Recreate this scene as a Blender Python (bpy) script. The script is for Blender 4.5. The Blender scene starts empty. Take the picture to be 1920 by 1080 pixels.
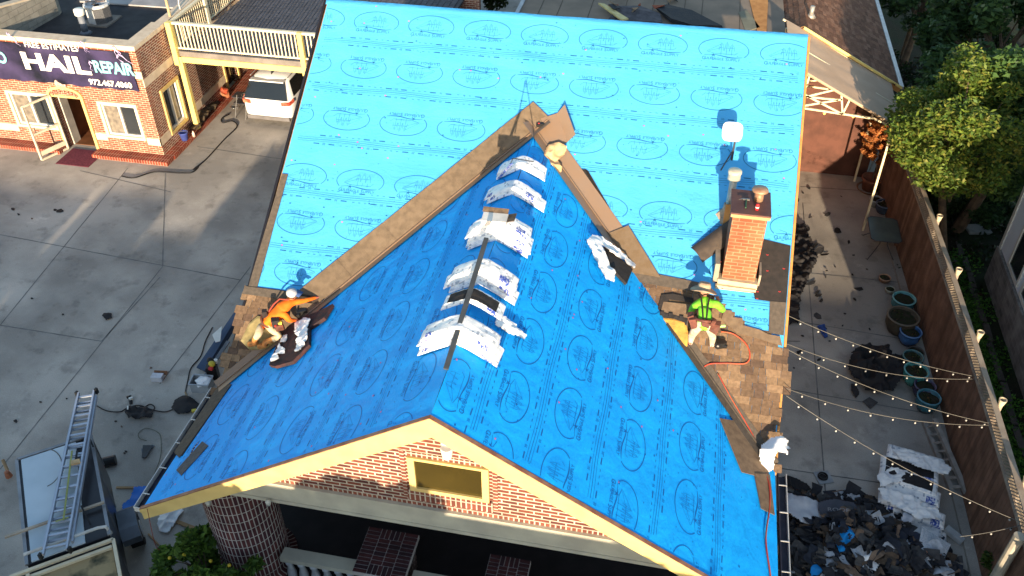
import bpy, bmesh, math, random
import numpy as np
from mathutils import Vector, Matrix
R=math.radians
rnd=random.Random(7)
C=bpy.context.scene.collection
scene=bpy.context.scene
# ---------------------------------------------------------------- camera
CF=1686.743; YAW=-0.2053; PIT=0.6807; ROL=-0.0064; CP=np.array([2.912,-8.312,15.933])
_fw=np.array([math.sin(YAW)*math.cos(PIT),math.cos(YAW)*math.cos(PIT),-math.sin(PIT)])
_r=np.cross(_fw,[0,0,1]);_r/=np.linalg.norm(_r);_u=np.cross(_r,_fw)
_r2=_r*math.cos(ROL)+_u*math.sin(ROL);_u2=-_r*math.sin(ROL)+_u*math.cos(ROL)
cd=bpy.data.cameras.new("camera");cam=bpy.data.objects.new("camera",cd);C.objects.link(cam)
cd.sensor_width=36;cd.lens=CF/1920*36;cd.clip_end=400;cd.clip_start=.1
mw=Matrix.Identity(4)
for i in range(3):
    mw[i][0]=_r2[i];mw[i][1]=_u2[i];mw[i][2]=-_fw[i];mw[i][3]=CP[i]
cam.matrix_world=mw;scene.camera=cam
# ---------------------------------------------------------------- world + sun
SUN_EL=8.7; SUN_DIR=Vector((-0.137,0.979,-0.151)).normalized()
w=bpy.data.worlds.new("World");scene.world=w;w.use_nodes=True
nt=w.node_tree;bg=nt.nodes["Background"];sky=nt.nodes.new("ShaderNodeTexSky")
sky.sky_type='NISHITA';sky.sun_disc=False;sky.sun_elevation=R(SUN_EL);sky.sun_rotation=R(172);sky.air_density=1;sky.dust_density=.6
nt.links.new(sky.outputs[0],bg.inputs[0]);bg.inputs[1].default_value=.14
sd=bpy.data.lights.new("sun",'SUN');sd.energy=4.3;sd.angle=R(.5);sd.color=(1,.80,.56)
so=bpy.data.objects.new("sun",sd);C.objects.link(so);so.location=(5,-40,20)
so.rotation_euler=SUN_DIR.to_track_quat('-Z','Y').to_euler()
vs=scene.view_settings;vs.view_transform='Standard';vs.look='None';vs.gamma=1;vs.use_curve_mapping=False;vs.exposure=1.5
scene.cycles.max_bounces=5;scene.cycles.diffuse_bounces=3;scene.cycles.glossy_bounces=2;scene.cycles.transmission_bounces=2;scene.cycles.transparent_max_bounces=4
scene.cycles.caustics_reflective=False;scene.cycles.caustics_refractive=False
# ---------------------------------------------------------------- pixel (1920x1080) -> point on a real plane
def ray(px,py):
    d=_fw*CF+_r2*(px-960)+_u2*(540-py);return d/np.linalg.norm(d)
def hit(px,py,n,k):
    d=ray(px,py);n=np.array(n,float);t=(k-CP@n)/(d@n);return Vector(CP+d*t)
ZR=6.5674;MG=.6368;MM=.6477;YT=8.220;YR=10.587;XL=-5.312;XR=5.365;WL=5.4;ZE=ZR-WL*MG
YE=YT-(ZR-ZE)/MM; ZM=ZR+(YR-YT)*MM
def G(px,py,z=0):return hit(px,py,(0,0,1),z)
def PY(px,py,y):return hit(px,py,(0,1,0),y)
def PX(px,py,x):return hit(px,py,(1,0,0),x)
def PM(px,py,l=0):return hit(px,py,(0,-MM,1),ZR-MM*YT+l)
def PL(px,py,l=0):return hit(px,py,(-MG,0,1),ZR+l)
def PR(px,py,l=0):return hit(px,py,(MG,0,1),ZR+l)
def zroof(x,y):return max(ZR-MG*abs(x) if y>=0 else -9,ZR+(y-YT)*MM if y<=YR else -9)
# ---------------------------------------------------------------- materials
MATS={}
def mat(name,col,rough=.8,col2=None,ns=3.,bump=0.,bs=40.,metal=0.,spec=.3,det=4,thr=None,vc=False,uvs=None,alpha=None,emit=0,coat=0):
    if name in MATS:return MATS[name]
    m=bpy.data.materials.new(name);m.use_nodes=True;t=m.node_tree;b=t.nodes["Principled BSDF"];N=t.nodes.new;Lk=t.links.new
    b.inputs["Roughness"].default_value=rough;b.inputs["Metallic"].default_value=metal;b.inputs["Specular IOR Level"].default_value=spec
    if coat:b.inputs["Coat Weight"].default_value=coat
    geo=N("ShaderNodeNewGeometry");src=geo.outputs["Position"]
    if uvs:
        uv=N("ShaderNodeUVMap");mp=N("ShaderNodeMapping");mp.inputs["Scale"].default_value=uvs;Lk(uv.outputs[0],mp.inputs[0]);src=mp.outputs[0]
    no=N("ShaderNodeTexNoise");no.inputs["Scale"].default_value=ns;no.inputs["Detail"].default_value=det;Lk(geo.outputs["Position"],no.inputs[0])
    c2=col2 or tuple(c*.72 for c in col)
    cr=N("ShaderNodeValToRGB");lo,hi=thr or (.35,.65);cr.color_ramp.elements[0].position=lo;cr.color_ramp.elements[1].position=hi
    cr.color_ramp.elements[0].color=(*c2,1);cr.color_ramp.elements[1].color=(*col,1);Lk(no.outputs[0],cr.inputs[0]);out=cr.outputs[0]
    if vc:
        at=N("ShaderNodeAttribute");at.attribute_name="Col";mx=N("ShaderNodeMix");mx.data_type='RGBA';mx.blend_type='MULTIPLY';mx.inputs[0].default_value=1
        Lk(at.outputs[0],mx.inputs[6]);Lk(out,mx.inputs[7]);out=mx.outputs[2]
    Lk(out,b.inputs["Base Color"])
    if bump:
        n2=N("ShaderNodeTexNoise");n2.inputs["Scale"].default_value=bs;n2.inputs["Detail"].default_value=5;Lk(src,n2.inputs[0])
        bp=N("ShaderNodeBump");bp.inputs["Strength"].default_value=1;bp.inputs["Distance"].default_value=bump;Lk(n2.outputs[0],bp.inputs["Height"]);Lk(bp.outputs[0],b.inputs["Normal"])
    if emit:
        b.inputs["Emission Color"].default_value=(*col,1);b.inputs["Emission Strength"].default_value=emit
    MATS[name]=m;return m
def brick(name,c1,c2,mortar,bw=.24,bh=.08,mo=.012,off=.5,var=.4):
    if name in MATS:return MATS[name]
    m=bpy.data.materials.new(name);m.use_nodes=True;t=m.node_tree;b=t.nodes["Principled BSDF"];N=t.nodes.new;Lk=t.links.new
    uv=N("ShaderNodeUVMap");br=N("ShaderNodeTexBrick");Lk(uv.outputs[0],br.inputs[0])
    br.offset=off;br.inputs["Scale"].default_value=1;br.inputs["Brick Width"].default_value=bw;br.inputs["Row Height"].default_value=bh;br.inputs["Mortar Size"].default_value=mo;br.inputs["Mortar Smooth"].default_value=.1
    br.inputs["Color1"].default_value=(*c1,1);br.inputs["Color2"].default_value=(*c2,1);br.inputs["Mortar"].default_value=(*mortar,1);br.inputs["Bias"].default_value=0
    geo=N("ShaderNodeNewGeometry");no=N("ShaderNodeTexNoise");no.inputs["Scale"].default_value=2.5;no.inputs["Detail"].default_value=6;Lk(geo.outputs[0],no.inputs[0])
    mr=N("ShaderNodeMapRange");mr.inputs[1].default_value=.3;mr.inputs[2].default_value=.7;mr.inputs[3].default_value=1-var;mr.inputs[4].default_value=1.1;Lk(no.outputs[0],mr.inputs[0])
    mx=N("ShaderNodeMix");mx.data_type='RGBA';mx.blend_type='MULTIPLY';mx.inputs[0].default_value=1;Lk(br.outputs[0],mx.inputs[6]);Lk(mr.outputs[0],mx.inputs[7]);Lk(mx.outputs[2],b.inputs["Base Color"])
    b.inputs["Roughness"].default_value=.9;b.inputs["Specular IOR Level"].default_value=.2
    iv=N("ShaderNodeMath");iv.operation='SUBTRACT';iv.inputs[0].default_value=1;Lk(br.outputs[1],iv.inputs[1])
    bp=N("ShaderNodeBump");bp.inputs["Distance"].default_value=.008;Lk(iv.outputs[0],bp.inputs["Height"]);Lk(bp.outputs[0],b.inputs["Normal"])
    MATS[name]=m;return m
def glass(name,col=(.02,.03,.04),rough=.08):
    if name in MATS:return MATS[name]
    m=mat(name,col,rough,spec=.8,ns=1);return m
# ---------------------------------------------------------------- mesh builder
class MB:
    def __init__(s):s.v=[];s.f=[];s.m=[];s.c=[];s.smooth=False
    def add(s,vs,fs,mi=0,col=(1,1,1)):
        o=len(s.v);s.v+= [tuple(v) for v in vs]
        for f in fs:s.f.append([o+i for i in f]);s.m.append(mi);s.c.append(col)
    def box(s,lo,hi,mi=0,col=(1,1,1),M=None):
        x0,y0,z0=lo;x1,y1,z1=hi
        vs=[Vector(q) for q in((x0,y0,z0),(x1,y0,z0),(x1,y1,z0),(x0,y1,z0),(x0,y0,z1),(x1,y0,z1),(x1,y1,z1),(x0,y1,z1))]
        if M is not None:vs=[M@q for q in vs]
        s.add(vs,[(0,3,2,1),(4,5,6,7),(0,1,5,4),(1,2,6,5),(2,3,7,6),(3,0,4,7)],mi,col);return s
    def cbox(s,c,size,M=None,mi=0,col=(1,1,1)):
        h=[q/2 for q in size];T=Matrix.Translation(Vector(c))@(M.to_4x4() if M is not None else Matrix.Identity(4))
        return s.box((-h[0],-h[1],-h[2]),(h[0],h[1],h[2]),mi,col,T)
    def prism(s,pts,n,t,mi=0,col=(1,1,1)):
        """polygon pts (world) extruded by t along n"""
        n=Vector(n).normalized();a=[Vector(q) for q in pts];b=[q+n*t for q in a];k=len(a)
        nn=Vector((0,0,0))
        for i in range(k):nn+=a[i].cross(a[(i+1)%k])
        if nn.dot(n)<0:a.reverse();b.reverse()
        s.add(a+b,[list(range(k,2*k)),list(range(k-1,-1,-1))]+[(i,(i+1)%k,k+(i+1)%k,k+i) for i in range(k)],mi,col);return s
    def bar(s,a,b,w,h=None,up=(0,0,1),mi=0,col=(1,1,1)):
        a=Vector(a);b=Vector(b);h=h or w;d=(b-a);L=d.length;d.normalize();u=Vector(up)
        x=d.cross(u)
        if x.length<1e-4:x=d.cross(Vector((1,0,0)))
        x.normalize();y=x.cross(d);M=Matrix((( x[0],d[0],y[0],(a[0]+b[0])/2),(x[1],d[1],y[1],(a[1]+b[1])/2),(x[2],d[2],y[2],(a[2]+b[2])/2),(0,0,0,1)))
        return s.box((-w/2,-L/2,-h/2),(w/2,L/2,h/2),mi,col,M)
    def tube(s,pts,r,n=8,mi=0,col=(1,1,1),cap=True):
        pts=[Vector(q) for q in pts];k=len(pts);rr=r if isinstance(r,(list,tuple)) else [r]*k;vs=[];pr=None
        for i,q in enumerate(pts):
            d=(pts[min(i+1,k-1)]-pts[max(i-1,0)])
            if d.length<1e-6:d=Vector((0,0,1))
            d.normalize()
            if pr is None:
                x=d.cross(Vector((0,0,1)))
                if x.length<.05:x=d.cross(Vector((1,0,0)))
            else:x=pr-d*pr.dot(d)
            x.normalize();pr=x;y=d.cross(x)
            for j in range(n):
                a=2*math.pi*j/n;vs.append(q+(x*math.cos(a)+y*math.sin(a))*rr[i])
        fs=[(i*n+j,i*n+(j+1)%n,(i+1)*n+(j+1)%n,(i+1)*n+j) for i in range(k-1) for j in range(n)]
        if cap:fs+=[list(range(n-1,-1,-1)),[(k-1)*n+j for j in range(n)]]
        s.add(vs,fs,mi,col);return s
    def lathe(s,c,prof,n=20,mi=0,col=(1,1,1),M=None,cap=True):
        c=Vector(c);vs=[]
        for r,z in prof:
            for j in range(n):
                a=2*math.pi*j/n;q=Vector((r*math.cos(a),r*math.sin(a),z))
                if M is not None:q=M@q
                vs.append(c+q)
        k=len(prof);fs=[(i*n+j,i*n+(j+1)%n,(i+1)*n+(j+1)%n,(i+1)*n+j) for i in range(k-1) for j in range(n)]
        if cap and prof[0][0]>1e-4:fs.append(list(range(n-1,-1,-1)))
        if cap and prof[-1][0]>1e-4:fs.append([(k-1)*n+j for j in range(n)])
        s.add(vs,fs,mi,col);return s
    def ball(s,c,r,n=10,m=7,mi=0,col=(1,1,1),M=None):
        rr=r if isinstance(r,(tuple,list)) else (r,r,r)
        pr=[(math.sin(math.pi*i/m),-math.cos(math.pi*i/m)) for i in range(m+1)];c=Vector(c);vs=[]
        for a,z in pr:
            for j in range(n):
                q=Vector((a*math.cos(2*math.pi*j/n)*rr[0],a*math.sin(2*math.pi*j/n)*rr[1],z*rr[2]))
                if M is not None:q=M@q
                vs.append(c+q)
        s.add(vs,[(i*n+j,i*n+(j+1)%n,(i+1)*n+(j+1)%n,(i+1)*n+j) for i in range(m) for j in range(n)],mi,col);return s
def rootloc(o):
    while o.parent:o=o.parent
    return Vector(o.location)
def ob(name,mb,mats,parent=None,smooth=False,label=None):
    me=bpy.data.meshes.new(name)
    base=rootloc(parent) if parent else Vector((0,0,0))
    V=np.array(mb.v,dtype=float).reshape(-1,3)
    me.from_pydata((V-np.array(base)).tolist(),[],mb.f)
    ms=mats if isinstance(mats,(list,tuple)) else [mats]
    for m in ms:me.materials.append(m)
    me.polygons.foreach_set("material_index",mb.m)
    nl=len(me.loops);uvl=me.uv_layers.new(name="UVMap")
    li=np.zeros(nl,int);me.loops.foreach_get("vertex_index",li)
    nf=len(me.polygons);nr=np.zeros(nf*3);me.polygons.foreach_get("normal",nr);nr=nr.reshape(-1,3)
    lt=np.zeros(nf,int);me.polygons.foreach_get("loop_total",lt)
    n=np.repeat(nr,lt,axis=0);P=V[li]
    t=np.stack([-n[:,1],n[:,0],np.zeros(nl)],1);L=np.linalg.norm(t,axis=1);flat=L<.3
    t=np.where(flat[:,None],np.array([[1.,0,0]]),t/np.maximum(L,1e-6)[:,None])
    bt=np.where(flat[:,None],np.array([[0.,1,0]]),np.cross(n,t))
    uv=np.stack([(P*t).sum(1),(P*bt).sum(1)],1);uvl.data.foreach_set("uv",uv.ravel())
    if any(c!=(1,1,1) for c in mb.c) or any(getattr(m,'name','').startswith('vc_') for m in ms):
        ca=me.color_attributes.new("Col",'FLOAT_COLOR','CORNER');cc=np.ones((nf,4));cc[:,:3]=np.array(mb.c);ca.data.foreach_set("color",np.repeat(cc,lt,axis=0).ravel())
    if smooth:me.polygons.foreach_set("use_smooth",[True]*nf)
    me.update();o=bpy.data.objects.new(name,me);C.objects.link(o)
    if parent:
        o.parent=parent
        if parent.parent is None:pass
    if parent is None or parent.parent is None and parent.type=='EMPTY':pass
    if label:o['label']=label
    return o
def tag(o,label,cat,group=None):
    o['label']=label;o['category']=cat
    if group:o['group']=group
    return o
def thing(name,label,cat,loc=(0,0,0),group=None):
    o=bpy.data.objects.new(name,None);o.empty_display_size=.2;C.objects.link(o);o.location=loc;return tag(o,label,cat,group)
def single(name,mb,mats,label,cat,group=None,loc=None,smooth=False):
    """one-mesh thing with its origin at loc"""
    if loc is None:
        V=np.array(mb.v);loc=((V[:,0].min()+V[:,0].max())/2,(V[:,1].min()+V[:,1].max())/2,V[:,2].min())
    L=Vector(loc);mb.v=[tuple(Vector(q)) for q in mb.v]
    o=ob(name,mb,mats,None,smooth);me=o.data;me.transform(Matrix.Translation(-L));o.location=L
    return tag(o,label,cat,group)
def struct(name,mb,mats,kind='structure'):
    o=ob(name,mb,mats);o['kind']=kind;return o
def dup(root,loc,rotz=None,label=None,group=None,scale=None):
    r=root.copy();C.objects.link(r);r.location=loc
    if rotz is not None:r.rotation_euler=(0,0,rotz)
    if scale:r.scale=scale
    if label:r['label']=label
    if group:r['group']=group
    def kids(a,b):
        for ch in list(a.children):
            c=ch.copy();C.objects.link(c);c.parent=b;kids(ch,c)
    kids(root,r);return r
def inpoly(x,y,P):
    c=False;n=len(P)
    for i in range(n):
        x1,y1=P[i];x2,y2=P[(i+1)%n]
        if (y1>y)!=(y2>y) and x<(x2-x1)*(y-y1)/(y2-y1)+x1:c=not c
    return c
# ---------------------------------------------------------------- value noise (numpy)
_rs=np.random.RandomState(3);_tab=_rs.rand(256,256)
def vnoise(x,y):
    x=np.asarray(x,float);y=np.asarray(y,float);xi=np.floor(x).astype(int);yi=np.floor(y).astype(int);fx=x-xi;fy=y-yi
    fx=fx*fx*(3-2*fx);fy=fy*fy*(3-2*fy);a=_tab[xi%256,yi%256];b=_tab[(xi+1)%256,yi%256];c=_tab[xi%256,(yi+1)%256];d=_tab[(xi+1)%256,(yi+1)%256]
    return a*(1-fx)*(1-fy)+b*fx*(1-fy)+c*(1-fx)*fy+d*fx*fy
def rumple(mb,amp,sc,seed=0,i0=0):
    V=np.array(mb.v[i0:]);
    if len(V)==0:return
    s=seed*7.3
    dx=vnoise(V[:,0]*sc+s,V[:,1]*sc+V[:,2]*sc)-.5;dy=vnoise(V[:,1]*sc+s+40,V[:,2]*sc-V[:,0]*sc)-.5;dz=vnoise(V[:,0]*sc+s+90,V[:,1]*sc+90)-.5
    V+=np.stack([dx,dy,dz],1)*2*amp;mb.v[i0:]=[tuple(q) for q in V.tolist()]
class Frame:
    def __init__(s,o,u,v):
        s.o=Vector(o);s.u=Vector(u).normalized();s.v=Vector(v).normalized();s.n=s.u.cross(s.v).normalized()
    def at(s,u,v,h=0):return s.o+s.u*u+s.v*v+s.n*h
    def uv(s,p):
        q=Vector(p)-s.o;return q.dot(s.u),q.dot(s.v)
FM=Frame((0,YE,ZE),(1,0,0),(0,1,MM))            # main slope, u = x, v up the slope
FL=Frame((-WL,0,ZE),(0,-1,0),(1,0,MG))          # left gable slope, u = -y
FR=Frame((WL,0,ZE),(0,1,0),(-1,0,MG))           # right gable slope, u = y
LENM=(YR-YE)*math.hypot(1,MM);LENG=WL*math.hypot(1,MG)
# ================================================================ SETTING
conc=mat('concrete',(.43,.39,.34),.92,(.31,.285,.255),.55,.004,30,thr=(.25,.75),det=9)
def concrete_detail(m):
    t=m.node_tree;N=t.nodes.new;Lk=t.links.new;b=t.nodes["Principled BSDF"];src=b.inputs["Base Color"].links[0].from_socket
    geo=N("ShaderNodeNewGeometry")
    def lay(scale,lo,hi,a,bv,src,det=8,rough=.6):
        n=N("ShaderNodeTexNoise");n.inputs["Scale"].default_value=scale;n.inputs["Detail"].default_value=det;n.inputs["Roughness"].default_value=rough;Lk(geo.outputs["Position"],n.inputs[0])
        mr=N("ShaderNodeMapRange");mr.inputs[1].default_value=lo;mr.inputs[2].default_value=hi;mr.inputs[3].default_value=a;mr.inputs[4].default_value=bv;Lk(n.outputs[0],mr.inputs[0])
        mx=N("ShaderNodeMix");mx.data_type='RGBA';mx.blend_type='MULTIPLY';mx.inputs[0].default_value=1;Lk(src,mx.inputs[6]);Lk(mr.outputs[0],mx.inputs[7]);return mx.outputs[2]
    o=lay(.28,.42,.60,.80,1.22,src);o=lay(1.7,.55,.68,1.,.72,o);o=lay(7,.66,.74,1,.62,o);o=lay(45,.3,.7,.85,1.12,o,3);o=lay(.9,.60,.66,1.,1.22,o,10,.75)
    Lk(o,b.inputs["Base Color"])
concrete_detail(conc)
mb=MB();mb.box((-60,-60,-.3),(9.95,60,0));struct('ground',mb,conc)
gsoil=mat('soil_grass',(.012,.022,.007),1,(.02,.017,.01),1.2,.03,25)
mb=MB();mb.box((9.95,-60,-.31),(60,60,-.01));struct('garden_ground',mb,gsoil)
# concrete joints: thin dark sealant strips 4 mm proud of the slab
jm=mat('joint',(.11,.105,.10),.95,(.20,.195,.185),3)
mb=MB()
def joint(a,b,w=.03):
    a=G(*a);b=G(*b);d=(b-a);n=Vector((-d.y,d.x,0)).normalized()*w/2
    k=max(2,int(d.length/.5));L=[];Rr=[]
    for i in range(k+1):
        q=a+d*i/k+n*rnd.uniform(-.25,.25);L.append(q+n);Rr.append(q-n)
    o=len(mb.v);vs=[q+Vector((0,0,.004)) for q in L+Rr]
    mb.add(vs,[(i,i+k+1,i+k+2,i+1)[::-1] for i in range(k)])
for a,b in(((0,440),(450,525)),((310,325),(305,500)),((305,500),(0,880)) ,((240,315),(0,610)),((470,500),(300,720)),((0,610),(190,640)),((190,640),(300,520)),((320,360),(150,320)),
           ((1505,380),(1560,1080)),((1440,875),(1650,905)),((1450,725),(1740,775)),((1480,600),(1720,640)),((1500,510),(1690,530)),((1500,350),(1660,360)),((540,300),(370,275)),((1470,640),(1500,640))):
    joint(a,b)
struct('joints',mb,jm)
# stained strip and damp patches are in the concrete material; grass tufts right of the fence
# ================================================================ MAIN HOUSE
deck=mat('roof_deck',(.30,.20,.12),.9,(.18,.12,.07),4)
under=mat('underlay_blue_sunlit',(.07,.375,.74),.45,(.06,.34,.70),1.1,.010,5.0,spec=.2,uvs=(1,2.6,1))  # same sheeting as the gable, paler to carry the full sun
underg=mat('underlay_blue_dim',(.010,.37,.90),.45,(.008,.33,.86),1.3,.022,2.8,spec=.10,uvs=(1.2,2.0,1),det=3)  # same sheeting as the main slope, blue raised against its dimmer light
printg=mat('underlay_print_dim',(.003,.10,.36),.6,(.003,.12,.42),9)  # same print as the main slope, lightened for the dim gable light
printm=mat('underlay_print_sunlit',(.008,.09,.21),.6,(.008,.11,.26),9)
pink=mat('nail_cap',(.55,.12,.30),.5,(.35,.10,.35),9)
brk=brick('brick_main',(.225,.066,.042),(.115,.038,.034),(.55,.47,.37),.26,.083,.013)
brd=brick('brick_soldier',(.28,.09,.055),(.16,.05,.04),(.55,.47,.37),.085,.25,.012,0)
cream=mat('cream_paint',(.66,.49,.19),.6,(.58,.42,.16),3,.001,60)
greyb=mat('beam_paint',(.50,.47,.37),.7,(.40,.37,.30),2.5,.002,30)
house=thing('main_house','brick house at the centre whose pitched roofs are sheeted in bright blue underlayment','house',(0,0,0))
def wr(F,u,v,amp=1.):
    """height of the wrinkles of the sheet"""
    u=np.asarray(u,float);v=np.asarray(v,float)
    if F is FM:h=.016*(vnoise(u*.7+3,v*3.2)-.5)+.008*(vnoise(u*2.3+v*2,v*6+9)-.5)+.010*np.maximum(0,vnoise(u*.35+5,v*2.4+u*.5)-.62)*4
    else:h=.012*(vnoise(u*1.3+3,v*1.6)-.5)+.007*(vnoise(u*3+v*2.5,v*3-u*2.2+9)-.5)+.02*np.maximum(0,vnoise((u+v)*1.5+70,(u-v)*.8+20)-.70)
    if F is FM:h=h*np.clip((v-1.4)/1.6,.15,1.)
    return h*amp
def sheet(name,F,u0,u1,v0,v1,m,parent,st=.06):
    nu=int((u1-u0)/st)+1;nv=int((v1-v0)/st)+1
    U,V=np.meshgrid(np.linspace(u0,u1,nu),np.linspace(v0,v1,nv));H=wr(F,U,V)+.012
    o=np.array(F.o);P=o+U[...,None]*np.array(F.u)+V[...,None]*np.array(F.v)+H[...,None]*np.array(F.n)
    mb=MB();mb.v=[tuple(q) for q in P.reshape(-1,3).tolist()]
    for j in range(nv-1):
        for i in range(nu-1):
            a=j*nu+i;mb.f.append((a,a+1,a+nu+1,a+nu))
    mb.m=[0]*len(mb.f);mb.c=[(1,1,1)]*len(mb.f)
    return ob(name,mb,m,parent,smooth=True)
sm=sheet('main_roof',FM,XL+.04,XR,0,LENM,under,house)
sl=sheet('gable_roof',FL,-YT,0,0.02,LENG+.004,underg,house)
sr=sheet('gable_roof',FR,0,YT,0.02,LENG+.004,underg,house)
mb=MB()   # decking below the sheets
for F,u0,u1,L in((FM,XL,XR,LENM),(FL,-YT,0,LENG),(FR,0,YT,LENG)):
    mb.prism([F.at(u0,0,-.03),F.at(u1,0,-.03),F.at(u1,L-.03,-.03),F.at(u0,L-.03,-.03)],-F.n,.10)
ob('roof_decking',mb,deck,house)
mb=MB()   # rear slope
mb.prism([(XL,YR,ZM-.04),(XR,YR,ZM-.04),(XR,YR+3.5,ZM-2.3),(XL,YR+3.5,ZM-2.3)],(0,.5,1),-.1);ob('rear_roof',mb,mat('rear_felt',(.05,.05,.06),.9),house)
# lap over the ridge
mb=MB();k=60
top=[(XL+(XR-XL)*i/k) for i in range(k+1)]
vs=[];
for x in top:
    vs+= [(x,YR-.10,ZM-.10*MM+.02),(x,YR,ZM+.045+.01*rnd.random()),(x,YR+.2,ZM-.10)]
mb.add(vs,[(3*i,3*i+3,3*i+4,3*i+1) for i in range(k)]+[(3*i+1,3*i+4,3*i+5,3*i+2) for i in range(k)]);ob('ridge_sheet',mb,under,house,True)
# ---- printed pattern
def textpoly(s,size=1.,space=1.,extr=0,off=0):
    cu=bpy.data.curves.new('t','FONT');cu.body=s;cu.size=size;cu.align_x='CENTER';cu.align_y='CENTER';cu.space_character=space;cu.extrude=extr;cu.resolution_u=3;cu.offset=off
    o=bpy.data.objects.new('t',cu);C.objects.link(o);dg=bpy.context.evaluated_depsgraph_get();dg.update()
    me=bpy.data.meshes.new_from_object(o.evaluated_get(dg));vs=[tuple(v.co) for v in me.vertices];fs=[tuple(p.vertices) for p in me.polygons]
    bpy.data.objects.remove(o);bpy.data.curves.remove(cu);bpy.data.meshes.remove(me);return vs,fs
def ribbon(pts,wd):
    out=[];k=len(pts)
    for i in range(k):
        a=Vector(pts[max(i-1,0)]+(0,));b=Vector(pts[min(i+1,k-1)]+(0,));d=(b-a).normalized();n=Vector((-d.y,d.x,0));w_=wd[i] if isinstance(wd,list) else wd
        p=Vector(pts[i]+(0,));out+= [tuple((p+n*w_/2))[:2],tuple((p-n*w_/2))[:2]]
    return out,[(2*i,2*i+1,2*i+3,2*i+2) for i in range(k-1)]
def logo_template():
    vs=[];fs=[]
    def put(a,b,dx=0,dy=0):
        o=len(vs);vs.extend([(q[0]+dx,q[1]+dy) for q in a]);fs.extend([tuple(o+i for i in f) for f in b])
    el=[(.52*math.cos(t),.275*math.sin(t)) for t in [R(-33+ (246)*i/44) for i in range(45)]]
    put(*ribbon(el,.013))
    sw=[(-.40+.8*i/16,-.155+.022*math.sin(i/16*6.3)) for i in range(17)];put(*ribbon(sw,[.006+.026*math.sin(math.pi*min(1,i/16))*(i/16) for i in range(17)]))
    for a in range(5):
        t=R(90+72*a);put(*ribbon([(-.20,-.145),(-.20+.07*math.cos(t),-.145+.055*math.sin(t))],[.02,.002]))
    for x,h in((-.05,.17),(.06,.20),(.17,.16)):
        put(*ribbon([(x,-.12),(x,h)],.006));
        put(*ribbon([(x-.05,-.02),(x-.035,.07),(x-.02,h-.03)],.005));put(*ribbon([(x+.055,-.02),(x+.045,.07),(x+.02,h-.03)],.005))
        put(*ribbon([(x-.045,.05),(x+.045,.05)],.005))
    put(*ribbon([(-.34,-.06),(-.20,-.10),(.24,-.10),(.30,-.04)],.006));put(*ribbon([(-.34,-.05),(-.05,.15)],.004));put(*ribbon([(-.30,-.05),(-.05,.05)],.004))
    for word,x,s in(("G",-.395,.115),("ULF",-.30,.085),("E",-.205,.10),("AGLE",-.085,.085),("S",.08,.115),("UPPLY",.235,.085)):
        a,b=textpoly(word,s,1.05);put([(q[0],q[1]) for q in a],b,x,-.232)
    return vs,fs
LV,LF=logo_template();LVn=np.array(LV)
C30,F30=textpoly("30",.07,1.1)
def pattern(name,F,u0,u1,v0,v1,parent,laps,rows,step,ph,mlift=.004,seed=1):
    rr=random.Random(seed);mb=MB();vs=[];fs=[]
    def put(P,faces,mi=0):
        P=np.asarray(P,float);ok=(P[:,0]>u0)&(P[:,0]<u1)&(P[:,1]>v0)&(P[:,1]<v1)
        keep=[f for f in faces if all(ok[i] for i in f)]
        if not keep:return
        H=wr(F,P[:,0],P[:,1])+.012+mlift
        W=np.array(F.o)+P[:,:1]*np.array(F.u)+P[:,1:2]*np.array(F.v)+H[:,None]*np.array(F.n)
        mb.add([tuple(q) for q in W.tolist()],keep,mi)
    for r,(vc,flip) in enumerate(rows):
        u=u0-2+ph[r%len(ph)]
        while u<u1+1:
            P=LVn.copy()
            if flip:P=-P
            P=P+np.array([u,vc]);put(P,LF);u+=step
    for lv in laps:
        for dv,wd in((0,.008),(.045,.005),(-.045,.005)):
            n=int((u1-u0)/.12);pts=[(u0+(u1-u0)*i/n,lv+dv+.012*math.sin(i*.35+lv*3)) for i in range(n+1)];a,b=ribbon(pts,wd);put(a,b)
        for side in(1,-1):
            u=u0+rr.uniform(0,1)
            while u<u1:
                for k_,(x,wd_) in enumerate(((-.17,.13),(.17,.13))):
                    a,b=ribbon([(u+x-wd_/2,lv+side*.10),(u+x,lv+side*.10),(u+x+wd_/2,lv+side*.10)],.022);put(a,b)
                put([(q[0]*side*.9+u,q[1]*side*.9+lv+side*.10) for q in C30],F30)
                for k_ in range(4):
                    x=u+.36+k_*.13;a,b=ribbon([(x,lv+side*.105),(x+.05,lv+side*.105)],.010);put(a,b)
                u+=1.0
    for k_ in range(int((u1-u0)*(v1-v0)*4.5)):   # staples and nail caps
        a=rr.uniform(u0,u1);b=rr.uniform(v0,v1);s=.009 if k_%3 else .018
        put([(a-s,b-s*.7),(a+s,b-s*.7),(a+s,b+s*.7),(a-s,b+s*.7)],[(0,1,2,3)],1 if k_%6==0 else 0)
    return ob(name,mb,[printm if F is FM else printg,pink],parent)
def vM(px,py):return FM.uv(PM(px,py))
laps=[vM(593,72)[1],vM(570,160)[1],vM(617,290)[1],vM(537,355)[1],vM(506,457)[1]]
laps=[vM(640,77)[1],vM(620,165)[1],vM(600,262)[1],vM(560,360)[1],vM(540,462)[1]]
rowsM=[(vM(706,43)[1],0),(vM(680,127)[1],1),(vM(650,223)[1],1),(vM(678,341)[1],0),(vM(672,430)[1],1),(vM(560,512)[1],1)]
phM=[vM(706,43)[0],vM(682,127)[0],vM(650,223)[0],vM(676,341)[0],vM(565,415)[0],vM(560,512)[0]]
st=vM(1134,82)[0]-vM(1024,75)[0]
u0=XL+.06
pattern('printed_pattern',FM,u0,XR-.01,.02,LENM-.03,sm,laps,rowsM,st,[(p-(u0-2))%st for p in phM],seed=2)
def vR(px,py):return FR.uv(PR(px,py))
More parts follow.
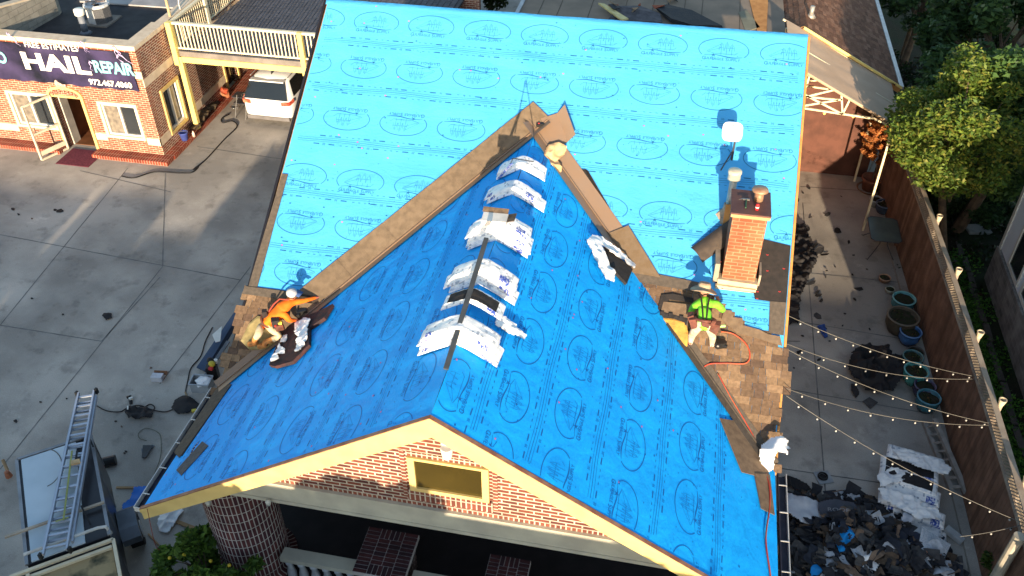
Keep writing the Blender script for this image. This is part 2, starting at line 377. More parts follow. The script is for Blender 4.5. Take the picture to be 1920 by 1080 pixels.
def vL(px,py):return FL.uv(PL(px,py))
RW=[vR(850,720),vR(950,735),vR(1180,840),vR(1290,940),vR(1390,1000)]
RW=[vR(852,722),vR(962,745),vR(1068,775),vR(1183,835),vR(1290,950)]
rowsR=[(5.95,0),(4.72,1),(3.50,0),(2.27,1),(1.04,0)]
rowsL=[(5.85,0),(4.62,0),(3.40,1),(2.17,0),(.95,1)]
rowsR=[(q[1],i%2) for i,q in enumerate(RW)]
pattern('printed_pattern',FR,.02,YT,.03,LENG-.02,sr,[ (RW[i][1]+RW[i+1][1])/2 for i in range(4)]+[RW[-1][1]-.6],rowsR,1.29,[(q[0]+1.98)%1.29 for q in RW],seed=3)
LW=[vL(762,500),vL(720,590),vL(668,690),vL(520,720),vL(450,760)]
pattern('printed_pattern',FL,-YT,-.02,.03,LENG-.02,sl,[5.2,4.0,2.78,1.55,.45],rowsL,1.29,[.2,.9,.5,1.1,.35],seed=4)
# ---- fascias, drip edges, gutters
mb=MB()
for s,xe in((-1,-WL),(1,WL)):
    zt=ZR;ze=ZR-WL*MG
    mb.prism([(0,-.05,zt-.01),(xe*1.012,-.05,ze-.03),(xe*1.012,-.05,ze-.33),(0,-.05,zt-.42)],(0,1,0),.045)
    mb.prism([(0,-.07,zt+.0),(xe*1.012,-.07,ze-.04),(xe*1.012,-.07,ze-.12),(0,-.07,zt-.09)],(0,1,0),.02)
ob('rake_fascia',mb,cream,house)
mb=MB()
drip=mat('drip_edge',(.20,.08,.05),.5,(.30,.16,.10),6)
for s in(-1,1):
    mb.bar((0,-.045,ZR+.012),(s*WL*1.01,-.045,ZE-.01),.07,.014)
ob('drip_edge',mb,drip,house)
mb=MB()
for s in(-1,1):
    mb.prism([(0,-.0,ZR-.15),(s*WL,0,ZE-.15),(s*WL,.35,ZE-.15),(0,.35,ZR-.15)],(0,0,1),.03)
ob('soffit',mb,greyb,house)
gut=mat('gutter_white',(.62,.60,.56),.35,(.5,.48,.45),4,spec=.5);gind=mat('gutter_inside',(.012,.014,.03),.5,(.03,.03,.05),6)
for s,y0,y1,x in((-1,-.02,2.95,-WL-.06),(1,-.02,2.95,WL+.06)):
    mb=MB();z=ZE-.06
    mb.box((min(x,x+s*.13),y0,z-.10),(max(x,x+s*.13),y1,z-.085),1);mb.box((min(x+s*.13,x+s*.145),y0,z-.10),(max(x+s*.13,x+s*.145),y1,z+.02),0)
    mb.box((min(x-s*.012,x),y0,z-.10),(max(x-s*.012,x),y1,z+.02),1)
    mb.box((min(x,x+s*.145),y0-.012,z-.10),(max(x,x+s*.145),y0,z+.02),0)
    for k_ in range(5):
        yy=y0+.3+k_*.6;mb.bar((x,yy,z+.012),(x+s*.14,yy,z+.022),.02,.008)
    ob('gutter',mb,[gut,gind],house)
# rake edge metal of the main slope, left black, right orange wood
mb=MB();mb.prism([(XL-.01,YE,ZE-.16),(XL-.01,YR,ZM-.16),(XL-.01,YR,ZM+.02),(XL-.01,YE,ZE+.02)],(-1,0,0),.05);ob('rake_edge',mb,mat('black_edge',(.012,.012,.018),.5),house)
woodo=mat('raw_wood',(.55,.26,.08),.8,(.42,.18,.05),5)
mb=MB();mb.prism([(XR+.01,YE,ZE-.14),(XR+.01,YR,ZM-.14),(XR+.01,YR,ZM-.005),(XR+.01,YE,ZE-.005)],(1,0,0),.045);ob('rake_board',mb,woodo,house)
# walls
mb=MB()
wy=.40;zb=3.92
xg=(ZR-.15-zb)/MG
mb.prism([(-xg,wy,zb),(xg,wy,zb),(0,wy,ZR-.15)],(0,1,0),.12)
ob('gable_wall',mb,brk,house)
mb=MB();mb.box((-3.75,wy-.01,zb-.005),(3.75,wy+.14,zb+.085));ob('brick_band',mb,brick('brick_band',(.28,.09,.055),(.14,.045,.035),(.55,.47,.37),.085,.2,.012,0),house)
mb=MB();xb=lambda z:(ZR-.17-z)/MG
mb.prism([(-xb(3.42),wy-.07,3.42),(xb(3.42),wy-.07,3.42),(xb(3.915),wy-.07,3.915),(-xb(3.915),wy-.07,3.915)],(0,1,0),.39)
mb.prism([(-xb(3.42),wy-.085,3.42),(xb(3.42),wy-.085,3.42),(xb(3.50),wy-.085,3.50),(-xb(3.50),wy-.085,3.50)],(0,1,0),.014)
ob('porch_beam',mb,greyb,house)
mb=MB();mb.box((-5.0,3.2,0),(-4.85,YR+3,3.3));mb.box((4.85,3.2,0),(5.0,YR+3,3.3));mb.box((-4.85,3.2,0),(4.85,3.35,3.4));mb.box((-4.85,13.4,0),(4.85,13.55,5.4))
ob('wall',mb,brk,house)
for s in(-1,1):  # triangular rake walls under the main slope
    pass
for x0,x1 in((-5.0,-4.85),(4.85,5.0)):
    mb=MB();mb.prism([(x0,3.2,3.3),(x0,YR,3.3),(x0,YR,ZM-.25),(x0,3.2,ZE+.0)],(1,0,0),x1-x0);ob('rake_wall',mb,brk,house)
mb=MB();mb.box((-5.1,.0,.0),(5.1,3.2,.30));ob('porch_floor',mb,mat('porch_tile',(.022,.02,.022),.7),house)
mb=MB();mb.box((-4.85,.45,3.3),(4.85,3.2,3.36));ob('porch_ceiling',mb,mat('dark_boards',(.08,.07,.06),.8),house)
# gable window
wa=(-.58,4.33,.72,5.13)
mb=MB();f=.11;x0,z0,x1,z1=wa
for lo,hi in(((x0,z0),(x0+f,z1)),((x1-f,z0),(x1,z1)),((x0+f,z1-.05),(x1-f,z1)),((x0+f,z0),(x1-f,z0+f*.7))):
    mb.box((lo[0],wy-.06,lo[1]),(hi[0],wy+.02,hi[1]))
wf=ob('window',mb,cream,house)
mb=MB();mb.box((x0+f*.8,wy-.02,z0+.05),(x1-f*.8,wy-.005,z1-.03));ob('pane',mb,glass('pane_gold',(.055,.040,.008),.12),wf)
mb=MB();mb.box((x0-.05,wy-.055,z0-.235),(x1+.05,wy+.02,z0-.005));ob('sill',mb,brd,wf)
mb=MB();mb.box((x0-.02,wy-.02,z1+.005),(x1+.02,wy+.02,z1+.10));ob('lintel',mb,brick('brick_band',(0,0,0),(0,0,0),(0,0,0)),wf)
bj=brick('brick_side',(.28,.09,.055),(.16,.05,.04),(.55,.47,.37),.25,.083,.012,0)
for a_,b_ in((x0-.13,x0-.055),(x1+.055,x1+.13)):
    mb=MB();mb.box((a_,wy-.018,z0-.235),(b_,wy+.02,z1+.1));ob('brick_jamb',mb,bj,wf)
# floodlight bucket on the gable
lc=PY(838,848,.22);white=mat('white_paint',(.80,.78,.72),.5,(.7,.68,.62),5)
mb=MB();mb.lathe(lc,[(.055,-.12),(.075,-.10),(.10,.10),(.10,.11),(.085,.11)],16);mb.box((lc.x-.10,.25,lc.z+.08),(lc.x+.10,.385,lc.z+.13))
ob('wall_light',mb,white,house,True)
for px,py in((390,943),(503,942)):   # small soffit lamps
    c=PY(px,py,.25);mb=MB();mb.lathe(c,[(.035,-.06),(.05,.02),(.03,.06)],12);ob('soffit_lamp',mb,mat('lamp_glass',(.55,.55,.5),.3),house,True)
# porch columns
colb=brick('brick_column',(.13,.04,.035),(.07,.025,.03),(.50,.44,.38),.082,.25,.010,0)
mb=MB();mb.lathe((-4.34,1.15,0),[(.80,0),(.80,.35),(.66,.36),(.66,3.42)],28)
me_=ob('round_column',mb,colb,house,True)
# wrap the UVs round the column
me=me_.data;uvl=me.uv_layers[0];li=np.zeros(len(me.loops),int);me.loops.foreach_get('vertex_index',li)
co=np.zeros(len(me.vertices)*3);me.vertices.foreach_get('co',co);co=co.reshape(-1,3)[li];
for p in me.polygons:
    c=p.center;a0=math.atan2(c.y-1.15,c.x+4.34)
    for l in p.loop_indices:
        v=co[l];a=math.atan2(v[1]-1.15,v[0]+4.34)
        if a-a0>math.pi:a-=2*math.pi
        if a0-a>math.pi:a+=2*math.pi
        uvl.data[l].uv=(a*.66,v[2])
def ped(x0,x1,y0,y1,z):
    mb=MB();mb.box((x0+.08,y0+.08,.3),(x1-.08,y1-.08,z-.12));o=ob('pedestal',mb,brick('brick_dark',(.10,.035,.03),(.05,.02,.022),(.40,.34,.30),.26,.083,.013),house)
    mb=MB();dx=x1-x0;dy=y1-y0
    mb.box((x0,y0,z-.12),(x1,y1,z-.012),1)
    def bricks(a0,a1,b0,b1,nx,ny):
        g=.009
        for i in range(nx):
            for j in range(ny):
                c=rnd.choice([(.06,.02,.022),(.04,.016,.02),(.08,.024,.024)])
                mb.box((a0+(a1-a0)*i/nx+g,b0+(b1-b0)*j/ny+g,z-.012),(a0+(a1-a0)*(i+1)/nx-g,b0+(b1-b0)*(j+1)/ny-g,z+.002),0,c)
    q=dx*.27
    bricks(x0,x0+q,y0,y1,1,int(dy/.083));bricks(x1-q,x1,y0,y1,1,int(dy/.083))
    bricks(x0+q,x1-q,y0,y0+.22,int((dx-2*q)/.083),1);bricks(x0+q,x1-q,y1-.22,y1,int((dx-2*q)/.083),1)
    bricks(x0+q,x1-q,y0+.22,y1-.22,2,int((dy-.44)/.083))
    ob('cap',mb,[mat('vc_brick',(1,1,1),.85,(.75,.75,.75),6,vc=True),mat('mortar',(.55,.48,.44),.95)],o)
ped(-2.04,-1.03,.62,1.64,1.25);
q=G(1000,1035,1.25);ped(.42,1.2,.55,1.5,1.25)
q0=G(500,1015,1.15);q1=G(672,1052,1.15)
for a_,b_ in((-3.6,-2.06),(-.98,.4),(1.22,4.6)):
    mb=MB();mb.box((a_,.78,.86),(b_,1.04,.98));ob('porch_rail',mb,greyb,house)
balm=mat('baluster_stone',(.42,.43,.44),.8,(.30,.31,.33),9)
for x in [-3.45,-3.2,-2.95,-2.7,-2.45,-2.2,-.8,-.5,-.2,.1]:
    mb=MB();mb.lathe((x,.84,.0),[(.085,0),(.085,.06),(.05,.15),(.085,.35),(.09,.50),(.05,.72),(.08,.80),(.08,.865)],12);ob('baluster',mb,balm,house,True)
# ================================================================ ROOF COVERINGS (parts of the house)
vcs=mat('vc_shingle',(1,1,1),.95,(.62,.62,.62),18,.004,160,vc=True,spec=.15,thr=(.3,.7))
BR=[(.21,.135,.085),(.25,.165,.10),(.17,.11,.07),(.29,.19,.115),(.19,.125,.08),(.13,.085,.06)]
def shingles(name,F,poly,parent,cols=BR,e=.145,w=(.10,.30),m=None,lift=.02,seed=1,size=1.):
    rr=random.Random(seed);P=[F.uv(q) for q in poly];us=[q[0] for q in P];vs_=[q[1] for q in P];mb=MB()
    v=math.floor(min(vs_)/e)*e
    while v<max(vs_):
        u=min(us)-rr.uniform(0,.2)
        while u<max(us):
            ww=rr.uniform(*w)
            if inpoly(u+ww/2,v+e*.5,P):
                c=rr.choice(cols);k=rr.uniform(.85,1.12);c=tuple(q*k for q in c);h=lift+rr.uniform(.010,.018);g=.003;lo=v-rr.choice([0,0,.012])
                pts=[F.at(u+g,lo,h),F.at(u+ww-g,lo,h),F.at(u+ww-g,v+e*1.04,lift+.002),F.at(u+g,v+e*1.04,lift+.002),F.at(u+g,lo,lift-.03),F.at(u+ww-g,lo,lift-.03)]
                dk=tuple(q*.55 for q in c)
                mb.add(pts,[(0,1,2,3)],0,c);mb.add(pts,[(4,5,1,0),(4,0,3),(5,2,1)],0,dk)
            u+=ww
        v+=e
    return ob(name,mb,m or vcs,parent)
pp=lambda L,f=PM:[f(*q) for q in L]
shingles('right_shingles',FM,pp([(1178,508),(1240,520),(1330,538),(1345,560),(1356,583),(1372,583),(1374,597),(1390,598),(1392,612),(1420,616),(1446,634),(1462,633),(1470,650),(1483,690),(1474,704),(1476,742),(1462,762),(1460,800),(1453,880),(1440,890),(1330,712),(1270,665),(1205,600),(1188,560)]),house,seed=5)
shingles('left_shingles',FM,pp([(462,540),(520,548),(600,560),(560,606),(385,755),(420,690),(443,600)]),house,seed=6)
# starter course strips, felts and torch-on membranes laid on the slopes
felt=mat('felt_strip',(.105,.085,.068),.95,(.075,.062,.05),14,.003,150);feltd=mat('dark_membrane',(.028,.023,.022),.85,(.018,.016,.016),10,.003,90)
brnm=mat('valley_metal',(.21,.15,.11),.38,(.22,.145,.095),2,spec=.5);brown=mat('shingle_strip',(.185,.13,.085),.95,(.13,.09,.06),9,.003,150)
def patch(name,F,px,m,parent=house,f=None,lift=.024,t=.008,raw=None):
    f=f or {id(FM):PM,id(FL):PL,id(FR):PR}[id(F)]
    pts=[F.uv(f(*q)) for q in px] if raw is None else raw
    mb=MB();mb.prism([F.at(u,v,lift) for u,v in pts],F.n,t);return ob(name,mb,m,parent)
patch('rake_strip',FM,[(530,327),(541,328),(484,538),(466,541)],felt,lift=.03)
patch('starter_strip',FM,[(462,538),(525,546),(600,558),(596,572),(455,552)],felt,lift=.045)
patch('eave_strip',FL,[(413,722),(436,722),(338,860),(328,850)],felt)
patch('eave_strip',FL,[(408,728),(433,726),(343,856),(335,856)],feltd,lift=.016)
patch('chimney_membrane',FM,[(1345,468),(1392,440),(1482,462),(1474,570),(1415,562),(1413,550),(1340,540)],feltd)
patch('chimney_membrane',FM,[(1443,566),(1474,568),(1469,630),(1441,625)],felt,lift=.033)
for q in [(1351,493),(1354,543),(1384,543),(1407,543),(1420,549),(1419,562),(1438,480),(1438,510),(1469,506),(1461,549)]:
    mb=MB();c=PM(*q);mb.lathe(c,[(.025,.034),(.025,.04)],8);ob('nail_cap',mb,mat('red_cap',(.65,.05,.05),.4),house)
patch('starter_strip',FM,[(1175,505),(1240,517),(1330,535),(1328,552),(1240,538),(1186,528)],felt,lift=.045)
patch('starter_strip',FM,[(1358,582),(1372,584),(1374,596),(1392,598),(1393,611),(1425,620),(1440,628),(1462,632),(1466,650),(1420,636),(1380,625),(1352,600)],brown,lift=.042)
# valleys: metal with a centre rib and a shingle strip along it
def valley(s,t0,t1,wm,wg,parts,rib=True):
    top=Vector((0,YT,ZR));ft=Vector((s*WL,YE,ZE));d=(ft-top).normalized();Fg=FL if s<0 else FR
    a=top+(ft-top)*t0;b=top+(ft-top)*t1
    im=d.cross(FM.n).normalized();im*= 1 if im.y>0 else -1
    ig=d.cross(Fg.n).normalized();ig*= 1 if ig.y<0 else -1
    return a,b,im,ig,Fg,d
for s,t0,t1,wm,wg in((-1,-.04,1.0,.17,.22),(1,-.03,.40,.33,.24),(1,.60,.985,.16,.20)):
    a,b,im,ig,Fg,d=valley(s,t0,t1,wm,wg,None)
    ext=im*.0
    mb=MB();n1=FM.n*.038;n2=Fg.n*.038;up=Vector((0,0,.05))
    mb.add([a+n1+im*wm,b+n1+im*wm,b+up,a+up,b+n2+ig*wg,a+n2+ig*wg],[(0,1,2,3),(3,2,4,5)])
    mb.bar(a+up+Vector((0,0,.012)),b+up+Vector((0,0,.012)),.022,.035)
    vm=ob('valley_flashing',mb,brnm if t0<.5 else felt,house)
    for f in vm.data.polygons:pass
a,b,im,ig,Fg,d=valley(-1,-.05,.80,0,0,None)
mb=MB();L=(b-a).length;k=12
for i in range(k):   # left strip of shingle-surfaced pieces on the main side
    p0=a+(b-a)*(i/k);p1=a+(b-a)*((i+1.06)/k);h=FM.n*(.045+.006*(i%2));g=rnd.uniform(.92,1.08);wd=.56
    mb.prism([p0+im*.06+h,p1+im*.06+h,p1+im*wd+h,p0+im*wd+h],FM.n,.008,0,(.185*g,.135*g,.09*g))
ob('valley_strip',mb,mat('vc_strip',(1,1,1),.95,(.72,.72,.72),7,.003,150,vc=True,spec=.15),house)
mb=MB()
for q in([(1088,318),(1100,320),(1165,440),(1150,440)],[(1096,318),(1103,322),(1180,455),(1165,460)]):
    mb.prism([PM(*r)+FM.n*.03 for r in q],FM.n,.008)
ob('black_backing',mb,feltd,house)
patch('valley_strip',FM,[(1140,440),(1178,425),(1238,522),(1186,513)],mat('strip_b',(.16,.115,.075),.95,(.14,.095,.055),9,.003,150),lift=.06,t=.012)
patch('gable_strip',FR,[(1347,786),(1384,792),(1436,868),(1450,966),(1424,955),(1412,893),(1388,887)],brown,lift=.03)
patch('gable_strip',FR,[(1412,890),(1440,892),(1449,968),(1424,956)],brown,lift=.042)
# loose top sheet of valley metal bent over the ridge
p=[PM(1019,237,.04),PM(1067,210,.09),PM(1079,253,.09),PM(1036,274,.04)];
mb=MB();n=FM.n
A=[PM(1014,222,.07),PM(1045,212,.05),PM(1059,196,.26),PM(1079,252,.26),PM(1064,266,.05),PM(1040,282,.07)]
mb.add(A,[(0,1,4,5),(1,2,3,4)]);mb.add([q-n*.006 for q in A],[(5,4,1,0),(4,3,2,1)])
me=mb;single('loose_flashing_sheet',mb,brnm,'bent brown metal flashing sheet curling up at the top of the valleys','metal sheet')
# ---- chimney
cb=PM(1413,537);H=1.66
cx0,cx1=cb.x-.62,cb.x;cy0,cy1=cb.y,cb.y+.72
zt=cb.z+H
mb=MB();mb.box((cx0,cy0,cb.z-.3),(cx1,cy1,zt-.10))
ch=ob('chimney',mb,brick('brick_chimney',(.38,.12,.06),(.29,.09,.045),(.36,.21,.12),.235,.078,.011),house)
mb=MB();mb.box((cx0-.04,cy0-.04,zt-.10),(cx1+.04,cy1+.04,zt-.035),1);mb.box((cx0-.05,cy0-.05,zt-.035),(cx1+.05,cy1+.05,zt),0)
ob('chimney_cap',mb,[mat('cap_brown',(.085,.035,.03),.6,(.13,.06,.045),3),mat('cap_side',(.55,.33,.15),.8)],ch)
mb=MB();mb.box((cx0-.07,cy0-.07,cb.z-.12),(cx1+.07,cy1,cb.z+.12),0);mb.box((cx0-.11,cy0-.12,cb.z-.16),(cx1+.05,cy0-.07,cb.z+.02),0)
mb.box((cx0-.16,cy0-.02,cb.z-.1),(cx0-.07,cy0+.5,cb.z+.45),1);mb.box((cx1+.07,cy0+.0,cb.z-.1),(cx1+.11,cy0+.55,cb.z+.30),1);rumple(mb,.02,5,2)
ob('chimney_flashing',mb,[mat('mortar_flash',(.58,.47,.30),.8,(.45,.36,.24),6,.004,40),mat('old_flash',(.38,.30,.22),.7,(.26,.21,.16),7,.004,40)],ch)
fp=G(1422,375,zt);mb=MB();mb.lathe((fp.x,fp.y,zt),[(.085,0),(.085,.15),(.06,.16),(.06,.20),(.155,.21),(.14,.245),(.05,.265),(0,.27)],20);ob('flue_cap',mb,mat('rusty_metal',(.30,.15,.09),.5,(.42,.28,.18),7,metal=.3),ch,True)
# hammer and can on the chimney
hc=G(1398,382,zt);mb=MB();mb.tube([hc+Vector((0,-.16,.02)),hc+Vector((.01,.10,.02))],.014,8,1);mb.bar(hc+Vector((-.05,.11,.025)),hc+Vector((.07,.11,.025)),.03,.03,mi=0)
mb.prism([hc+Vector((-.05,.125,.03)),hc+Vector((-.05,.095,.03)),hc+Vector((-.12,.07,.03))],(0,0,1),.012)
single('hammer',mb,[mat('steel',(.25,.25,.25),.35,metal=.8),mat('green_grip',(.03,.10,.05),.6)],'claw hammer with a green handle lying on the chimney cap','hammer')
cc=G(1419,393,zt);mb=MB();mb.lathe(cc,[(.030,0),(.034,.01),(.034,.105),(.026,.122),(.026,.124)],14,0);mb.lathe(cc,[(.0345,.045),(.0345,.07)],14,1)
single('drink_can',mb,[mat('can_red',(.6,.03,.04),.3),white],'red drink can standing on the chimney cap','can',smooth=True)
# vent pipe with cap + base
vb=PM(1365,398);mb=MB();top=PY(1379,325,vb.y);hh=top.z-vb.z
galv=mat('galvanised',(.42,.40,.36),.45,(.30,.29,.27),6,metal=.4)
mb.tube([(vb.x,vb.y,vb.z-.2),(vb.x,vb.y,top.z)],.075,14);v=ob('vent_pipe',mb,galv,house,True)
mb=MB();mb.lathe((vb.x,vb.y,top.z-.16),[(.09,0),(.125,.03),(.12,.16),(.135,.17),(.13,.22),(.09,.24),(0,.245)],18);ob('pipe_cap',mb,mat('cap_alu',(.62,.56,.42),.5,(.5,.45,.35),5,metal=.2),v,True)
mb=MB();mb.lathe((vb.x,vb.y,vb.z-.12),[(.26,-.05),(.24,.08),(.12,.20),(.085,.34)],18);rumple(mb,.03,6,3);ob('pipe_flashing',mb,mat('old_flash',(0,0,0)),v)
# leaning plank behind vent + roll of membrane
a=PM(1340,430,.05);b=PM(1385,372,.05)
mb=MB();q=[PM(1355,420,.05),PM(1371,420,.05),PM(1375,385,.3),PM(1360,385,.3)];mb.prism(q,FM.n,.05);single('wood_offcut',mb,woodo,'short orange timber offcut leaning below the metal vent pipe','offcut')
a=PM(1306,478,.07);b=PM(1380,425,.22);d=(b-a)
mb=MB();wv=FM.n.cross(d).normalized()*.19;k=8
vs=[]
for i in range(k+1):
    c=a+d*i/k
    for j in range(9):
        t=-1+j/4;vs.append(c+wv*t+FM.n*(.10*(1-t*t)))
mb.add(vs,[(i*9+j,i*9+j+1,(i+1)*9+j+1,(i+1)*9+j) for i in range(k) for j in range(8)]);o0=[Vector(q)-FM.n*.012 for q in mb.v];mb.add(o0,[f[::-1] for f in mb.f[:]])
single('membrane_offcut',mb,mat('membrane_brown',(.07,.055,.045),.95,(.05,.04,.035),8,.004,120),'curved strip of dark brown membrane leaning on the chimney','membrane strip',smooth=True)
# square white antenna on a mast
ab=PM(1372,300);at=PY(1373,248,ab.y+.05);mb=MB();mb.tube([ab,(ab.x,ab.y,at.z-.05)],.022,10);mb.tube([ab+Vector((-.2,-.25,-.12)),(ab.x,ab.y,at.z-.35)],.014,8);mb.box((ab.x-.06,ab.y-.05,at.z-.16),(ab.x+.06,ab.y+.05,at.z-.04))
an=ob('antenna_mast',mb,mat('dark_steel',(.05,.05,.06),.5),house)
mb=MB();Mx=Matrix.Rotation(R(38),3,'X');pts=[]
for i in range(24):
    t=2*math.pi*i/24;c_,s_=math.cos(t),math.sin(t);pts.append(Vector((.20*abs(c_)**.55*(1 if c_>0 else -1),.20*abs(s_)**.55*(1 if s_>0 else -1),0)))
cn=Vector((at.x,at.y,at.z));nn=Mx@Vector((0,0,1));mb.prism([cn+Mx@q for q in pts],nn,.04);ob('antenna_panel',mb,mat('antenna_white',(.85,.82,.80),.35),an)
mb=MB();mb.cbox(cn+Mx@Vector((.01,.12,.042)),(.06,.012,.006),Mx);ob('antenna_mark',mb,mat('dark_steel',(0,0,0)),an)
# ================================================================ SHOP BUILDING (left)
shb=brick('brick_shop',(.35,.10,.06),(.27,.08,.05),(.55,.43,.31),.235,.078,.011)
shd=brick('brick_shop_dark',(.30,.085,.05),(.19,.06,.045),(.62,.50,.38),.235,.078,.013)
band=mat('limestone_band',(.68,.56,.42),.85,(.58,.46,.33),5,.002,60)
redb=brick('brick_ledge',(.33,.06,.03),(.23,.04,.025),(.45,.28,.2),.10,.30,.012,0)
tar=mat('tar_roof',(.035,.035,.04),.85,(.02,.02,.024),2,.006,15)
FX=-14.2;FY=15.57;HP=4.07
shop=thing('brick_shop','long red brick shop with cream bands behind the hail repair banner','shop',(FX,FY,0))
# openings on the facade (x0,z0,x1,z1): two windows, one doorway
W1=(-19.45,.80,-18.05,1.98);W2=(-16.05,.74,-14.80,1.90);DR=(-17.85,.0,-16.72,2.08)
def wall_x(mb,x0,x1,z0,z1,holes,y0,y1,mi=0):
    """wall in the XZ plane with rectangular holes"""
    xs=sorted({x0,x1}|{h[0] for h in holes if x0<h[0]<x1}|{h[2] for h in holes if x0<h[2]<x1})
    for a,b in zip(xs,xs[1:]):
        hs=sorted([h for h in holes if h[0]<=a+1e-6 and h[2]>=b-1e-6],key=lambda h:h[1]);z=z0
        for h in hs:
            if h[1]>z+1e-4 and z<z1:mb.box((a,y0,z),(b,y1,min(h[1],z1)),mi)
            z=max(z,h[3])
        if z<z1-1e-4:mb.box((a,y0,z),(b,y1,z1),mi)
mb=MB();wall_x(mb,-32,FX,0,HP-.14,[W1,W2,DR],FY,FY+.25);ob('wall',mb,shb,shop)
SW=(16.35,.62,17.35,2.10);SD=(20.6,0,21.5,2.25)
mb=MB()
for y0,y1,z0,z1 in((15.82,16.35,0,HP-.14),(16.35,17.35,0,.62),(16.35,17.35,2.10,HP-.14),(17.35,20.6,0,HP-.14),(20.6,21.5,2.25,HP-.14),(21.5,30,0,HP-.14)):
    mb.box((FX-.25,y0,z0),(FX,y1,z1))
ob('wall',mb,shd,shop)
mb=MB();mb.box((-32,FY-.04,HP-.14),(FX+.04,FY+.42,HP));mb.box((FX-.42,FY+.42,HP-.14),(FX+.04,17.45,HP));mb.box((FX-.30,17.45,HP-.14),(FX+.04,30,HP));ob('parapet_cap',mb,band,shop)
mb=MB()
for a,b in((-32,W1[0]-.12),(W1[2]+.12,DR[0]-.12),(DR[2]+.12,W2[0]-.12),(W2[2]+.12,FX+.03)):
    mb.box((a,FY-.03,.50),(b,FY,.76))
mb.box((-32,FY-.03,2.95),(FX+.03,FY,3.2))
ob('stone_band',mb,band,shop)
mb=MB()
for y0,y1 in((FY-.03,SW[0]-.1),(SW[2]+.1,20.5),(21.6,30)):
    mb.box((FX,y0,.50 if y0<17 else .50),(FX+.03,y1,.76))
mb.box((FX,FY-.03,2.65),(FX+.03,30,2.92))
ob('stone_band',mb,band,shop)
mb=MB();mb.box((-32,FY-.47,0),(DR[0]-.05,FY-.001,.14));mb.box((DR[2]+.05,FY-.47,0),(FX+.35,FY-.001,.14));ob('brick_ledge',mb,redb,shop)
mb=MB();mb.box((FX+.001,FY,0),(FX+.38,20.4,.139));mb.box((FX+.001,20.4,0),(FX+.9,30,.139));ob('brick_ledge',mb,redb,shop)
mb=MB();mb.box((-32,FY+.25,3.45),(FX-.25,30,3.5));ob('flat_roof',mb,tar,shop)
mb=MB();mb.box((-32,FY+.26,3.51),(FX-.25,FY+.30,HP-.14));ob('parapet_lining',mb,tar,shop)
mb=MB();mb.box((FX-.30,FY+.3,3.51),(FX-.26,30,HP-.14));ob('parapet_lining',mb,tar,shop)
winw=mat('vinyl_white',(.78,.75,.68),.5,(.7,.67,.6),4);gl=glass('dark_glass',(.03,.035,.04));gl2=mat('curtain_glass',(.26,.22,.17),.25,(.14,.12,.10),6,spec=.7)
wood_in=mat('door_inside',(.10,.035,.015),.5,(.06,.02,.01),3)
def window(parent,x0,z0,x1,z1,y,dark=(1,)):
    mb=MB();f=.10
    for lo,hi in(((x0-.10,z0-.10),(x0,z1+.10)),((x1,z0-.10),(x1+.10,z1+.10)),((x0,z1),(x1,z1+.10)),((x0,z0-.10),(x1,z0))):mb.box((lo[0],y-.05,lo[1]),(hi[0],y+.03,hi[1]),0)
    o=ob('window',mb,mat('frame_offwhite',(.70,.61,.42),.6,(.62,.54,.36),4),parent)
    mb=MB();xm=(x0+x1)/2
    for lo,hi in(((x0,z0),(x0+.06,z1)),((x1-.06,z0),(x1,z1)),((x0+.06,z1-.06),(x1-.06,z1)),((x0+.06,z0),(x1-.06,z0+.06)),((xm-.035,z0+.06),(xm+.035,z1-.06))):mb.box((lo[0],y+.02,lo[1]),(hi[0],y+.09,hi[1]))
    ob('frame',mb,winw,o)
    mb=MB();mb.box((x0+.06,y+.10,z0+.06),(xm,y+.11,z1-.06),0);mb.box((xm,y+.10,z0+.06),(x1-.06,y+.11,z1-.06),1);ob('pane',mb,[gl2,gl],o)
    return o
window(shop,*W1,FY);window(shop,*W2,FY)
# side window (faces +x)
y0,z0,y1,z1=SW[0],SW[2-1],SW[0],SW[3];y0,y1=16.35,17.35;z0,z1=.62,2.10
mb=MB()
for a,b,c,d in((y0-.1,y0,z0-.1,z1+.1),(y1,y1+.1,z0-.1,z1+.1),(y0,y1,z1,z1+.1),(y0,y1,z0-.1,z0)):mb.box((FX-.03,a,c),(FX+.06,b,d))
o=ob('window',mb,cream,shop)
mb=MB();ym=(y0+y1)/2
for a,b,c,d in((y0,y0+.07,z0,z1),(y1-.07,y1,z0,z1),(y0+.07,y1-.07,z1-.07,z1),(y0+.07,y1-.07,z0,z0+.07),(ym-.035,ym+.035,z0+.07,z1-.07)):mb.box((FX-.09,a,c),(FX-.01,b,d))
ob('frame',mb,winw,o)
mb=MB();mb.box((FX-.12,y0+.07,z0+.07),(FX-.10,ym,z1-.07),1);mb.box((FX-.12,ym,z0+.07),(FX-.10,y1-.07,z1-.07),0);ob('pane',mb,[gl2,gl],o)
# side door
mb=MB()
for a,b,c,d in((20.5,20.6,0,2.35),(21.5,21.6,0,2.35),(20.6,21.5,2.25,2.35)):mb.box((FX-.05,a,c),(FX+.05,b,d))
o=ob('door_frame',mb,cream,shop);mb=MB();mb.box((FX-.20,20.6,.14),(FX-.15,21.5,2.25));ob('door',mb,glass('dark_glass'),o)
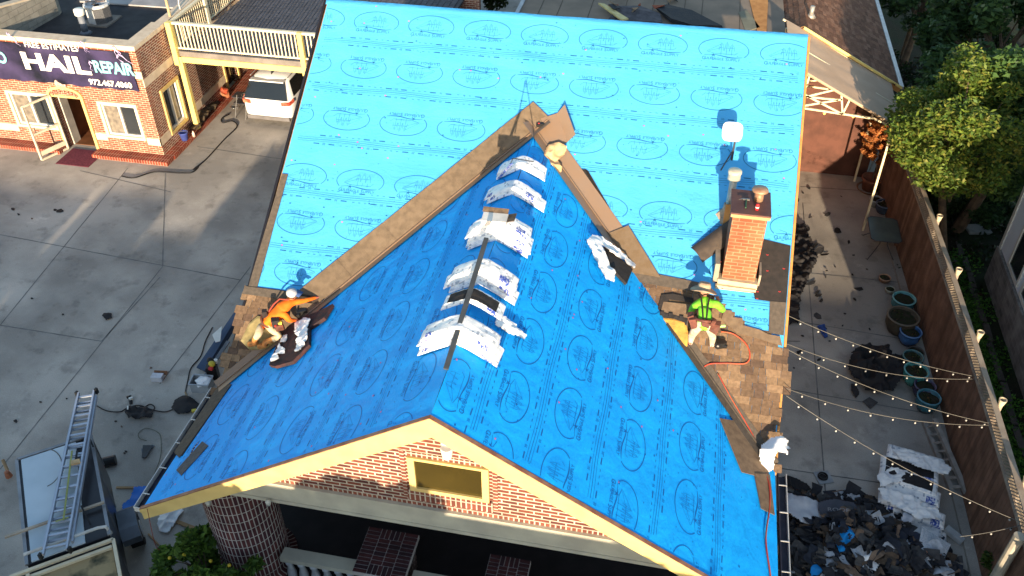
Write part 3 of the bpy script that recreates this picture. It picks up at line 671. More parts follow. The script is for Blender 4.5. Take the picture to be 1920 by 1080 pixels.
# arched doorway with wood door standing open inside
x0,x1=DR[0],DR[2]
mb=MB();mb.box((x0-.10,FY-.06,0),(x0,FY+.05,2.08));mb.box((x1,FY-.06,0),(x1+.10,FY+.05,2.08))
k=10;xm=(x0+x1)/2
for i in range(k):
    a0=math.pi*i/k;a1=math.pi*(i+1)/k;r0=(x1-x0)/2;P=lambda a,r,h:(xm-math.cos(a)*r,FY-.06,2.08+math.sin(a)*h)
    mb.prism([P(a0,r0+.10,.34),P(a1,r0+.10,.34),P(a1,r0,.25),P(a0,r0,.25)],(0,1,0),.07)
mb.box((x0,FY-.03,2.0),(x1,FY+.03,2.08))
df=ob('door_frame',mb,cream,shop)
for i in range(9):
    mb=MB();a=math.pi*(i+.5)/9;q=Vector((xm-math.cos(a)*.44,FY-.035,2.10+math.sin(a)*.12));mb.box((q.x-.035,FY-.03,q.z-.07),(q.x+.035,FY+.0,q.z+.07));ob('arch_brick',mb,shb,df)
mb=MB();mb.box((x0+.02,FY+.26,0.02),(x0+.07,FY+.62,2.0));ob('door',mb,mat('door_white',(.50,.47,.42),.5),df)
mb=MB();mb.box((x0-1,FY+2.0,0),(x1+1,FY+2.05,3));mb.box((x0-1,FY+.3,0.0),(x1+1,FY+2,.02));mb.box((x0-.1,FY+.26,0.02),(x0-.05,FY+2,3));ob('hall_wall',mb,mat('hall_wood',(.20,.08,.035),.6,(.12,.05,.02),3),shop)
# open storm door, hinged on the left and swung out
sdm=mat('storm_frame',(.62,.52,.40),.5,(.5,.42,.32),5)
mb=MB();hx=x0+.02;ang=R(-128);d=Vector((math.cos(ang)*-1,math.sin(ang),0)).normalized();d=Vector((-.42,-.91,0)).normalized()
a=Vector((hx,FY-.07,.05));b=a+d*1.0;z2=Vector((0,0,2.0))
for p,q in((a,a+z2),(b,b+z2),(a,b),(a+z2,b+z2),(a+Vector((0,0,.95)),b+Vector((0,0,.95)))):mb.bar(p,q,.05,.07)
mb.bar(a+Vector((0,0,.22)),b+Vector((0,0,.22)),.03,.16)
sdo=ob('storm_door',mb,sdm,shop)
mb=MB();mb.bar(b-d*.1+Vector((0,0,1.0))+Vector((.04,0,0)),b-d*.1+Vector((0,0,1.2))+Vector((.04,0,0)),.02);ob('handle',mb,mat('steel',(0,0,0)),sdo)
# mat
mb=MB();c=G(182,292);mb.box((DR[0]+.15,FY-1.05,.004),(DR[2]+.25,FY-.02,.025));
single('door_mat',mb,mat('maroon_mat',(.16,.035,.055),.95,(.10,.02,.035),20,.004,200),'maroon mat on the concrete in front of the open shop door','door mat')
# rosette above door
mb=MB();cz=PY(122,163,FY-.08);mb.lathe((xm,FY-.045,2.50),[(0,0),(.17,.001),(.2,.012)],18,M=Matrix.Rotation(R(90),3,'X'));ob('wall_plaque',mb,mat('plaque_red',(.35,.08,.07),.6,(.65,.5,.4),30),shop)
# ---- banner
banm=mat('banner_print',(.055,.04,.11),.5,(.006,.007,.016),.9,.001,8,spec=.3)
BY=FY-.06
bz0=2.55;bz1=3.86;bx0=-22.5;bx1=-14.42
ban=thing('banner','dark purple storm banner advertising auto hail repair across the shop front','banner',(bx1,BY,bz0))
nx=40;nz=10;mb=MB()
for j in range(nz+1):
    for i in range(nx+1):
        x=bx0+(bx1-bx0)*i/nx;z=bz0+(bz1-bz0)*j/nz;edge=-.05*math.sin(i*.9)**2*(1-j/nz)
        mb.v.append((x,BY-.02*math.sin(i*.45+j*.5)-.01,z+edge))
for j in range(nz):
    for i in range(nx):
        a=j*(nx+1)+i;mb.f.append([a,a+1,a+nx+2,a+nx+1]);mb.m.append(0);mb.c.append((1,1,1))
ob('banner_cloth',mb,banm,ban,True)
def lettering(txt,xc,zc,size,m,y=BY-.045,bold=.012,space=1.,name='lettering',parent=None,sx=1.):
    a,b=textpoly(txt,size,space,0,bold);mb=MB()
    n=len(a);v=[(q[0]*sx+xc,y,q[1]+zc) for q in a]+[(q[0]*sx+xc,y+.012,q[1]+zc) for q in a]
    mb.add(v,[f for f in b]+[tuple(i+n for i in f[::-1]) for f in b]);return ob(name,mb,m,parent)
lw=mat('letter_white',(.85,.82,.75),.5,(.8,.77,.7),3);lc_=mat('letter_cyan',(.25,.62,.68),.5,(.2,.55,.62),3)
# pixel anchors on the banner plane
def bn(px,py):q=PY(px,py,BY-.045);return q.x,q.z
x_,z_=bn(95,88);lettering('FREE ESTIMATES',x_,z_+.0,.27,lw,parent=ban,bold=.001)
x_,z_=bn(103,119);lettering('HAIL',x_,z_-.03,.80,lw,parent=ban,bold=.03,sx=1.42)
x_,z_=bn(213,129);lettering('REPAIR',x_-.02,z_,.56,lc_,parent=ban,bold=.02,sx=.80)
x_,z_=bn(-8,107);lettering('AUTO',x_-.28,z_-.02,.56,lc_,parent=ban,bold=.02,sx=.85)
x_,z_=bn(208,158);lettering('972.467.4060',x_-.02,z_+.01,.27,lw,parent=ban,bold=.008,sx=1.05)
lt=mat('lightning',(.62,.50,.80),.5,(.5,.4,.7),3);mb=MB()
for s_,(px,py) in enumerate(((14,66),(152,84),(212,92),(168,120),(222,108))):
    x_,z_=bn(px,py);rr=random.Random(s_)
    for br in range(3):
        p=[(x_,z_+.1)]
        for k_ in range(6):p.append((p[-1][0]+rr.uniform(-.05,.09)*(1+br*.4),p[-1][1]-rr.uniform(.03,.09)))
        a,b=ribbon(p,[.030-.004*i for i in range(7)]);mb.add([(q[0],BY-.037,q[1]) for q in a],[f[::-1] for f in b])
ob('lightning_print',mb,lt,ban)
# ---- things on the shop roof
def px_on(px,py,z):return G(px,py,z)
c=px_on(190,40,3.5)
acw=mat('ac_casing',(.55,.56,.56),.5,(.42,.43,.44),6);ach=mat('ac_coil',(.05,.055,.06),.7,(.10,.10,.11),30)
ac=thing('air_conditioner','round pale condenser unit standing on the black shop roof','air conditioner',(c.x,c.y,3.5))
mb=MB();n=8;r=.42
for i in range(n):
    a=2*math.pi*i/n+.2;b=2*math.pi*(i+1)/n+.2
    mb.prism([(c.x+r*math.cos(a),c.y+r*math.sin(a),3.55),(c.x+r*math.cos(b),c.y+r*math.sin(b),3.55),(c.x+r*math.cos(b),c.y+r*math.sin(b),4.08),(c.x+r*math.cos(a),c.y+r*math.sin(a),4.08)],(math.cos((a+b)/2),math.sin((a+b)/2),0),-.03,0 if i in(5,4) else 1)
ob('casing',mb,[acw,ach],ac);mb=MB();mb.lathe((c.x,c.y,4.08),[(.44,0),(.44,.06),(.36,.09),(.35,.02),(.10,.0),(0,0)],16);ob('fan_shroud',mb,acw,ac)
mb=MB();mb.box((c.x-.5,c.y-.5,3.5),(c.x+.5,c.y+.5,3.55));ob('plinth',mb,mat('wood_grey',(.25,.22,.19),.9),ac)
mb=MB()
for k_ in range(4):
    a=k_*math.pi/2+.3;mb.bar((c.x,c.y,4.20),(c.x+.33*math.cos(a),c.y+.33*math.sin(a),4.22),.10,.015)
ob('fan_blades',mb,mat('fan_brown',(.15,.10,.08),.6),ac)
c=px_on(161,62,3.5);mb=MB();mb.tube([(c.x,c.y,3.5),(c.x,c.y,4.15)],.11,14,0);mb.lathe((c.x,c.y,4.13),[(.12,0),(.17,.02),(.17,.2),(.15,.22),(0,.225)],16,1);mb.lathe((c.x,c.y,3.5),[(.22,0),(.13,.08)],14,0)
single('roof_vent',mb,[mat('vent_grey',(.18,.20,.24),.6),white],'grey vent pipe with a pale cap in front of the condenser','vent pipe',smooth=True)
# cinder block wall beyond
cb2=brick('block_wall',(.30,.28,.25),(.26,.25,.22),(.22,.21,.19),.42,.2,.012,.5,.3)
mb=MB();mb.prism([G(0,92,3.5),G(112,28,3.5)+Vector((0,0,0)),G(112,28,3.5)+Vector((0,0,.75)),G(0,92,3.5)+Vector((0,0,1.25))],(-.3,1,0),.25,0);
a_=G(0,92,3.5);b_=G(112,28,3.5);mb.prism([a_+Vector((0,0,1.25)),b_+Vector((0,0,.75)),b_+Vector((-.1,.35,.75)),a_+Vector((-.1,.35,1.25))],(0,0,1),.06,1)
single('block_wall',mb,[cb2,band],'grey concrete block wall rising beyond the black shop roof','wall')
mb=MB();q=[G(150,5,3.5),G(340,18,3.5),G(360,-60,3.5),G(150,-60,3.5)];mb.prism([Vector((p_.x,p_.y,3.51)) for p_ in q],(0,0,1),.05);ob('roof_coating',mb,mat('pale_roof',(.40,.38,.37),.9,(.28,.27,.27),1.5),shop)
# ================================================================ DECK (balcony) beside the shop
DZ=3.05;DY=17.50;DX=FX+.02
yel=mat('yellow_paint',(.80,.62,.20),.55,(.74,.56,.18),3)
rcream=mat('rail_cream',(.75,.66,.46),.55,(.68,.58,.40),3)
balc=thing('balcony','cream railed balcony deck with grey tiles bridging shop and house','balcony',(DX,DY,0))
dk=MB();dk.box((DX+.30,DY+.12,DZ-.12),(-5.6,30,DZ-.02));ob('deck_slab',dk,mat('deck_dark',(.10,.095,.10),.9),balc)
mb=MB();tl=.22
for i in range(int((-5.6-DX-.3)/tl)):
    for j in range(55):
        x=DX+.30+i*tl;y=DY+.15+j*tl;k_=rnd.uniform(.85,1.15);mb.box((x+.012,y+.012,DZ-.02),(x+tl-.012,y+tl-.012,DZ+.006),0,(.10*k_,.10*k_,.115*k_))
ob('deck_tiles',mb,mat('vc_tile',(1,1,1),.85,(.8,.8,.8),9,vc=True),balc)
mb=MB();mb.box((DX+.26,DY+.02,DZ-.16),(-5.6,DY+.12,DZ+.02));ob('deck_edge',mb,mat('edge_grey',(.22,.19,.17),.8),balc)
mb=MB();mb.box((DX+.25,DY-.03,DZ-.36),(-5.6,DY+.12,DZ-.16));ob('beam',mb,yel,balc)
mb=MB();mb.box((DX+.16,DY-.05,0.13),(DX+.33,DY+.11,DZ-.16));ob('post',mb,yel,balc)
mb=MB();mb.box((DX+.06,DY-.10,DZ-.45),(DX+.24,DY+.10,DZ+1.05));ob('corner_post',mb,yel,balc)
mb=MB();mb.box((DX+.25,DY+.0,DZ+.97),(-5.6,DY+.12,DZ+1.04));mb.box((DX+.25,DY+.03,DZ+.10),(-5.6,DY+.09,DZ+.15));ob('handrail',mb,rcream,balc)
n=0;x=DX+.36
while x<-8.2:
    if abs(x+9.45)>.09:
        mb=MB();mb.box((x-.018,DY+.045,DZ+.15),(x+.018,DY+.075,DZ+.97));ob('baluster',mb,rcream,balc)
    x+=.135
mb=MB();mb.box((-9.52,DY-.05,DZ-.45),(-9.36,DY+.10,DZ+1.05));ob('post',mb,yel,balc)
# side railing running back
sx=DX+.16
mb=MB();mb.box((sx-.05,DY+.12,DZ+.97),(sx+.06,28,DZ+1.04));mb.box((sx-.02,DY+.12,DZ+.10),(sx+.03,28,DZ+.15));ob('handrail',mb,rcream,balc)
y=DY+.25
while y<22.5:
    mb=MB();mb.box((sx-.012,y-.018,DZ+.15),(sx+.02,y+.018,DZ+.97));ob('baluster',mb,rcream,balc);y+=.14
for y in(19.9,22.4):
    mb=MB();mb.box((sx-.09,y-.08,DZ-.05),(sx+.09,y+.08,DZ+1.15));ob('corner_post',mb,rcream,balc)
# utility pole behind corner
q=G(310,40,4.0);mb=MB();mb.tube([(DX-.05,DY+.5,3.5),(DX-.12,DY+.6,9)],.05,10)
single('metal_pole',mb,mat('tan_metal',(.42,.33,.20),.5),'thin tan pole rising from the shop parapet beside the balcony','pole')
mb=MB();mb.tube([(DX-.05,DY+1.2,3.52),(DX-.0,DY+1.1,4.3),(DX+.02,DY+1.3,4.8)],.02,8);mb.tube([(DX-.05,DY+1.3,3.52),(DX+.1,DY+1.0,3.9)],.03,8)
single('roof_cable',mb,mat('cable_white',(.6,.58,.55),.5),'pale cable curling up beside the thin tan pole','cable')
# lower storey back wall under deck
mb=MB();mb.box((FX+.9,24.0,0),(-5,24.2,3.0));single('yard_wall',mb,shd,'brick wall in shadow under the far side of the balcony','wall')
# ================================================================ opposite side of the street, off frame: blocks added to shade the yard
occ=mat('shade_block_wall',(.35,.30,.25),.9)
def shade_block(x0,x1,y0,y1,h,label):  # unseen block added to cast shade; height and gaps shape the sun streaks
    mb=MB();mb.box((x0,y0,0),(x1,y1,h-.25));o=single('street_shade_block',mb,occ,label,'building')
    m2=MB();m2.box((x0-.12,y0-.12,h-.25),(x1+.12,y1+.12,h));ob('roof',m2,tar,o)
    for k_ in range(3):
        m2=MB();xx=x0+(x1-x0)*(k_+.5)/3;m2.box((xx-.5,y1-.02,1),(xx+.5,y1+.03,2.1));ob('window',m2,gl,o)
    return o
shade_block(-32,-17.39,-16,-12,4.62,'tallest flat roofed added shade block across the street at the far west')
shade_block(-17.15,-12.12,-16,-12,3.86,'long low added shade block west of the narrow gap across the street')
shade_block(-11.50,-9.4,-16,-12,3.92,'narrow added shade block just east of the narrow gap across the street')
shade_block(-9.15,-7.60,-16,-12,3.62,'lower narrow added shade block beside the half open gap across the street')
shade_block(-6.95,-5.6,-16,-12,4.4,'small square added shade block beside the street trees')
shade_block(-5.58,5.9,-16,-12,5.75,'long tall added shade block behind the row of street trees')
shade_block(-7.44,-7.11,-15,-13,3.45,'low added block shortening the sun streak through the gap across the street')  # added low block, limits how far the sun streak reaches
shade_block(-11.96,-11.66,-15,-13,2.75,'lowest added block trimming the sun streak in the western gap across the street')
shade_block(5.92,7.58,-16,-12,4.5,'narrow lower added shade block at the east end of the street trees')
shade_block(7.6,30,-16,-12,3.75,'wide low added shade block across the street behind the viewer')
# ================================================================ FOLIAGE
def leafcloud(name,centers,n,size,cols,parent=None,kind=None,seed=1,squash=1.,ret=False):
    """many small leaf faces spread through clumps: centers = [(x,y,z,r)]"""
    rs=np.random.RandomState(seed);c=np.array(centers,float);w_=c[:,3]**2;w_/=w_.sum();k=rs.choice(len(c),n,p=w_)
    d=rs.normal(size=(n,3));d/=np.linalg.norm(d,axis=1)[:,None];rad=rs.rand(n)**.45
    P=c[k,:3]+d*(c[k,3]*rad)[:,None]*np.array([1,1,squash])
    a=rs.normal(size=(n,3));a[:,2]*=.6;a/=np.linalg.norm(a,axis=1)[:,None];b=np.cross(a,rs.normal(size=(n,3)));b/=np.linalg.norm(b,axis=1)[:,None]
    s=size*(.6+.8*rs.rand(n))[:,None];V=np.stack([P-a*s,P-b*s*.45,P+a*s,P+b*s*.45],1).reshape(-1,3)
    me=bpy.data.meshes.new(name);me.vertices.add(4*n);me.vertices.foreach_set("co",V.ravel());me.loops.add(4*n);me.loops.foreach_set("vertex_index",np.arange(4*n));me.polygons.add(n);me.polygons.foreach_set("loop_start",np.arange(0,4*n,4));me.polygons.foreach_set("loop_total",np.full(n,4))
    me.update();cl=np.array(cols);ci=rs.choice(len(cl),n);kk=(.8+.4*rs.rand(len(c)))[k];cc=np.ones((n,4));cc[:,:3]=cl[ci]*kk[:,None]*(.8+.4*rs.rand(n))[:,None]
    ca=me.color_attributes.new("Col",'FLOAT_COLOR','CORNER');ca.data.foreach_set("color",np.repeat(cc,4,axis=0).ravel())
    me.materials.append(leafm);o=bpy.data.objects.new(name,me);C.objects.link(o)
    if parent:
        me.transform(Matrix.Translation(-rootloc(parent)));o.parent=parent
    return o
def make_leafm():
    m=bpy.data.materials.new('leaf');m.use_nodes=True;t=m.node_tree;b=t.nodes["Principled BSDF"];N=t.nodes.new;Lk=t.links.new
    at=N("ShaderNodeAttribute");at.attribute_name="Col";Lk(at.outputs[0],b.inputs[0]);b.inputs["Roughness"].default_value=.55;b.inputs["Specular IOR Level"].default_value=.25
    tr=N("ShaderNodeBsdfTranslucent");Lk(at.outputs[0],tr.inputs[0]);mx=N("ShaderNodeMixShader");mx.inputs[0].default_value=.35;out=t.nodes["Material Output"]
    Lk(b.outputs[0],mx.inputs[1]);Lk(tr.outputs[0],mx.inputs[2]);Lk(mx.outputs[0],out.inputs[0]);return m
leafm=make_leafm()
barkm=mat('bark',(.13,.09,.06),.95,(.07,.05,.035),5,.02,14)
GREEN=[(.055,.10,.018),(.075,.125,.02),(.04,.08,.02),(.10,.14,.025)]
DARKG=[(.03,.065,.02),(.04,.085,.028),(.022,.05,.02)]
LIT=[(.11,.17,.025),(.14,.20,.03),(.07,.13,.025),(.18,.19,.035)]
def tree(name,label,cat,base,h,crown,nl,size,cols,group=None,seed=1,nc=26,trunk=.16,lean=(0,0)):
    """base xyz, h trunk height, crown (cx,cy,cz,rx,ry,rz)"""
    rr=random.Random(seed);t=thing(name,label,cat,base,group);cx,cy,cz,rx,ry,rz=crown;mb=MB();B=Vector(base)
    top=Vector((cx,cy,cz));m_=B.lerp(top,.5)+Vector((rr.uniform(-.3,.3),rr.uniform(-.3,.3),0));mb.tube([B,m_,top],[trunk,trunk*.7,trunk*.3],8)
    cs=[]
    for i in range(nc):
        while 1:
            a,b,c=rr.uniform(-1,1),rr.uniform(-1,1),rr.uniform(-1,1)
            if .25<a*a+b*b+c*c<1:break
        q=Vector((cx+a*rx,cy+b*ry,cz+c*rz));s_=rr.uniform(.20,.42)*min(rx,ry,rz)**.8;cs.append((q.x,q.y,q.z,s_))
        st=B.lerp(top,rr.uniform(.45,.95));mb.tube([st,st.lerp(q,.5)+Vector((0,0,.15)),q],[trunk*.30,trunk*.18,trunk*.06],5)
    ob('trunk',mb,barkm,t);leafcloud('crown',cs,nl,size,cols,t,seed=seed);return t
# street trees behind the viewer: their leafy tops dapple the gable front
tree('street_tree','street tree whose crown dapples the left of the gable front','tree',(-3.4,-9,0),5,(-3.2,-9,3.6,2.6,1.3,2.2),15000,.12,GREEN,'trees along the street front',11,40)
tree('street_tree','street tree in the middle of the row across the street','tree',(.4,-9,0),5,(.4,-9,3.4,2.8,1.3,2.35),15000,.12,GREEN,'trees along the street front',12,40)
tree('street_tree','street tree at the east end of the row','tree',(3.8,-9,0),5,(3.7,-9,3.3,1.9,1.3,2.2),7000,.12,GREEN,'trees along the street front',13,36)
tree('street_tree','bushy street tree low beside the small shade block','tree',(-5.2,-8.6,0),5,(-5.2,-8.6,3.5,1.6,1.2,2.05),7000,.12,GREEN,'trees along the street front',14,30)
tree('street_tree','low street tree by the wide shade block','tree',(6.6,-9.4,0),4,(6.5,-9.4,2.2,1.9,1.2,1.75),7000,.12,GREEN,'trees along the street front',15,30)
# ================================================================ PATIO CANOPY
cyf,cyb=15.75,18.70
canc=mat('canopy_cloth',(.50,.36,.25),.85,(.44,.31,.21),1.5,.003,5)
trm=mat('truss_paint',(.72,.62,.42),.5,(.62,.52,.34),4)
can=thing('patio_canopy','tan fabric canopy on cream trusses at the back of the patio','canopy',(9.05,cyf,0))
zt_=lambda x:4.959-(x-6.194)*(4.959-3.498)/(9.052-6.194)
mb=MB();nx=16;ny=10
for j in range(ny+1):
    for i in range(nx+1):
        x=5.7+(9.12-5.7)*i/nx;y=cyf-.05+(cyb-cyf)*j/ny;mb.v.append((x,y,zt_(x)+.03+.02*math.sin(j*2.1)*math.sin(i*.5)))
for j in range(ny):
    for i in range(nx):
        a=j*(nx+1)+i;mb.f.append([a,a+1,a+nx+2,a+nx+1]);mb.m.append(0);mb.c.append((1,1,1))
for x0_,x1_ in((5.7,9.12),):
    mb.prism([(x0_,cyf-.05,zt_(x0_)+.03),(x1_,cyf-.05,zt_(x1_)+.03),(x1_,cyf-.05,zt_(x1_)-.05),(x0_,cyf-.05,zt_(x0_)-.05)],(0,1,0),.01)
ob('canopy_cloth',mb,canc,can,True)
def T3(px,py,y=cyf):q=PY(px,py,y);return q
for yy in(cyf,17.2,cyb-.1):
    mb=MB();o_=Vector((0,yy-cyf,0));s_=.05
    L=[((5.6,zt_(5.6)),(9.05,zt_(9.05))),((5.6,3.93),(8.25,3.75)),((8.25,3.75),(9.05,3.47)),((5.6,4.25),(7.2,4.22)),((5.6,3.95),(7.0,4.5)),((6.2,3.9),(6.3,4.88)),((7.4,3.8),(7.5,4.28)),((7.4,3.8),(7.25,4.38)),((6.2,3.92),(7.3,4.25)),((5.75,3.95),(5.8,5.1)),((5.8,4.5),(6.3,4.6)),((7.4,3.8),(5.7,4.55))]
    for a,b in L:mb.bar((a[0],cyf,a[1])+o_ if False else Vector((a[0],cyf,a[1]))+o_,Vector((b[0],cyf,b[1]))+o_,s_)
    ob('truss',mb,trm,can)
for yy in(cyf,cyb-.1):
    mb=MB();mb.box((8.79,yy-.03,0),(8.85,yy+.03,3.55));ob('post',mb,trm,can)
    mb=MB();mb.box((5.72,yy-.04,0),(5.80,yy+.04,5));ob('post',mb,trm,can)
bulbm=mat('bulb_warm',(1,.35,.06),.4,emit=2.2);wire=mat('wire',(.03,.03,.03),.6)
for px,py in((1546,212),(1600,218)):
    q=T3(px,py);mb=MB();mb.ball(q,(.035,.035,.05),10,7,0);mb.tube([q+Vector((0,0,.03)),(q.x,q.y,3.85)],.008,6,1);single('hanging_bulb',mb,[bulbm,wire],'orange glowing bulb hanging under the canopy truss, '+('nearer the roof edge' if px<1570 else 'nearer the fence'),'bulb','bulbs under the canopy',smooth=True)
# rear annex with clay-coloured shingle roof
ax,az=6.25,5.05
an=thing('rear_annex','rear annex with brown shingled gable roof and orange rake boards','building',(8,19,0))
Fa=Frame((9.35,18.72,3.42),(0,1,0),(ax-9.35,0,az-3.42));La=math.hypot(ax-9.35,az-3.42)
Fb=Frame((3.4,18.72,3.42),(0,-1,0),(ax-3.4,0,az-3.42));Lb=math.hypot(ax-3.4,az-3.42)
CL=[(.20,.105,.07),(.24,.125,.08),(.17,.09,.06),(.27,.15,.10)]
mb=MB();mb.prism([Fa.at(0,0,-.02),Fa.at(14,0,-.02),Fa.at(14,La,-.02),Fa.at(0,La,-.02)],-Fa.n,.1);mb.prism([Fb.at(0,0,-.02),Fb.at(-14,0,-.02),Fb.at(-14,Lb,-.02),Fb.at(0,Lb,-.02)],-Fb.n,.1);ob('roof_decking',mb,deck,an)
shingles('roof',Fa,[Fa.at(0,0),Fa.at(14,0),Fa.at(14,La),Fa.at(0,La)],an,CL,.14,(.22,.34),lift=.0,seed=8)
shingles('roof',Fb,[Fb.at(0,0),Fb.at(-14,0),Fb.at(-14,Lb),Fb.at(0,Lb)],an,CL,.16,(.18,.26),lift=.0,seed=9)
mb=MB()
for x1_ in(9.42,3.3):
    z1_=3.38;mb.prism([(ax,18.66,az+.02),(x1_,18.66,z1_+.02),(x1_,18.66,z1_-.20),(ax,18.66,az-.20)],(0,1,0),.05)
ob('rake_board',mb,mat('rake_orange',(.66,.34,.11),.7,(.55,.27,.08),5),an)
mb=MB();mb.prism([(ax,18.60,az+.035),(9.46,18.60,3.42),(9.46,18.60,3.34),(ax,18.60,az-.04)],(0,1,0),.05);ob('rake_trim',mb,yel,an)
mb=MB();mb.box((3.6,18.9,0),(9.2,19.05,3.4));mb.prism([(3.6,18.9,3.4),(9.2,18.9,3.4),(ax,18.9,az-.15)],(0,1,0),.15);ob('wall',mb,mat('annex_wall',(.12,.05,.035),.9,(.08,.035,.025),3),an)
mb=MB();mb.box((9.40,18.7,3.30),(9.52,32,3.40));ob('gutter',mb,gut,an)
q=PX(1517,35,7.2);mb=MB();c=Fa.at(Fa.uv(hit(1520,32,Fa.n,Vector(Fa.n).dot(Fa.o)))[0],Fa.uv(hit(1520,32,Fa.n,Vector(Fa.n).dot(Fa.o)))[1],0);mb.tube([c,c+Vector((0,-.02,.35))],.07,12);mb.lathe(c,[(.16,0),(.08,.1)],12);ob('roof_vent',mb,galv,an,True)
# tan tear-off decking roof and debris behind the ridge
td=mat('tearoff_deck',(.26,.20,.15),.9,(.19,.15,.115),1.2,.004,20)
bk=thing('rear_flat_roof','bare tan decked rear roof strewn with torn felt behind the main ridge','roof',(1.6,20,0))
mb=MB();mb.box((-2.4,14.2,4.7),(5.75,30,4.85));ob('roof_decking',mb,td,bk)
mb=MB()
for k_ in range(9):
    x=-2.0+k_*.9+rnd.uniform(-.2,.2);mb.box((x,14.2,4.852),(x+.02,30,4.858))
ob('seam',mb,mat('seam_dark',(.10,.08,.06),.9),bk)
mb=MB();mb.box((-2.3,14.3,0),(5.6,29,4.7));ob('wall',mb,brk,bk)
mb=MB();mb.box((-2.52,14.2,4.66),(-2.4,30,4.9));ob('edge_metal',mb,mat('metal_edge_blue',(.35,.38,.42),.4),bk)
mb=MB();mb.prism([G(1437,60,4.86),G(1440,0,4.86),G(1405,0,4.86),G(1420,60,4.86)],(0,0,1),.02);ob('edge_board',mb,woodo,bk)
mb=MB();mb.prism([G(1385,24,4.86),G(1400,20,4.86),G(1425,52,4.86),G(1398,60,4.86)],(0,0,1),.02);single('plywood_offcut',mb,mat('ply_green',(.22,.21,.15),.9),'grey green plywood offcut lying flat on the tan rear roof','plywood')
def scrap(name,pix,m,label,cat,z=4.87,t=.03,f=None,amp=.04,group=None):
    mb=MB();q=[(f(*p) if f else G(*p,z)) for p in pix];mb.prism(q,(0,0,1),t);rumple(mb,amp,3,len(pix));return single(name,mb,m,label,cat,group)
scrap('felt_scrap',[(1225,20),(1250,14),(1290,22),(1352,54),(1300,55),(1255,42)],mat('felt_navy',(.018,.022,.032),.8,(.03,.03,.035),6,.01,20),'large dark navy torn felt sheet lying behind the main ridge','felt',amp=.12,t=.12)
scrap('felt_scrap',[(1160,20),(1200,18),(1235,30),(1240,44),(1160,42),(1140,48)],mat('felt_grey',(.12,.11,.12),.9,(.07,.065,.07),6,.01,20),'grey shingle scrap pile beside the yellow board behind the ridge','felt',amp=.10,t=.10)
scrap('board',[(1122,8),(1134,10),(1178,38),(1165,40)],mat('board_yellow',(.75,.62,.28),.7),'pale yellow board lying beside the grey scraps behind the ridge','board',z=4.98,amp=.01,t=.05)
for i in range(14):
    x=rnd.uniform(1135,1270);y=rnd.uniform(-15,22);s_=rnd.uniform(6,14)
    mb=MB();q=[G(x+rnd.uniform(-s_,s_),y+rnd.uniform(-s_*.6,s_*.6),4.88+i*.015) for _ in range(5)];c_=sum(q,Vector())/5;q.sort(key=lambda v:math.atan2(v.y-c_.y,v.x-c_.x));mb.prism(q,(0,0,1),.02);rumple(mb,.08,3,i)
    single('debris_piece',mb,[mat('felt_navy',(0,0,0)),mat('felt_grey',(0,0,0)),mat('rust_board',(.28,.07,.03),.8),deck][i%4],'small torn piece in the debris heap behind the ridge','debris','debris heap behind the ridge')
mb=MB();mb.box((-6.2,13.7,5.0),(-3.2,15,5.1));mb.box((-6.1,13.8,4.6),(-3.3,14.9,5.0));  # dark strip of roof left
single('rear_porch_roof',mb,mat('rust_roof',(.07,.04,.04),.9,(.05,.05,.07),1.5),'low dark rusty roof behind the left end of the main ridge','roof')
# ================================================================ FENCE
fen=thing('fence','tall brown board fence with lattice top along the patio','fence',(9.5,9,0))
fx=lambda y:9.97-.0021*(y-3)**2
mb=MB();y=1.5;fcol=mat('vc_fence',(1,1,1),.9,(.6,.6,.6),2.5,.003,40,vc=True)
while y<19:
    k_=rnd.uniform(.7,1.2);x=fx(y);mb.box((x,y+.005,0),(x+.025,y+.135,2.02),0,(.23*k_,.125*k_,.08*k_));y+=.14
ob('boards',mb,fcol,fen)
latm=mat('lattice_wood',(.40,.33,.25),.85,(.28,.22,.17),3)
mb=MB();[mb.bar((fx(a)+.02,a,z),(fx(a+2.5)+.02,a+2.5,z),w_,h_) for a in(1.5,4,6.5,9,11.5,14,16.5) for z,w_,h_ in((2.04,.06,.05),(2.40,.06,.05),(2.44,.12,.025))];ob('rail',mb,latm,fen)
mb=MB();y=1.5
while y<18.6:
    for s_ in(1,-1):
        a=(fx(y)+.02+s_*.006,y,2.06 if s_>0 else 2.38);b=(fx(y+.36)+.02+s_*.006,y+.36,2.38 if s_>0 else 2.06);mb.bar(a,b,.008,.022)
    y+=.09
ob('lattice',mb,latm,fen)
mb=MB();[mb.bar((fx(a)-.10,a,.04),(fx(a+2.7)-.10,a+2.7,.04),.2,.08) for a in(1.5,4.2,6.9,9.6,12.3)];ob('concrete_curb',mb,conc,fen)
lampm=mat('lamp_cream',(.62,.50,.34),.6,(.5,.4,.27),5)
for y in(4.15,6.2,8.3,10.6,12.9,15.2):
    x=fx(y)+.12;mb=MB();mb.box((x-.04,y-.04,1.6),(x+.04,y+.04,2.44));ob('fence_post',mb,latm,fen)
    mb=MB();mb.lathe((x+.01,y,2.44),[(.045,0),(.05,.01),(.08,.17),(.06,.17),(.03,.03)],12);single('post_cup',mb,lampm,'cream cup on the fence post '+{4.15:'nearest the bottom right corner',6.2:'second from the bottom of the picture',8.3:'halfway along the fence',10.6:'above the glass table',12.9:'beside the brown potted conifer',15.2:'closest to the canopy'}[y],'cup','cups on the fence posts')
# gate pillar at the bottom corner
q=G(1912,1005,2.3);mb=MB();mb.tube([(q.x+.0,q.y-.0,0),(q.x+.0,q.y-.0,2.3)],.10,12);
single('pale_pole',mb,mat('pole_tan',(.42,.38,.30),.8),'thick tan pole at the near end of the fence','pole')
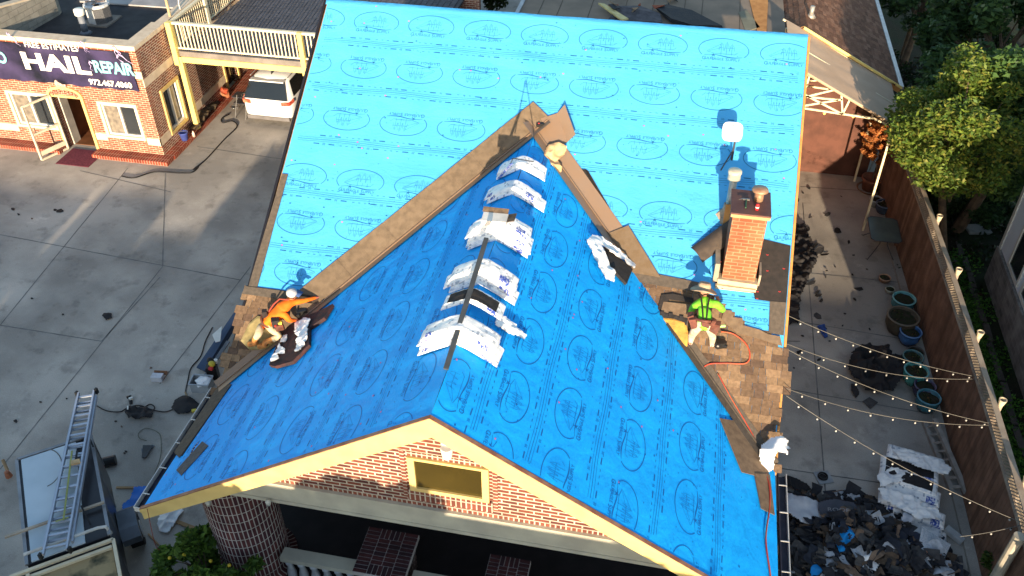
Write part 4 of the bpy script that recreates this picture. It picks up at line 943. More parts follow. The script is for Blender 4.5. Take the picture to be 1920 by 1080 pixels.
# ================================================================ NEIGHBOUR HOUSE right
nb=thing('neighbour_house','pale grey sided neighbour house with stone base beyond the fence','house',(12.3,9,0))
hx0=12.03
sid=mat('siding',(.80,.83,.88),.6,(.74,.77,.82),1.5)
mb=MB();H_=6.5;z=1.15
while z<H_:
    mb.add([(hx0,-2,z+.0),(hx0,13.95,z),(hx0+.03,13.95,z+.175),(hx0+.03,-2,z+.175),(hx0+.03,-2,z),(hx0+.03,13.95,z)],[(1,0,3,2),(0,1,5,4)]);z+=.175
mb.box((hx0+.03,-2,1.0),(hx0+7,13.95,H_));ob('wall',mb,sid,nb)
mb=MB();mb.box((hx0-.06,-2,0),(hx0+7,14.01,1.12));ob('stone_base',mb,brick('stone',(.36,.34,.32),(.24,.23,.23),(.40,.38,.36),.30,.16,.012),nb)
mb=MB();mb.box((hx0-.02,13.85,1.12),(hx0+.1,13.99,H_));ob('corner_trim',mb,winw,nb)
for y in(12.1,10.8):
    z0=1.32;mb=MB()
    for a,b,c,d in((y-.09,y,z0-.09,z0+1.6),(y+.85,y+.94,z0-.09,z0+1.6),(y,y+.85,z0+1.5,z0+1.6),(y,y+.85,z0-.09,z0)):mb.box((hx0-.04,a,c),(hx0+.05,b,d))
    o=ob('window',mb,winw,nb);mb=MB();mb.box((hx0-.015,y,z0),(hx0+.02,y+.85,z0+1.5));ob('pane',mb,gl,o)
mb=MB();mb.prism([(hx0-.5,-2.5,H_),(hx0-.5,14.1,H_),(hx0+4,14.1,H_+1.6),(hx0+4,-2.5,H_+1.6)],(0,0,1),.12);ob('roof',mb,mat('nb_roof',(.07,.065,.06),.95),nb)
slab=mat('slab_grey',(.30,.31,.31),.9,(.2,.21,.21),3)
for i,(px,py,sx_,sy_) in enumerate(((1833,432,.34,.22),(1700,650,.0,.0))[:1]):
    q=G(px,py);mb=MB();mb.cbox((q.x,q.y,.04),(sx_*2,sy_*2,.08),Matrix.Rotation(.2,3,'Z'));single('paving_slab',mb,slab,'pale slab lying in the dark garden beyond the fence','slab')
mb=MB()
for k_ in range(16):
    y=4+k_*.75;mb.cbox((11.55+.03*math.sin(k_*2),y,.03),(.16,.68,.10),Matrix.Rotation(rnd.uniform(-.04,.04),3,'Z'))
single('garden_edging',mb,mat('edging',(.09,.08,.07),.95,(.06,.055,.05),5),'row of dark edging stones in the lawn beside the neighbour house','edging')
# grass and ground cover beyond the fence
leafcloud_grass=[(11.05+.3*math.sin(i*1.7),2+i*.55,.02,.75) for i in range(24)]+[(11.1,3+i*.5,.02,.5) for i in range(24)]
g=leafcloud('lawn',leafcloud_grass,26000,.05,[(.08,.20,.03),(.10,.24,.035),(.05,.14,.025)],seed=5,squash=.18);g['kind']='stuff'
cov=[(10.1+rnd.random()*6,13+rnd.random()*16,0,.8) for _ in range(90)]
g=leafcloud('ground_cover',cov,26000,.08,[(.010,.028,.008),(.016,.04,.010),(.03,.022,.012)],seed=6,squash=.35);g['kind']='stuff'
# ================================================================ TREES top right
def at(px,py,z):return G(px,py,z)
q=at(1780,190,5.2)
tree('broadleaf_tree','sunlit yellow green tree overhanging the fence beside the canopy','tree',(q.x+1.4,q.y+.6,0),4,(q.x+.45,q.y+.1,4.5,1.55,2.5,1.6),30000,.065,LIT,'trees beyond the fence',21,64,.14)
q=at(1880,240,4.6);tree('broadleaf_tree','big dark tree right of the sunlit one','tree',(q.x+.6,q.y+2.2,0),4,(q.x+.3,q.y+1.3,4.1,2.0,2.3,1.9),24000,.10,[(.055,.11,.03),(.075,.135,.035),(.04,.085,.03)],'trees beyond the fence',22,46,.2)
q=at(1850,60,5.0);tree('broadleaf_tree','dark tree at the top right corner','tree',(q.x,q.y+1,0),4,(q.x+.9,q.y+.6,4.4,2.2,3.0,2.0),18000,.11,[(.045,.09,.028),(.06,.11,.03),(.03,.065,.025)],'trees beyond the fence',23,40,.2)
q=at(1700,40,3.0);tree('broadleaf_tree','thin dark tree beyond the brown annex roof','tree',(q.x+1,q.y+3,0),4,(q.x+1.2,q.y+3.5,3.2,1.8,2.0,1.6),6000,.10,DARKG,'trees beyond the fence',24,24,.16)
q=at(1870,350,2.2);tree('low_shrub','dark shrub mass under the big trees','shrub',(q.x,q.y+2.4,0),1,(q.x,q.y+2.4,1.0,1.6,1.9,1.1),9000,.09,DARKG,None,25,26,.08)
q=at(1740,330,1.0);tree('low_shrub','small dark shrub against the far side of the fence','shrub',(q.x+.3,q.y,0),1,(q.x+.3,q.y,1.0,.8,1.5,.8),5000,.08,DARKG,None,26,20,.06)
for i,(px,py,l) in enumerate(((1845,400,'leaning bare trunk in the dark garden'),(1690,110,'slim bare trunk beside the annex gutter'),(1740,70,'second slim trunk further from the annex gutter'))):
    q=G(px,py);mb=MB();mb.tube([(q.x,q.y,0),(q.x+.1,q.y+.3,1.6),(q.x+.1,q.y+.9,3.4)],[.10,.08,.05],8);single('tree_trunk',mb,barkm,l,'tree trunk')
q=at(905,-10,2.0);tree('broadleaf_tree','dark bushy tree behind the middle of the main ridge','tree',(q.x,q.y+1,0),3,(q.x,q.y+1.2,3.0,2.2,2.2,1.7),12000,.10,[(.025,.05,.012),(.035,.065,.018)],None,27,36,.15)
# sapling at the bottom left by the round column and bush lower right
q=G(395,1066,1.1);
tree('lemon_shrub','leafy green shrub with a few yellow fruits below the round brick column','shrub',(q.x,q.y,0),1.6,(q.x-.05,q.y-.1,1.15,1.15,.75,.62),8000,.085,[(.11,.20,.03),(.08,.15,.025),(.15,.24,.04),(.05,.10,.02)],None,31,30,.05)
lem=mat('lemon',(.55,.40,.03),.5)
sh=[o for o in C.objects if o.get('category')=='shrub' and 'fruits' in o['label']][0]
for px,py in((318,1046),(345,1040),(395,1052),(430,1060)):
    c=G(px,py,1.75);mb=MB();mb.ball(c,.035,8,6);ob('lemon',mb,lem,sh,True)
q=G(1880,1078,.6);tree('low_shrub','sunlit small shrub at the bottom right corner by the fence','shrub',(q.x,q.y-.2,0),.8,(q.x+.05,q.y-.1,.6,.5,.5,.45),2500,.06,GREEN+[(.12,.16,.03)],None,32,14,.03)
# ================================================================ helpers for cloth-like things
FG=Frame((0,0,0),(1,0,0),(0,1,0))
wrapm=mat('wrap_white',(.86,.85,.84),.45,(.60,.63,.68),7,.004,30,spec=.4,thr=(.3,.5));wrapb=mat('wrap_blue',(.04,.08,.36),.5,(.55,.58,.66),26,thr=(.40,.52));shk=mat('shingle_black',(.03,.028,.03),.95,(.018,.017,.018),9,.004,120)
pal=mat('wrap_grey',(.48,.50,.55),.5,(.35,.38,.44),10)
crm=mat('felt_black',(.014,.014,.017),.75,(.025,.022,.022),4,.006,25)
def crumple(name,pix,f,F,m,label,cat,amp=.12,st=.05,lift=.03,group=None,seed=1,dome=0.,parent=None,sc=5.,mi2=None,z=0):
    st*=.55;sc*=.62;amp*=.8
    P=[F.uv(f(*q)) if f is not G else F.uv(G(*q,z)) for q in pix];us=[p[0] for p in P];vs_=[p[1] for p in P]
    cx=sum(us)/len(us);cy=sum(vs_)/len(vs_);R_=max(math.hypot(a-cx,b-cy) for a,b in P)
    nu=int((max(us)-min(us))/st)+2;nv=int((max(vs_)-min(vs_))/st)+2;idx={};mb=MB()
    base=F.at(0,0,0)
    def gp(i,j):
        if (i,j) in idx:return idx[(i,j)]
        u=min(us)+i*st;v=min(vs_)+j*st
        n1=float(vnoise(u*sc+seed*5,v*sc));n2=float(vnoise(u*sc*2.3+9,v*sc*2.3+seed));rg=abs(n1-.5)*2
        r=math.hypot(u-cx,v-cy)/R_;h=lift+amp*(.75*(1-rg)+.35*n2)*max(0,1-r*r*.7)+dome*max(0,1-r*r)
        q=F.at(u+(n2-.5)*st*1.2,v+(n1-.5)*st*1.2,h+(z if F is FG else 0));idx[(i,j)]=len(mb.v);mb.v.append(tuple(q));return idx[(i,j)]
    for j in range(nv):
        for i in range(nu):
            u=min(us)+(i+.5)*st;v=min(vs_)+(j+.5)*st
            if inpoly(u,v,P):
                k_=0
                if mi2 and vnoise(u*2.2+seed,v*5)>.62:k_=1
                mb.f.append([gp(i,j),gp(i+1,j),gp(i+1,j+1),gp(i,j+1)]);mb.m.append(k_);mb.c.append((1,1,1))
    n0=len(mb.v);off=F.n*.012;mb.v+= [tuple(Vector(q)-off) for q in mb.v];k0=len(mb.f)
    for f_ in mb.f[:k0]:mb.f.append([a+n0 for a in f_[::-1]]);mb.m.append(0);mb.c.append((1,1,1))
    ms=[m,mi2] if mi2 else m
    if parent:return ob(name,mb,ms,parent)
    return single(name,mb,ms,label,cat,group,smooth=True)
# ---- shingle bundles bent over the ridge
def ridgez(x):return ZR+.02-MG*(math.sqrt(x*x+.012)-.06)
def bundle(xc,yc,hw,hd,off,th,label,group,yaw=0.,open_=False,seed=1,name='shingle_bundle',flat=None):
    mb=MB();nx=34;ny=8;ca,sa=math.cos(yaw),math.sin(yaw);rr=random.Random(seed);top=[];bot=[]
    for j in range(ny+1):
        for i in range(nx+1):
            s_=-hw+2*hw*i/nx;t=-hd+2*hd*j/ny;x=xc+s_*ca-t*sa;y=yc+s_*sa+t*ca;e=min(1,(1-abs(s_)/hw)*7)**.5*min(1,(1-abs(t)/hd)*5+.25)**.5
            zb=(ridgez(x) if flat is None else flat)+off;n_=vnoise(x*5+seed*3,y*14+seed)*.020+vnoise(x*16+seed,y*9)*.009-.012
            top.append((x,y+rr.uniform(-.006,.006),zb+th*(.35+.65*max(0,e))+float(n_)));bot.append((x,y,zb))
    n=len(top);mb.v=top+bot
    def fa(a,b,c,d,m_):mb.f.append([a,b,c,d]);mb.m.append(m_);mb.c.append((1,1,1))
    for j in range(ny):
        for i in range(nx):
            a=j*(nx+1)+i;m_=0
            if open_ and 1<=j<=6 and 2<i<nx-3:m_=3
            elif i in(nx-8,nx-7,nx-6,nx-5,nx-4) and j<3 and seed%2:m_=1
            elif i in(2,3,4) and j<2 and seed%3==0:m_=1
            elif rr.random()<.10:m_=2
            fa(a,a+1,a+nx+2,a+nx+1,m_);fa(a+n+nx+1,a+n+nx+2,a+n+1,a+n,0)
    for i in range(nx):fa(i+n,i+1+n,i+1,i,1 if (i in(nx-6,nx-5,nx-4,nx-3) and seed%2) else (2 if rr.random()<.15 else 0));a=ny*(nx+1)+i;fa(a+1+n,a+n,a,a+1,0)
    for j in range(ny):a=j*(nx+1);fa(a,a+nx+1,a+nx+1+n,a+n,0);a+=nx;fa(a+nx+1,a,a+n,a+nx+1+n,0)
    o=single(name,mb,[wrapm,wrapb,pal,shk],label,'shingle bundle',group,loc=(xc,yc,ridgez(xc)+off if flat is None else flat+off),smooth=False);return o
S=[("A",983,308,.47,.17,2,'highest stack on the gable ridge'),("B",966,362,.53,.17,2,'second highest ridge stack'),("C",936,424,.56,.17,5,'ridge stack carrying a box'),("D",906,516,.58,.17,4,'stack just above the lowest ridge stack'),("E",866,626,.62,.175,4,'lowest stack on the gable ridge')]
ordn=['bottom','second','third','fourth','fifth']
for nm,px,py,hw,hd,k,lab in S:
    c=PX(px,py,0);
    for i in range(k):
        pos='bottom' if i==0 else ('top' if i==k-1 else ordn[i]+' from below')
        bundle(rnd.uniform(-.05,.05)+(.0),c.y-.06+i*.040-.02*k,hw+rnd.uniform(-.03,.03),hd,.062*i,.066,'white wrapped bundle, %s in the %s'%(pos,lab),'shingle bundles on the gable ridge',rnd.uniform(-.08,.08),seed=ord(nm)+i*3)
c=PX(885,585,0);bundle(.02,c.y+.02,.50,.17,.16,.07,'torn open shingle bundle with black shingles showing, behind the lowest ridge stack','shingle bundles on the gable ridge',-.03,open_=True,seed=5)
crumple('wrapper_tail',[(930,590),(945,598),(985,632),(980,638),(955,628),(925,612)],PR,FR,wrapm,'white torn wrapper tail trailing right from the open bundle','plastic wrapper',amp=.08,st=.03,sc=14)
c=PX(935,403,0)
bx=thing('cardboard_box','white cardboard box with a flap open on the third ridge stack','box',(0,c.y,ZR+.4));mb=MB();Mz=Matrix.Rotation(.04,3,'Z')
b0=Vector((-.02,c.y-.22,ZR+.40));mb.cbox(b0,(.44,.26,.10),Mz);ob('box',mb,mat('box_white',(.85,.80,.72),.7),bx)
mb=MB();mb.cbox(b0+Vector((-.02,.18,.07)),(.46,.10,.012),Matrix.Rotation(.5,3,'X'));mb.cbox(b0+Vector((.28,.06,.03)),(.16,.24,.012),Matrix.Rotation(-.3,3,'Y'));ob('flap',mb,mat('card_dark',(.16,.11,.07),.8,(.05,.04,.035),8),bx)
# long dark batten lying down the ridge
a=PX(911,446,.02);b=PX(836,692,-.02);a=Vector((.05,c.y-.55,ZR+.42));b=Vector((-.06,.86,ZR+.03))
a=PX(911,446,.05);a=PY(911,446,PX(911,470,0).y-.1)
mb=MB();a=PX(912,447,.05);a=PY(912,447,a.y);b=Vector(PX(836,690,-.02)).copy()
for yy in (3.95,3.7,3.5,3.3,3.1):
    q=PY(912,447,yy)
    if q.z>=ZR+.46:a=q;break
mb.bar(a,PL(836,692,.05),.075,.04);single('dark_batten',mb,mat('batten_dark',(.035,.042,.05),.6,(.05,.06,.07),4),'long dark metal batten lying down the ridge across the bundles','batten')
mb=MB();q=PX(925,318,.1);mb.tube([PR(955,312,.16),PX(962,306,.2)+Vector((0,0,.1)),PR(1000,303,.2)],.012,6,0)
p0=PL(935,334,.10);p1=PX(960,318,0)+Vector((0,-.05,.15));mb.bar(p0,p1,.05,.02,mi=1)
single('hand_tool',mb,[mat('dark_steel',(0,0,0)),wrapb],'dark blue handled tool lying on the highest ridge bundle','tool')
# crumpled cloth on the valley metal
crumple('crumpled_jacket',[(1018,298),(1030,278),(1050,272),(1063,282),(1058,296),(1046,306),(1055,322),(1048,338),(1038,322),(1030,306)],PM,FM,mat('cloth_tan',(.62,.42,.22),.85,(.42,.28,.15),8,.01,14),'crumpled tan and white work cloth draped on the right valley metal','cloth',amp=.20,st=.035,lift=.08,sc=8)
mb=MB();q=PM(1013,234,.10);mb.cbox(q,(.16,.07,.06),Matrix.Rotation(.5,3,'Z'));mb.cbox(q+Vector((-.03,-.01,.04)),(.03,.03,.012),Matrix.Rotation(.5,3,'Z'),1);single('tape_measure',mb,[mat('plastic_black',(.02,.02,.02),.4),mat('red_cap',(0,0,0))],'small black and red tool at the top of the valleys','tool')
# open bundle by the left worker
sc_=lambda n,p,m,l,c,f,F,**k:crumple(n,p,f,F,m,l,c,**k)
mb=MB();mb.prism([PL(*q,.03) for q in((508,688),(530,632),(556,604),(600,588),(628,574),(612,600),(584,618),(584,650),(552,682),(520,692))],FL.n,.07);rumple(mb,.01,4,3)
single('open_bundle',mb,mat('shingle_dark_red',(.075,.030,.028),.95,(.03,.022,.024),8,.005,100),'dark opened shingle bundle lying on the blue sheet beside the orange worker','shingle bundle')
crumple('plastic_wrapper',[(560,612),(575,604),(590,606),(583,622),(585,640),(572,662),(560,668),(566,640),(558,625)],PL,FL,wrapm,'torn white wrapper on the opened bundle, right piece','plastic wrapper',amp=.10,st=.03,lift=.10,sc=12)
crumple('plastic_wrapper',[(537,636),(545,634),(543,648),(532,650),(532,656),(542,662),(540,670),(528,672),(530,680),(514,686),(518,676),(524,670)],PL,FL,wrapm,'torn white wrapper on the opened bundle, jagged left piece','plastic wrapper',amp=.06,st=.022,lift=.10,sc=12)
mb=MB();mb.prism([PL(*q,.022) for q in((331,882),(380,828),(391,836),(340,892))],FL.n,.012);single('felt_strip',mb,mat('strip_grey',(.10,.10,.105),.95,(.075,.07,.07),14,.003,120),'short dark grey starter strip loose on the lower left blue sheet','strip')
# bundle wrapper on right gable
mb=MB();mb.prism([PR(*q,.04) for q in((1117,463),(1140,470),(1183,508),(1172,535),(1150,512),(1130,490))],FR.n,.06);single('open_bundle',mb,shk,'black shingles in an opened wrapper on the right gable slope','shingle bundle')
crumple('plastic_wrapper',[(1094,458),(1104,447),(1122,452),(1160,482),(1186,503),(1182,510),(1150,488),(1118,466),(1126,486),(1146,520),(1144,534),(1130,530),(1112,498)],PR,FR,wrapm,'long white torn wrapper beside the right valley','plastic wrapper',amp=.10,st=.03,lift=.10,sc=9)
# loose shingle pieces by the right worker
for i,(pix,l,m_) in enumerate((([(1240,553),(1262,551),(1300,560),(1300,568),(1255,562),(1236,590),(1232,586)],'bent dark flashing strip beside the bent over worker',feltd),([(1244,566),(1298,572),(1292,598),(1238,588)],'square brown shingle sheet beside the bent over worker',brown),([(1222,590),(1240,585),(1290,598),(1286,610),(1230,604)],'black notched shingle strip under the brown sheet',shk),([(1246,665),(1262,662),(1280,678),(1282,700),(1262,702)],'brown folded shingle at the foot of the yellow pad',brown))):
    mb=MB();mb.prism([PM(*q,.06+.012*i) for q in pix],FM.n,.02);single('loose_shingle',mb,m_,l,'shingle','loose shingles by the right worker')
for i,(px,py) in enumerate(((1242,588),(1258,591),(1278,596))):
    mb=MB();mb.prism([PM(px-4,py-4,.13),PM(px+4,py-3,.13),PM(px+3,py+4,.13),PM(px-5,py+3,.13)],FM.n,.01);single('shingle_tab',mb,shk,'small black shingle tab on the brown sheet, '+('left one','middle one','right one')[i],'shingle')
def pad(name,pix,m,label,f=PM,F=FM,th=.10):
    P=[F.uv(f(*q)) for q in pix];cx=sum(p[0] for p in P)/len(P);cy=sum(p[1] for p in P)/len(P);mb=MB();L=[(1,.02),(1.04,.04),(1.02,th*.8),(.88,th),(.5,th*1.05)];n=len(P)
    for s_,h in L:
        for p in P:mb.v.append(tuple(F.at(cx+(p[0]-cx)*s_,cy+(p[1]-cy)*s_,h)))
    for k_ in range(len(L)-1):
        for i in range(n):mb.f.append([k_*n+i,k_*n+(i+1)%n,(k_+1)*n+(i+1)%n,(k_+1)*n+i]);mb.m.append(0);mb.c.append((1,1,1))
    mb.f.append([(len(L)-1)*n+i for i in range(n)]);mb.m.append(0);mb.c.append((1,1,1));rumple(mb,.012,6,2)
    nn=Vector((0,0,0));return single(name,mb,m,label,'foam pad')
pad('foam_pad',[(1222,604),(1232,597),(1262,600),(1284,606),(1290,630),(1286,656),(1262,654),(1236,645),(1226,625)][::-1],mat('pad_yellow',(.58,.32,.07),.9,(.38,.20,.05),7,.02,9),'worn mustard yellow foam pad beside the bent over worker')
pad('foam_pad',[(455,640),(470,610),(486,594),(512,600),(520,640),(500,655),(470,656)][::-1],mat('pad_olive',(.30,.24,.11),.9,(.20,.16,.07),6,.01,12),'olive tan foam pad under the orange worker')
# hoses
def hose(name,pts,r,m,label,cat='hose',f=None,lift=.02,sub=6):
    P=[q if isinstance(q,Vector) else f(*q,lift) for q in pts];out=[]
    for i in range(len(P)-1):
        p0=P[max(i-1,0)];p1=P[i];p2=P[i+1];p3=P[min(i+2,len(P)-1)]
        for k_ in range(sub):
            t=k_/sub;out.append(.5*((2*p1)+(p2-p0)*t+(2*p0-5*p1+4*p2-p3)*t*t+(3*p1-p0-3*p2+p3)*t**3))
    out.append(P[-1]);mb=MB();mb.tube(out,r,6);return single(name,mb,m,label,cat,smooth=True)
redh=mat('hose_red',(.40,.04,.025),.5,(.45,.10,.04),2)
hose('air_hose',[PM(1352,622,.10),PM(1375,626,.06),PM(1398,644,.05),PM(1406,665,.05),PM(1398,681,.05),PM(1362,681,.05),PM(1328,683,.05),PM(1316,697,.05),PM(1326,718,.06),PM(1362,762,.07),PM(1396,812,.07),PM(1425,862,.08),PR(1442,908,.08),PR(1443,950,.06),PR(1436,1010,.06),PR(1444,1075,.06),PR(1450,1130,.05)],.014,redh,'red air hose looping from the right worker down the valley','hose')
hose('air_hose',[PM(1346,700,.05),PM(1370,745,.05),PM(1400,795,.05),PM(1430,850,.05)],.010,redh,'second thin orange hose running down beside the valley')
blk=mat('hose_black',(.012,.012,.014),.5)
g_=lambda px,py,l=0:G(px,py,l)
hose('black_hose',[(228,330),(252,333),(290,322),(335,324),(360,323),(372,313),(362,318),(385,300),(420,262),(444,238),(436,227),(418,230),(416,222),(430,214)],.022,blk,'black hose snaking from the corner stand to the open yard',f=g_)
hose('black_hose',[(398,614),(385,640),(376,668),(358,690),(352,714),(348,735),(352,755),(340,768)],.016,blk,'black hose beside the blue gutter panel',f=g_)
hose('extension_lead',[(180,760),(200,770),(225,772),(240,764),(262,760),(285,768),(310,772),(330,765),(350,762)],.014,blk,'black cord running between the tool bag and the felt heap','cord',f=g_)
hose('extension_lead',[(262,772),(280,758),(290,765),(276,778),(258,780),(250,770),(268,765)],.014,blk,'tight coil of black cord near the ladder','cord',f=g_)
hose('thin_cord',[(275,826),(262,822),(260,812),(275,803),(298,812),(302,830),(300,860),(285,900),(270,950)],.007,mat('cord_green',(.10,.11,.07),.6),'thin greenish cord curling over the concrete to the eave','cord',f=g_)
hose('thin_cord',[PL(276,954,.0),Vector((-5.3,-.2,2.2)),(330,1030,),(318,1022)][0:2]+[G(318,1022,.02)],.006,mat('cord_red',(.25,.05,.03),.6),'thin red cord hanging from the lower left roof corner','cord')
# ================================================================ YARD, left
mb=MB();q=[G(369,690,.12),G(384,697,.12),G(447,592,.5),G(442,583,.5)];mb.prism(q,(0,0,1),.03);mb.prism([q[1],q[2],q[2]+Vector((.04,0,-.10)),q[1]+Vector((.04,0,-.10))],(1,0,0),.01)
single('blue_flashing_length',mb,mat('metal_navy',(.045,.07,.12),.35,(.06,.085,.14),2,metal=.3),'long dark blue metal panel leaning below the left shingles','metal panel')
mb=MB();mb.bar(G(385,705,.1),G(428,640,.45),.10,.03);single('metal_trim',mb,mat('metal_grey2',(.20,.21,.23),.4,metal=.3),'short grey metal trim beside the blue panel','metal trim')
scrap('paper_scrap',[(398,628),(416,612),(413,640),(404,642)],white,'white triangular scrap beside the blue metal panel','paper',f=lambda x,y:G(x,y,.62),amp=.0,t=.01)
tb=thing('shoe_box','white box with brown lid standing open on the concrete','box',tuple(G(297,712)));c=G(297,712)
mb=MB();Mz=Matrix.Rotation(.12,3,'Z');mb.cbox(c+Vector((0,0,.08)),(.28,.17,.15),Mz);ob('box',mb,mat('box_grey_white',(.62,.62,.66),.6),tb)
mb=MB();mb.cbox(c+Vector((.02,.14,.12)),(.34,.10,.012),Mz@Matrix.Rotation(.9,3,'X'));mb.cbox(c+Vector((.20,.08,.12)),(.10,.24,.012),Mz@Matrix.Rotation(-.9,3,'Y'));ob('lid',mb,mat('box_orange',(.22,.10,.05),.7),tb)
c=G(381,728);cr=thing('plastic_crate','translucent grey storage crate beside the house','crate',tuple(c));mb=MB();crate_m=mat('crate_plastic',(.42,.45,.48),.4,(.33,.36,.39),6);Mz=Matrix.Rotation(.1,3,'Z')
for o_,s_ in(((0,-.16,.14),(.46,.012,.28)),((0,.16,.14),(.46,.012,.28)),((-.23,0,.14),(.012,.32,.28)),((.23,0,.14),(.012,.32,.28)),((0,0,.01),(.46,.32,.012))):mb.cbox(c+Mz@Vector(o_),s_,Mz)
ob('crate_body',mb,crate_m,cr);mb=MB()
for o_,s_ in(((0,-.175,.28),(.50,.03,.03)),((0,.175,.28),(.50,.03,.03)),((-.245,0,.28),(.03,.34,.03)),((.245,0,.28),(.03,.34,.03))):mb.cbox(c+Mz@Vector(o_),s_,Mz)
ob('rim',mb,crate_m,cr)
crumple('plastic_wrapper',[(366,716),(380,706),(396,712),(392,724),(372,728)],G,FG,wrapm,'white wrapper stuffed in the grey storage crate','plastic wrapper',amp=.10,st=.03,z=.22,sc=12)
# tool heap beside crate
mb=MB();c=G(402,708,.0);mb.cbox(c+Vector((0,0,.2)),(.26,.2,.4),Matrix.Rotation(.4,3,'Z'),0);mb.ball(c+Vector((-.05,.12,.45)),(.10,.10,.09),10,7,0);mb.ball(c+Vector((.03,.0,.48)),(.09,.08,.07),10,7,1);mb.cbox(c+Vector((.05,-.10,.42)),(.10,.08,.07),None,2);mb.lathe(c+Vector((.08,.14,.42)),[(.05,0),(.05,.09),(0,.09)],10,3);rumple(mb,.02,8,4)
single('power_tool',mb,[mat('plastic_black',(0,0,0)),mat('tool_yellow',(.70,.55,.06),.5),mat('red_cap',(0,0,0)),white],'black, yellow and red cordless tool standing at the roof edge','power tool')
mb=MB();mb.bar(G(392,770,.05),G(420,720,.5),.04,.03);mb.tube([G(382,800,.05),G(395,745,.45),G(398,738,.5)],.022,6,1);mb.cbox(G(397,735,.5),(.10,.05,.06),None,2)
single('pry_tool',mb,[mat('steel',(0,0,0)),mat('alu_pole',(.45,.47,.5),.35,metal=.5),mat('tool_yellow',(0,0,0))],'grey and yellow long handled tool beside the crate','tool')
mb=MB();mb.tube([G(347,735,.05),G(362,768,.05)],.018,6,0);mb.cbox(G(364,770,.06),(.11,.07,.05),Matrix.Rotation(.5,3,'Z'),1);single('sledge_hammer',mb,[mat('handle_wood',(.35,.24,.13),.7),mat('tool_yellow',(0,0,0))],'wooden handled yellow hammer on the black felt heap','hammer')
crumple('felt_heap',[(322,768),(328,752),(345,744),(362,750),(374,760),(368,772),(350,778),(334,778)],G,FG,crm,'black felt heap on the concrete under the wooden hammer','felt',amp=.12,st=.04)
crumple('tool_bag',[(236,778),(240,766),(258,766),(275,768),(290,774),(285,786),(262,790),(244,788)],G,FG,crm,'flat black tool bag on the concrete right of the ladder','tool bag',amp=.22,st=.035,sc=8)
c=G(246,758);mb=MB();mb.tube([c,c+Vector((-.10,.16,.10)),c+Vector((-.16,.14,.06))],.04,8,0);mb.cbox(c+Vector((-.02,.08,.12)),(.09,.05,.05),Matrix.Rotation(.8,3,'Z'),1);mb.cbox(c+Vector((.10,-.25,.16)),(.03,.12,.02),Matrix.Rotation(.5,3,'Z'),1)
single('nail_gun',mb,[mat('plastic_black',(0,0,0)),white],'black nail gun with a white plate beside the black tool bag','nail gun')
scrap('metal_scrap',[(268,835),(287,835),(274,858),(266,858)],mat('metal_dark',(.05,.055,.06),.5),'small dark triangular offcut right of the ladder','metal offcut',f=lambda x,y:G(x,y,.05),amp=0,t=.01)
scrap('metal_scrap',[(286,834),(290,836),(268,861),(265,842),(276,838)],mat('metal_slate',(.12,.14,.18),.4),'slate blue triangular offcut beside the dark offcut','metal offcut',f=lambda x,y:G(x,y,.02),amp=0,t=.01)
crumple('underlay_scrap',[(252,915),(278,914),(285,925),(262,950),(252,972),(240,980),(232,965),(232,948),(248,934)],G,FG,mat('scrap_blue',(.004,.16,.62),.4,(.003,.12,.5),3),'blue underlayment scrap on the ground by the lower left roof corner','underlayment scrap',amp=.05,st=.05)
scrap('felt_scrap',[(266,938),(280,924),(285,938),(276,940)],mat('navy_scrap',(.02,.03,.07),.7),'navy triangular scrap on the blue underlayment scrap','felt scrap',f=lambda x,y:G(x,y,.07),amp=0,t=.01)
crumple('plastic_wrapper',[(296,985),(302,966),(318,960),(340,955),(345,958),(330,985),(318,1000),(300,998)],G,FG,wrapm,'white crumpled wrapper on the ground under the left eave','plastic wrapper',amp=.12,st=.05,sc=9)
mb=MB();mb.bar(G(332,978,.03),G(368,992,.03),.08,.03);mb.bar(G(278,1001,.02),G(298,1022,.02),.03,.02);single('wood_lath',mb,mat('lath_wood',(.45,.28,.14),.8),'wooden laths on the ground below the left eave','wood lath')
mb=MB();mb.bar(G(218,914,.03),G(256,914,.03),.05,.02);single('wood_lath',mb,mat('lath_wood',(0,0,0)),'wooden lath on the ground between trailer and blue scrap','wood lath')
crumple('felt_scrap',[(192,594),(196,589),(210,590),(211,598),(200,601)],G,FG,crm,'lone black felt scrap in the middle of the open concrete','felt scrap',amp=.06,st=.03)
for i,(px,py,s_) in enumerate(((25,392,5),(35,402,4),(112,396,9),(103,394,5),(60,410,3),(30,790,6),(125,748,2),(76,754,3),(217,790,3),(228,800,3),(236,847,3),(233,850,3),(118,590,3),(60,560,3),(283,690,3))):
    mb=MB();mb.prism([G(px+rnd.uniform(.4,1)*s_*math.cos(a),py+rnd.uniform(.4,1)*s_*.6*math.sin(a),.01) for a in(0,1.3,2.5,3.8,5.1)],(0,0,1),.02)
    single('yard_scrap',mb,[crm,mat('scrap_brown',(.18,.12,.09),.9)][i%5==4],'tiny dark felt crumb on the open concrete left of the house','felt crumb','felt crumbs on the left yard')
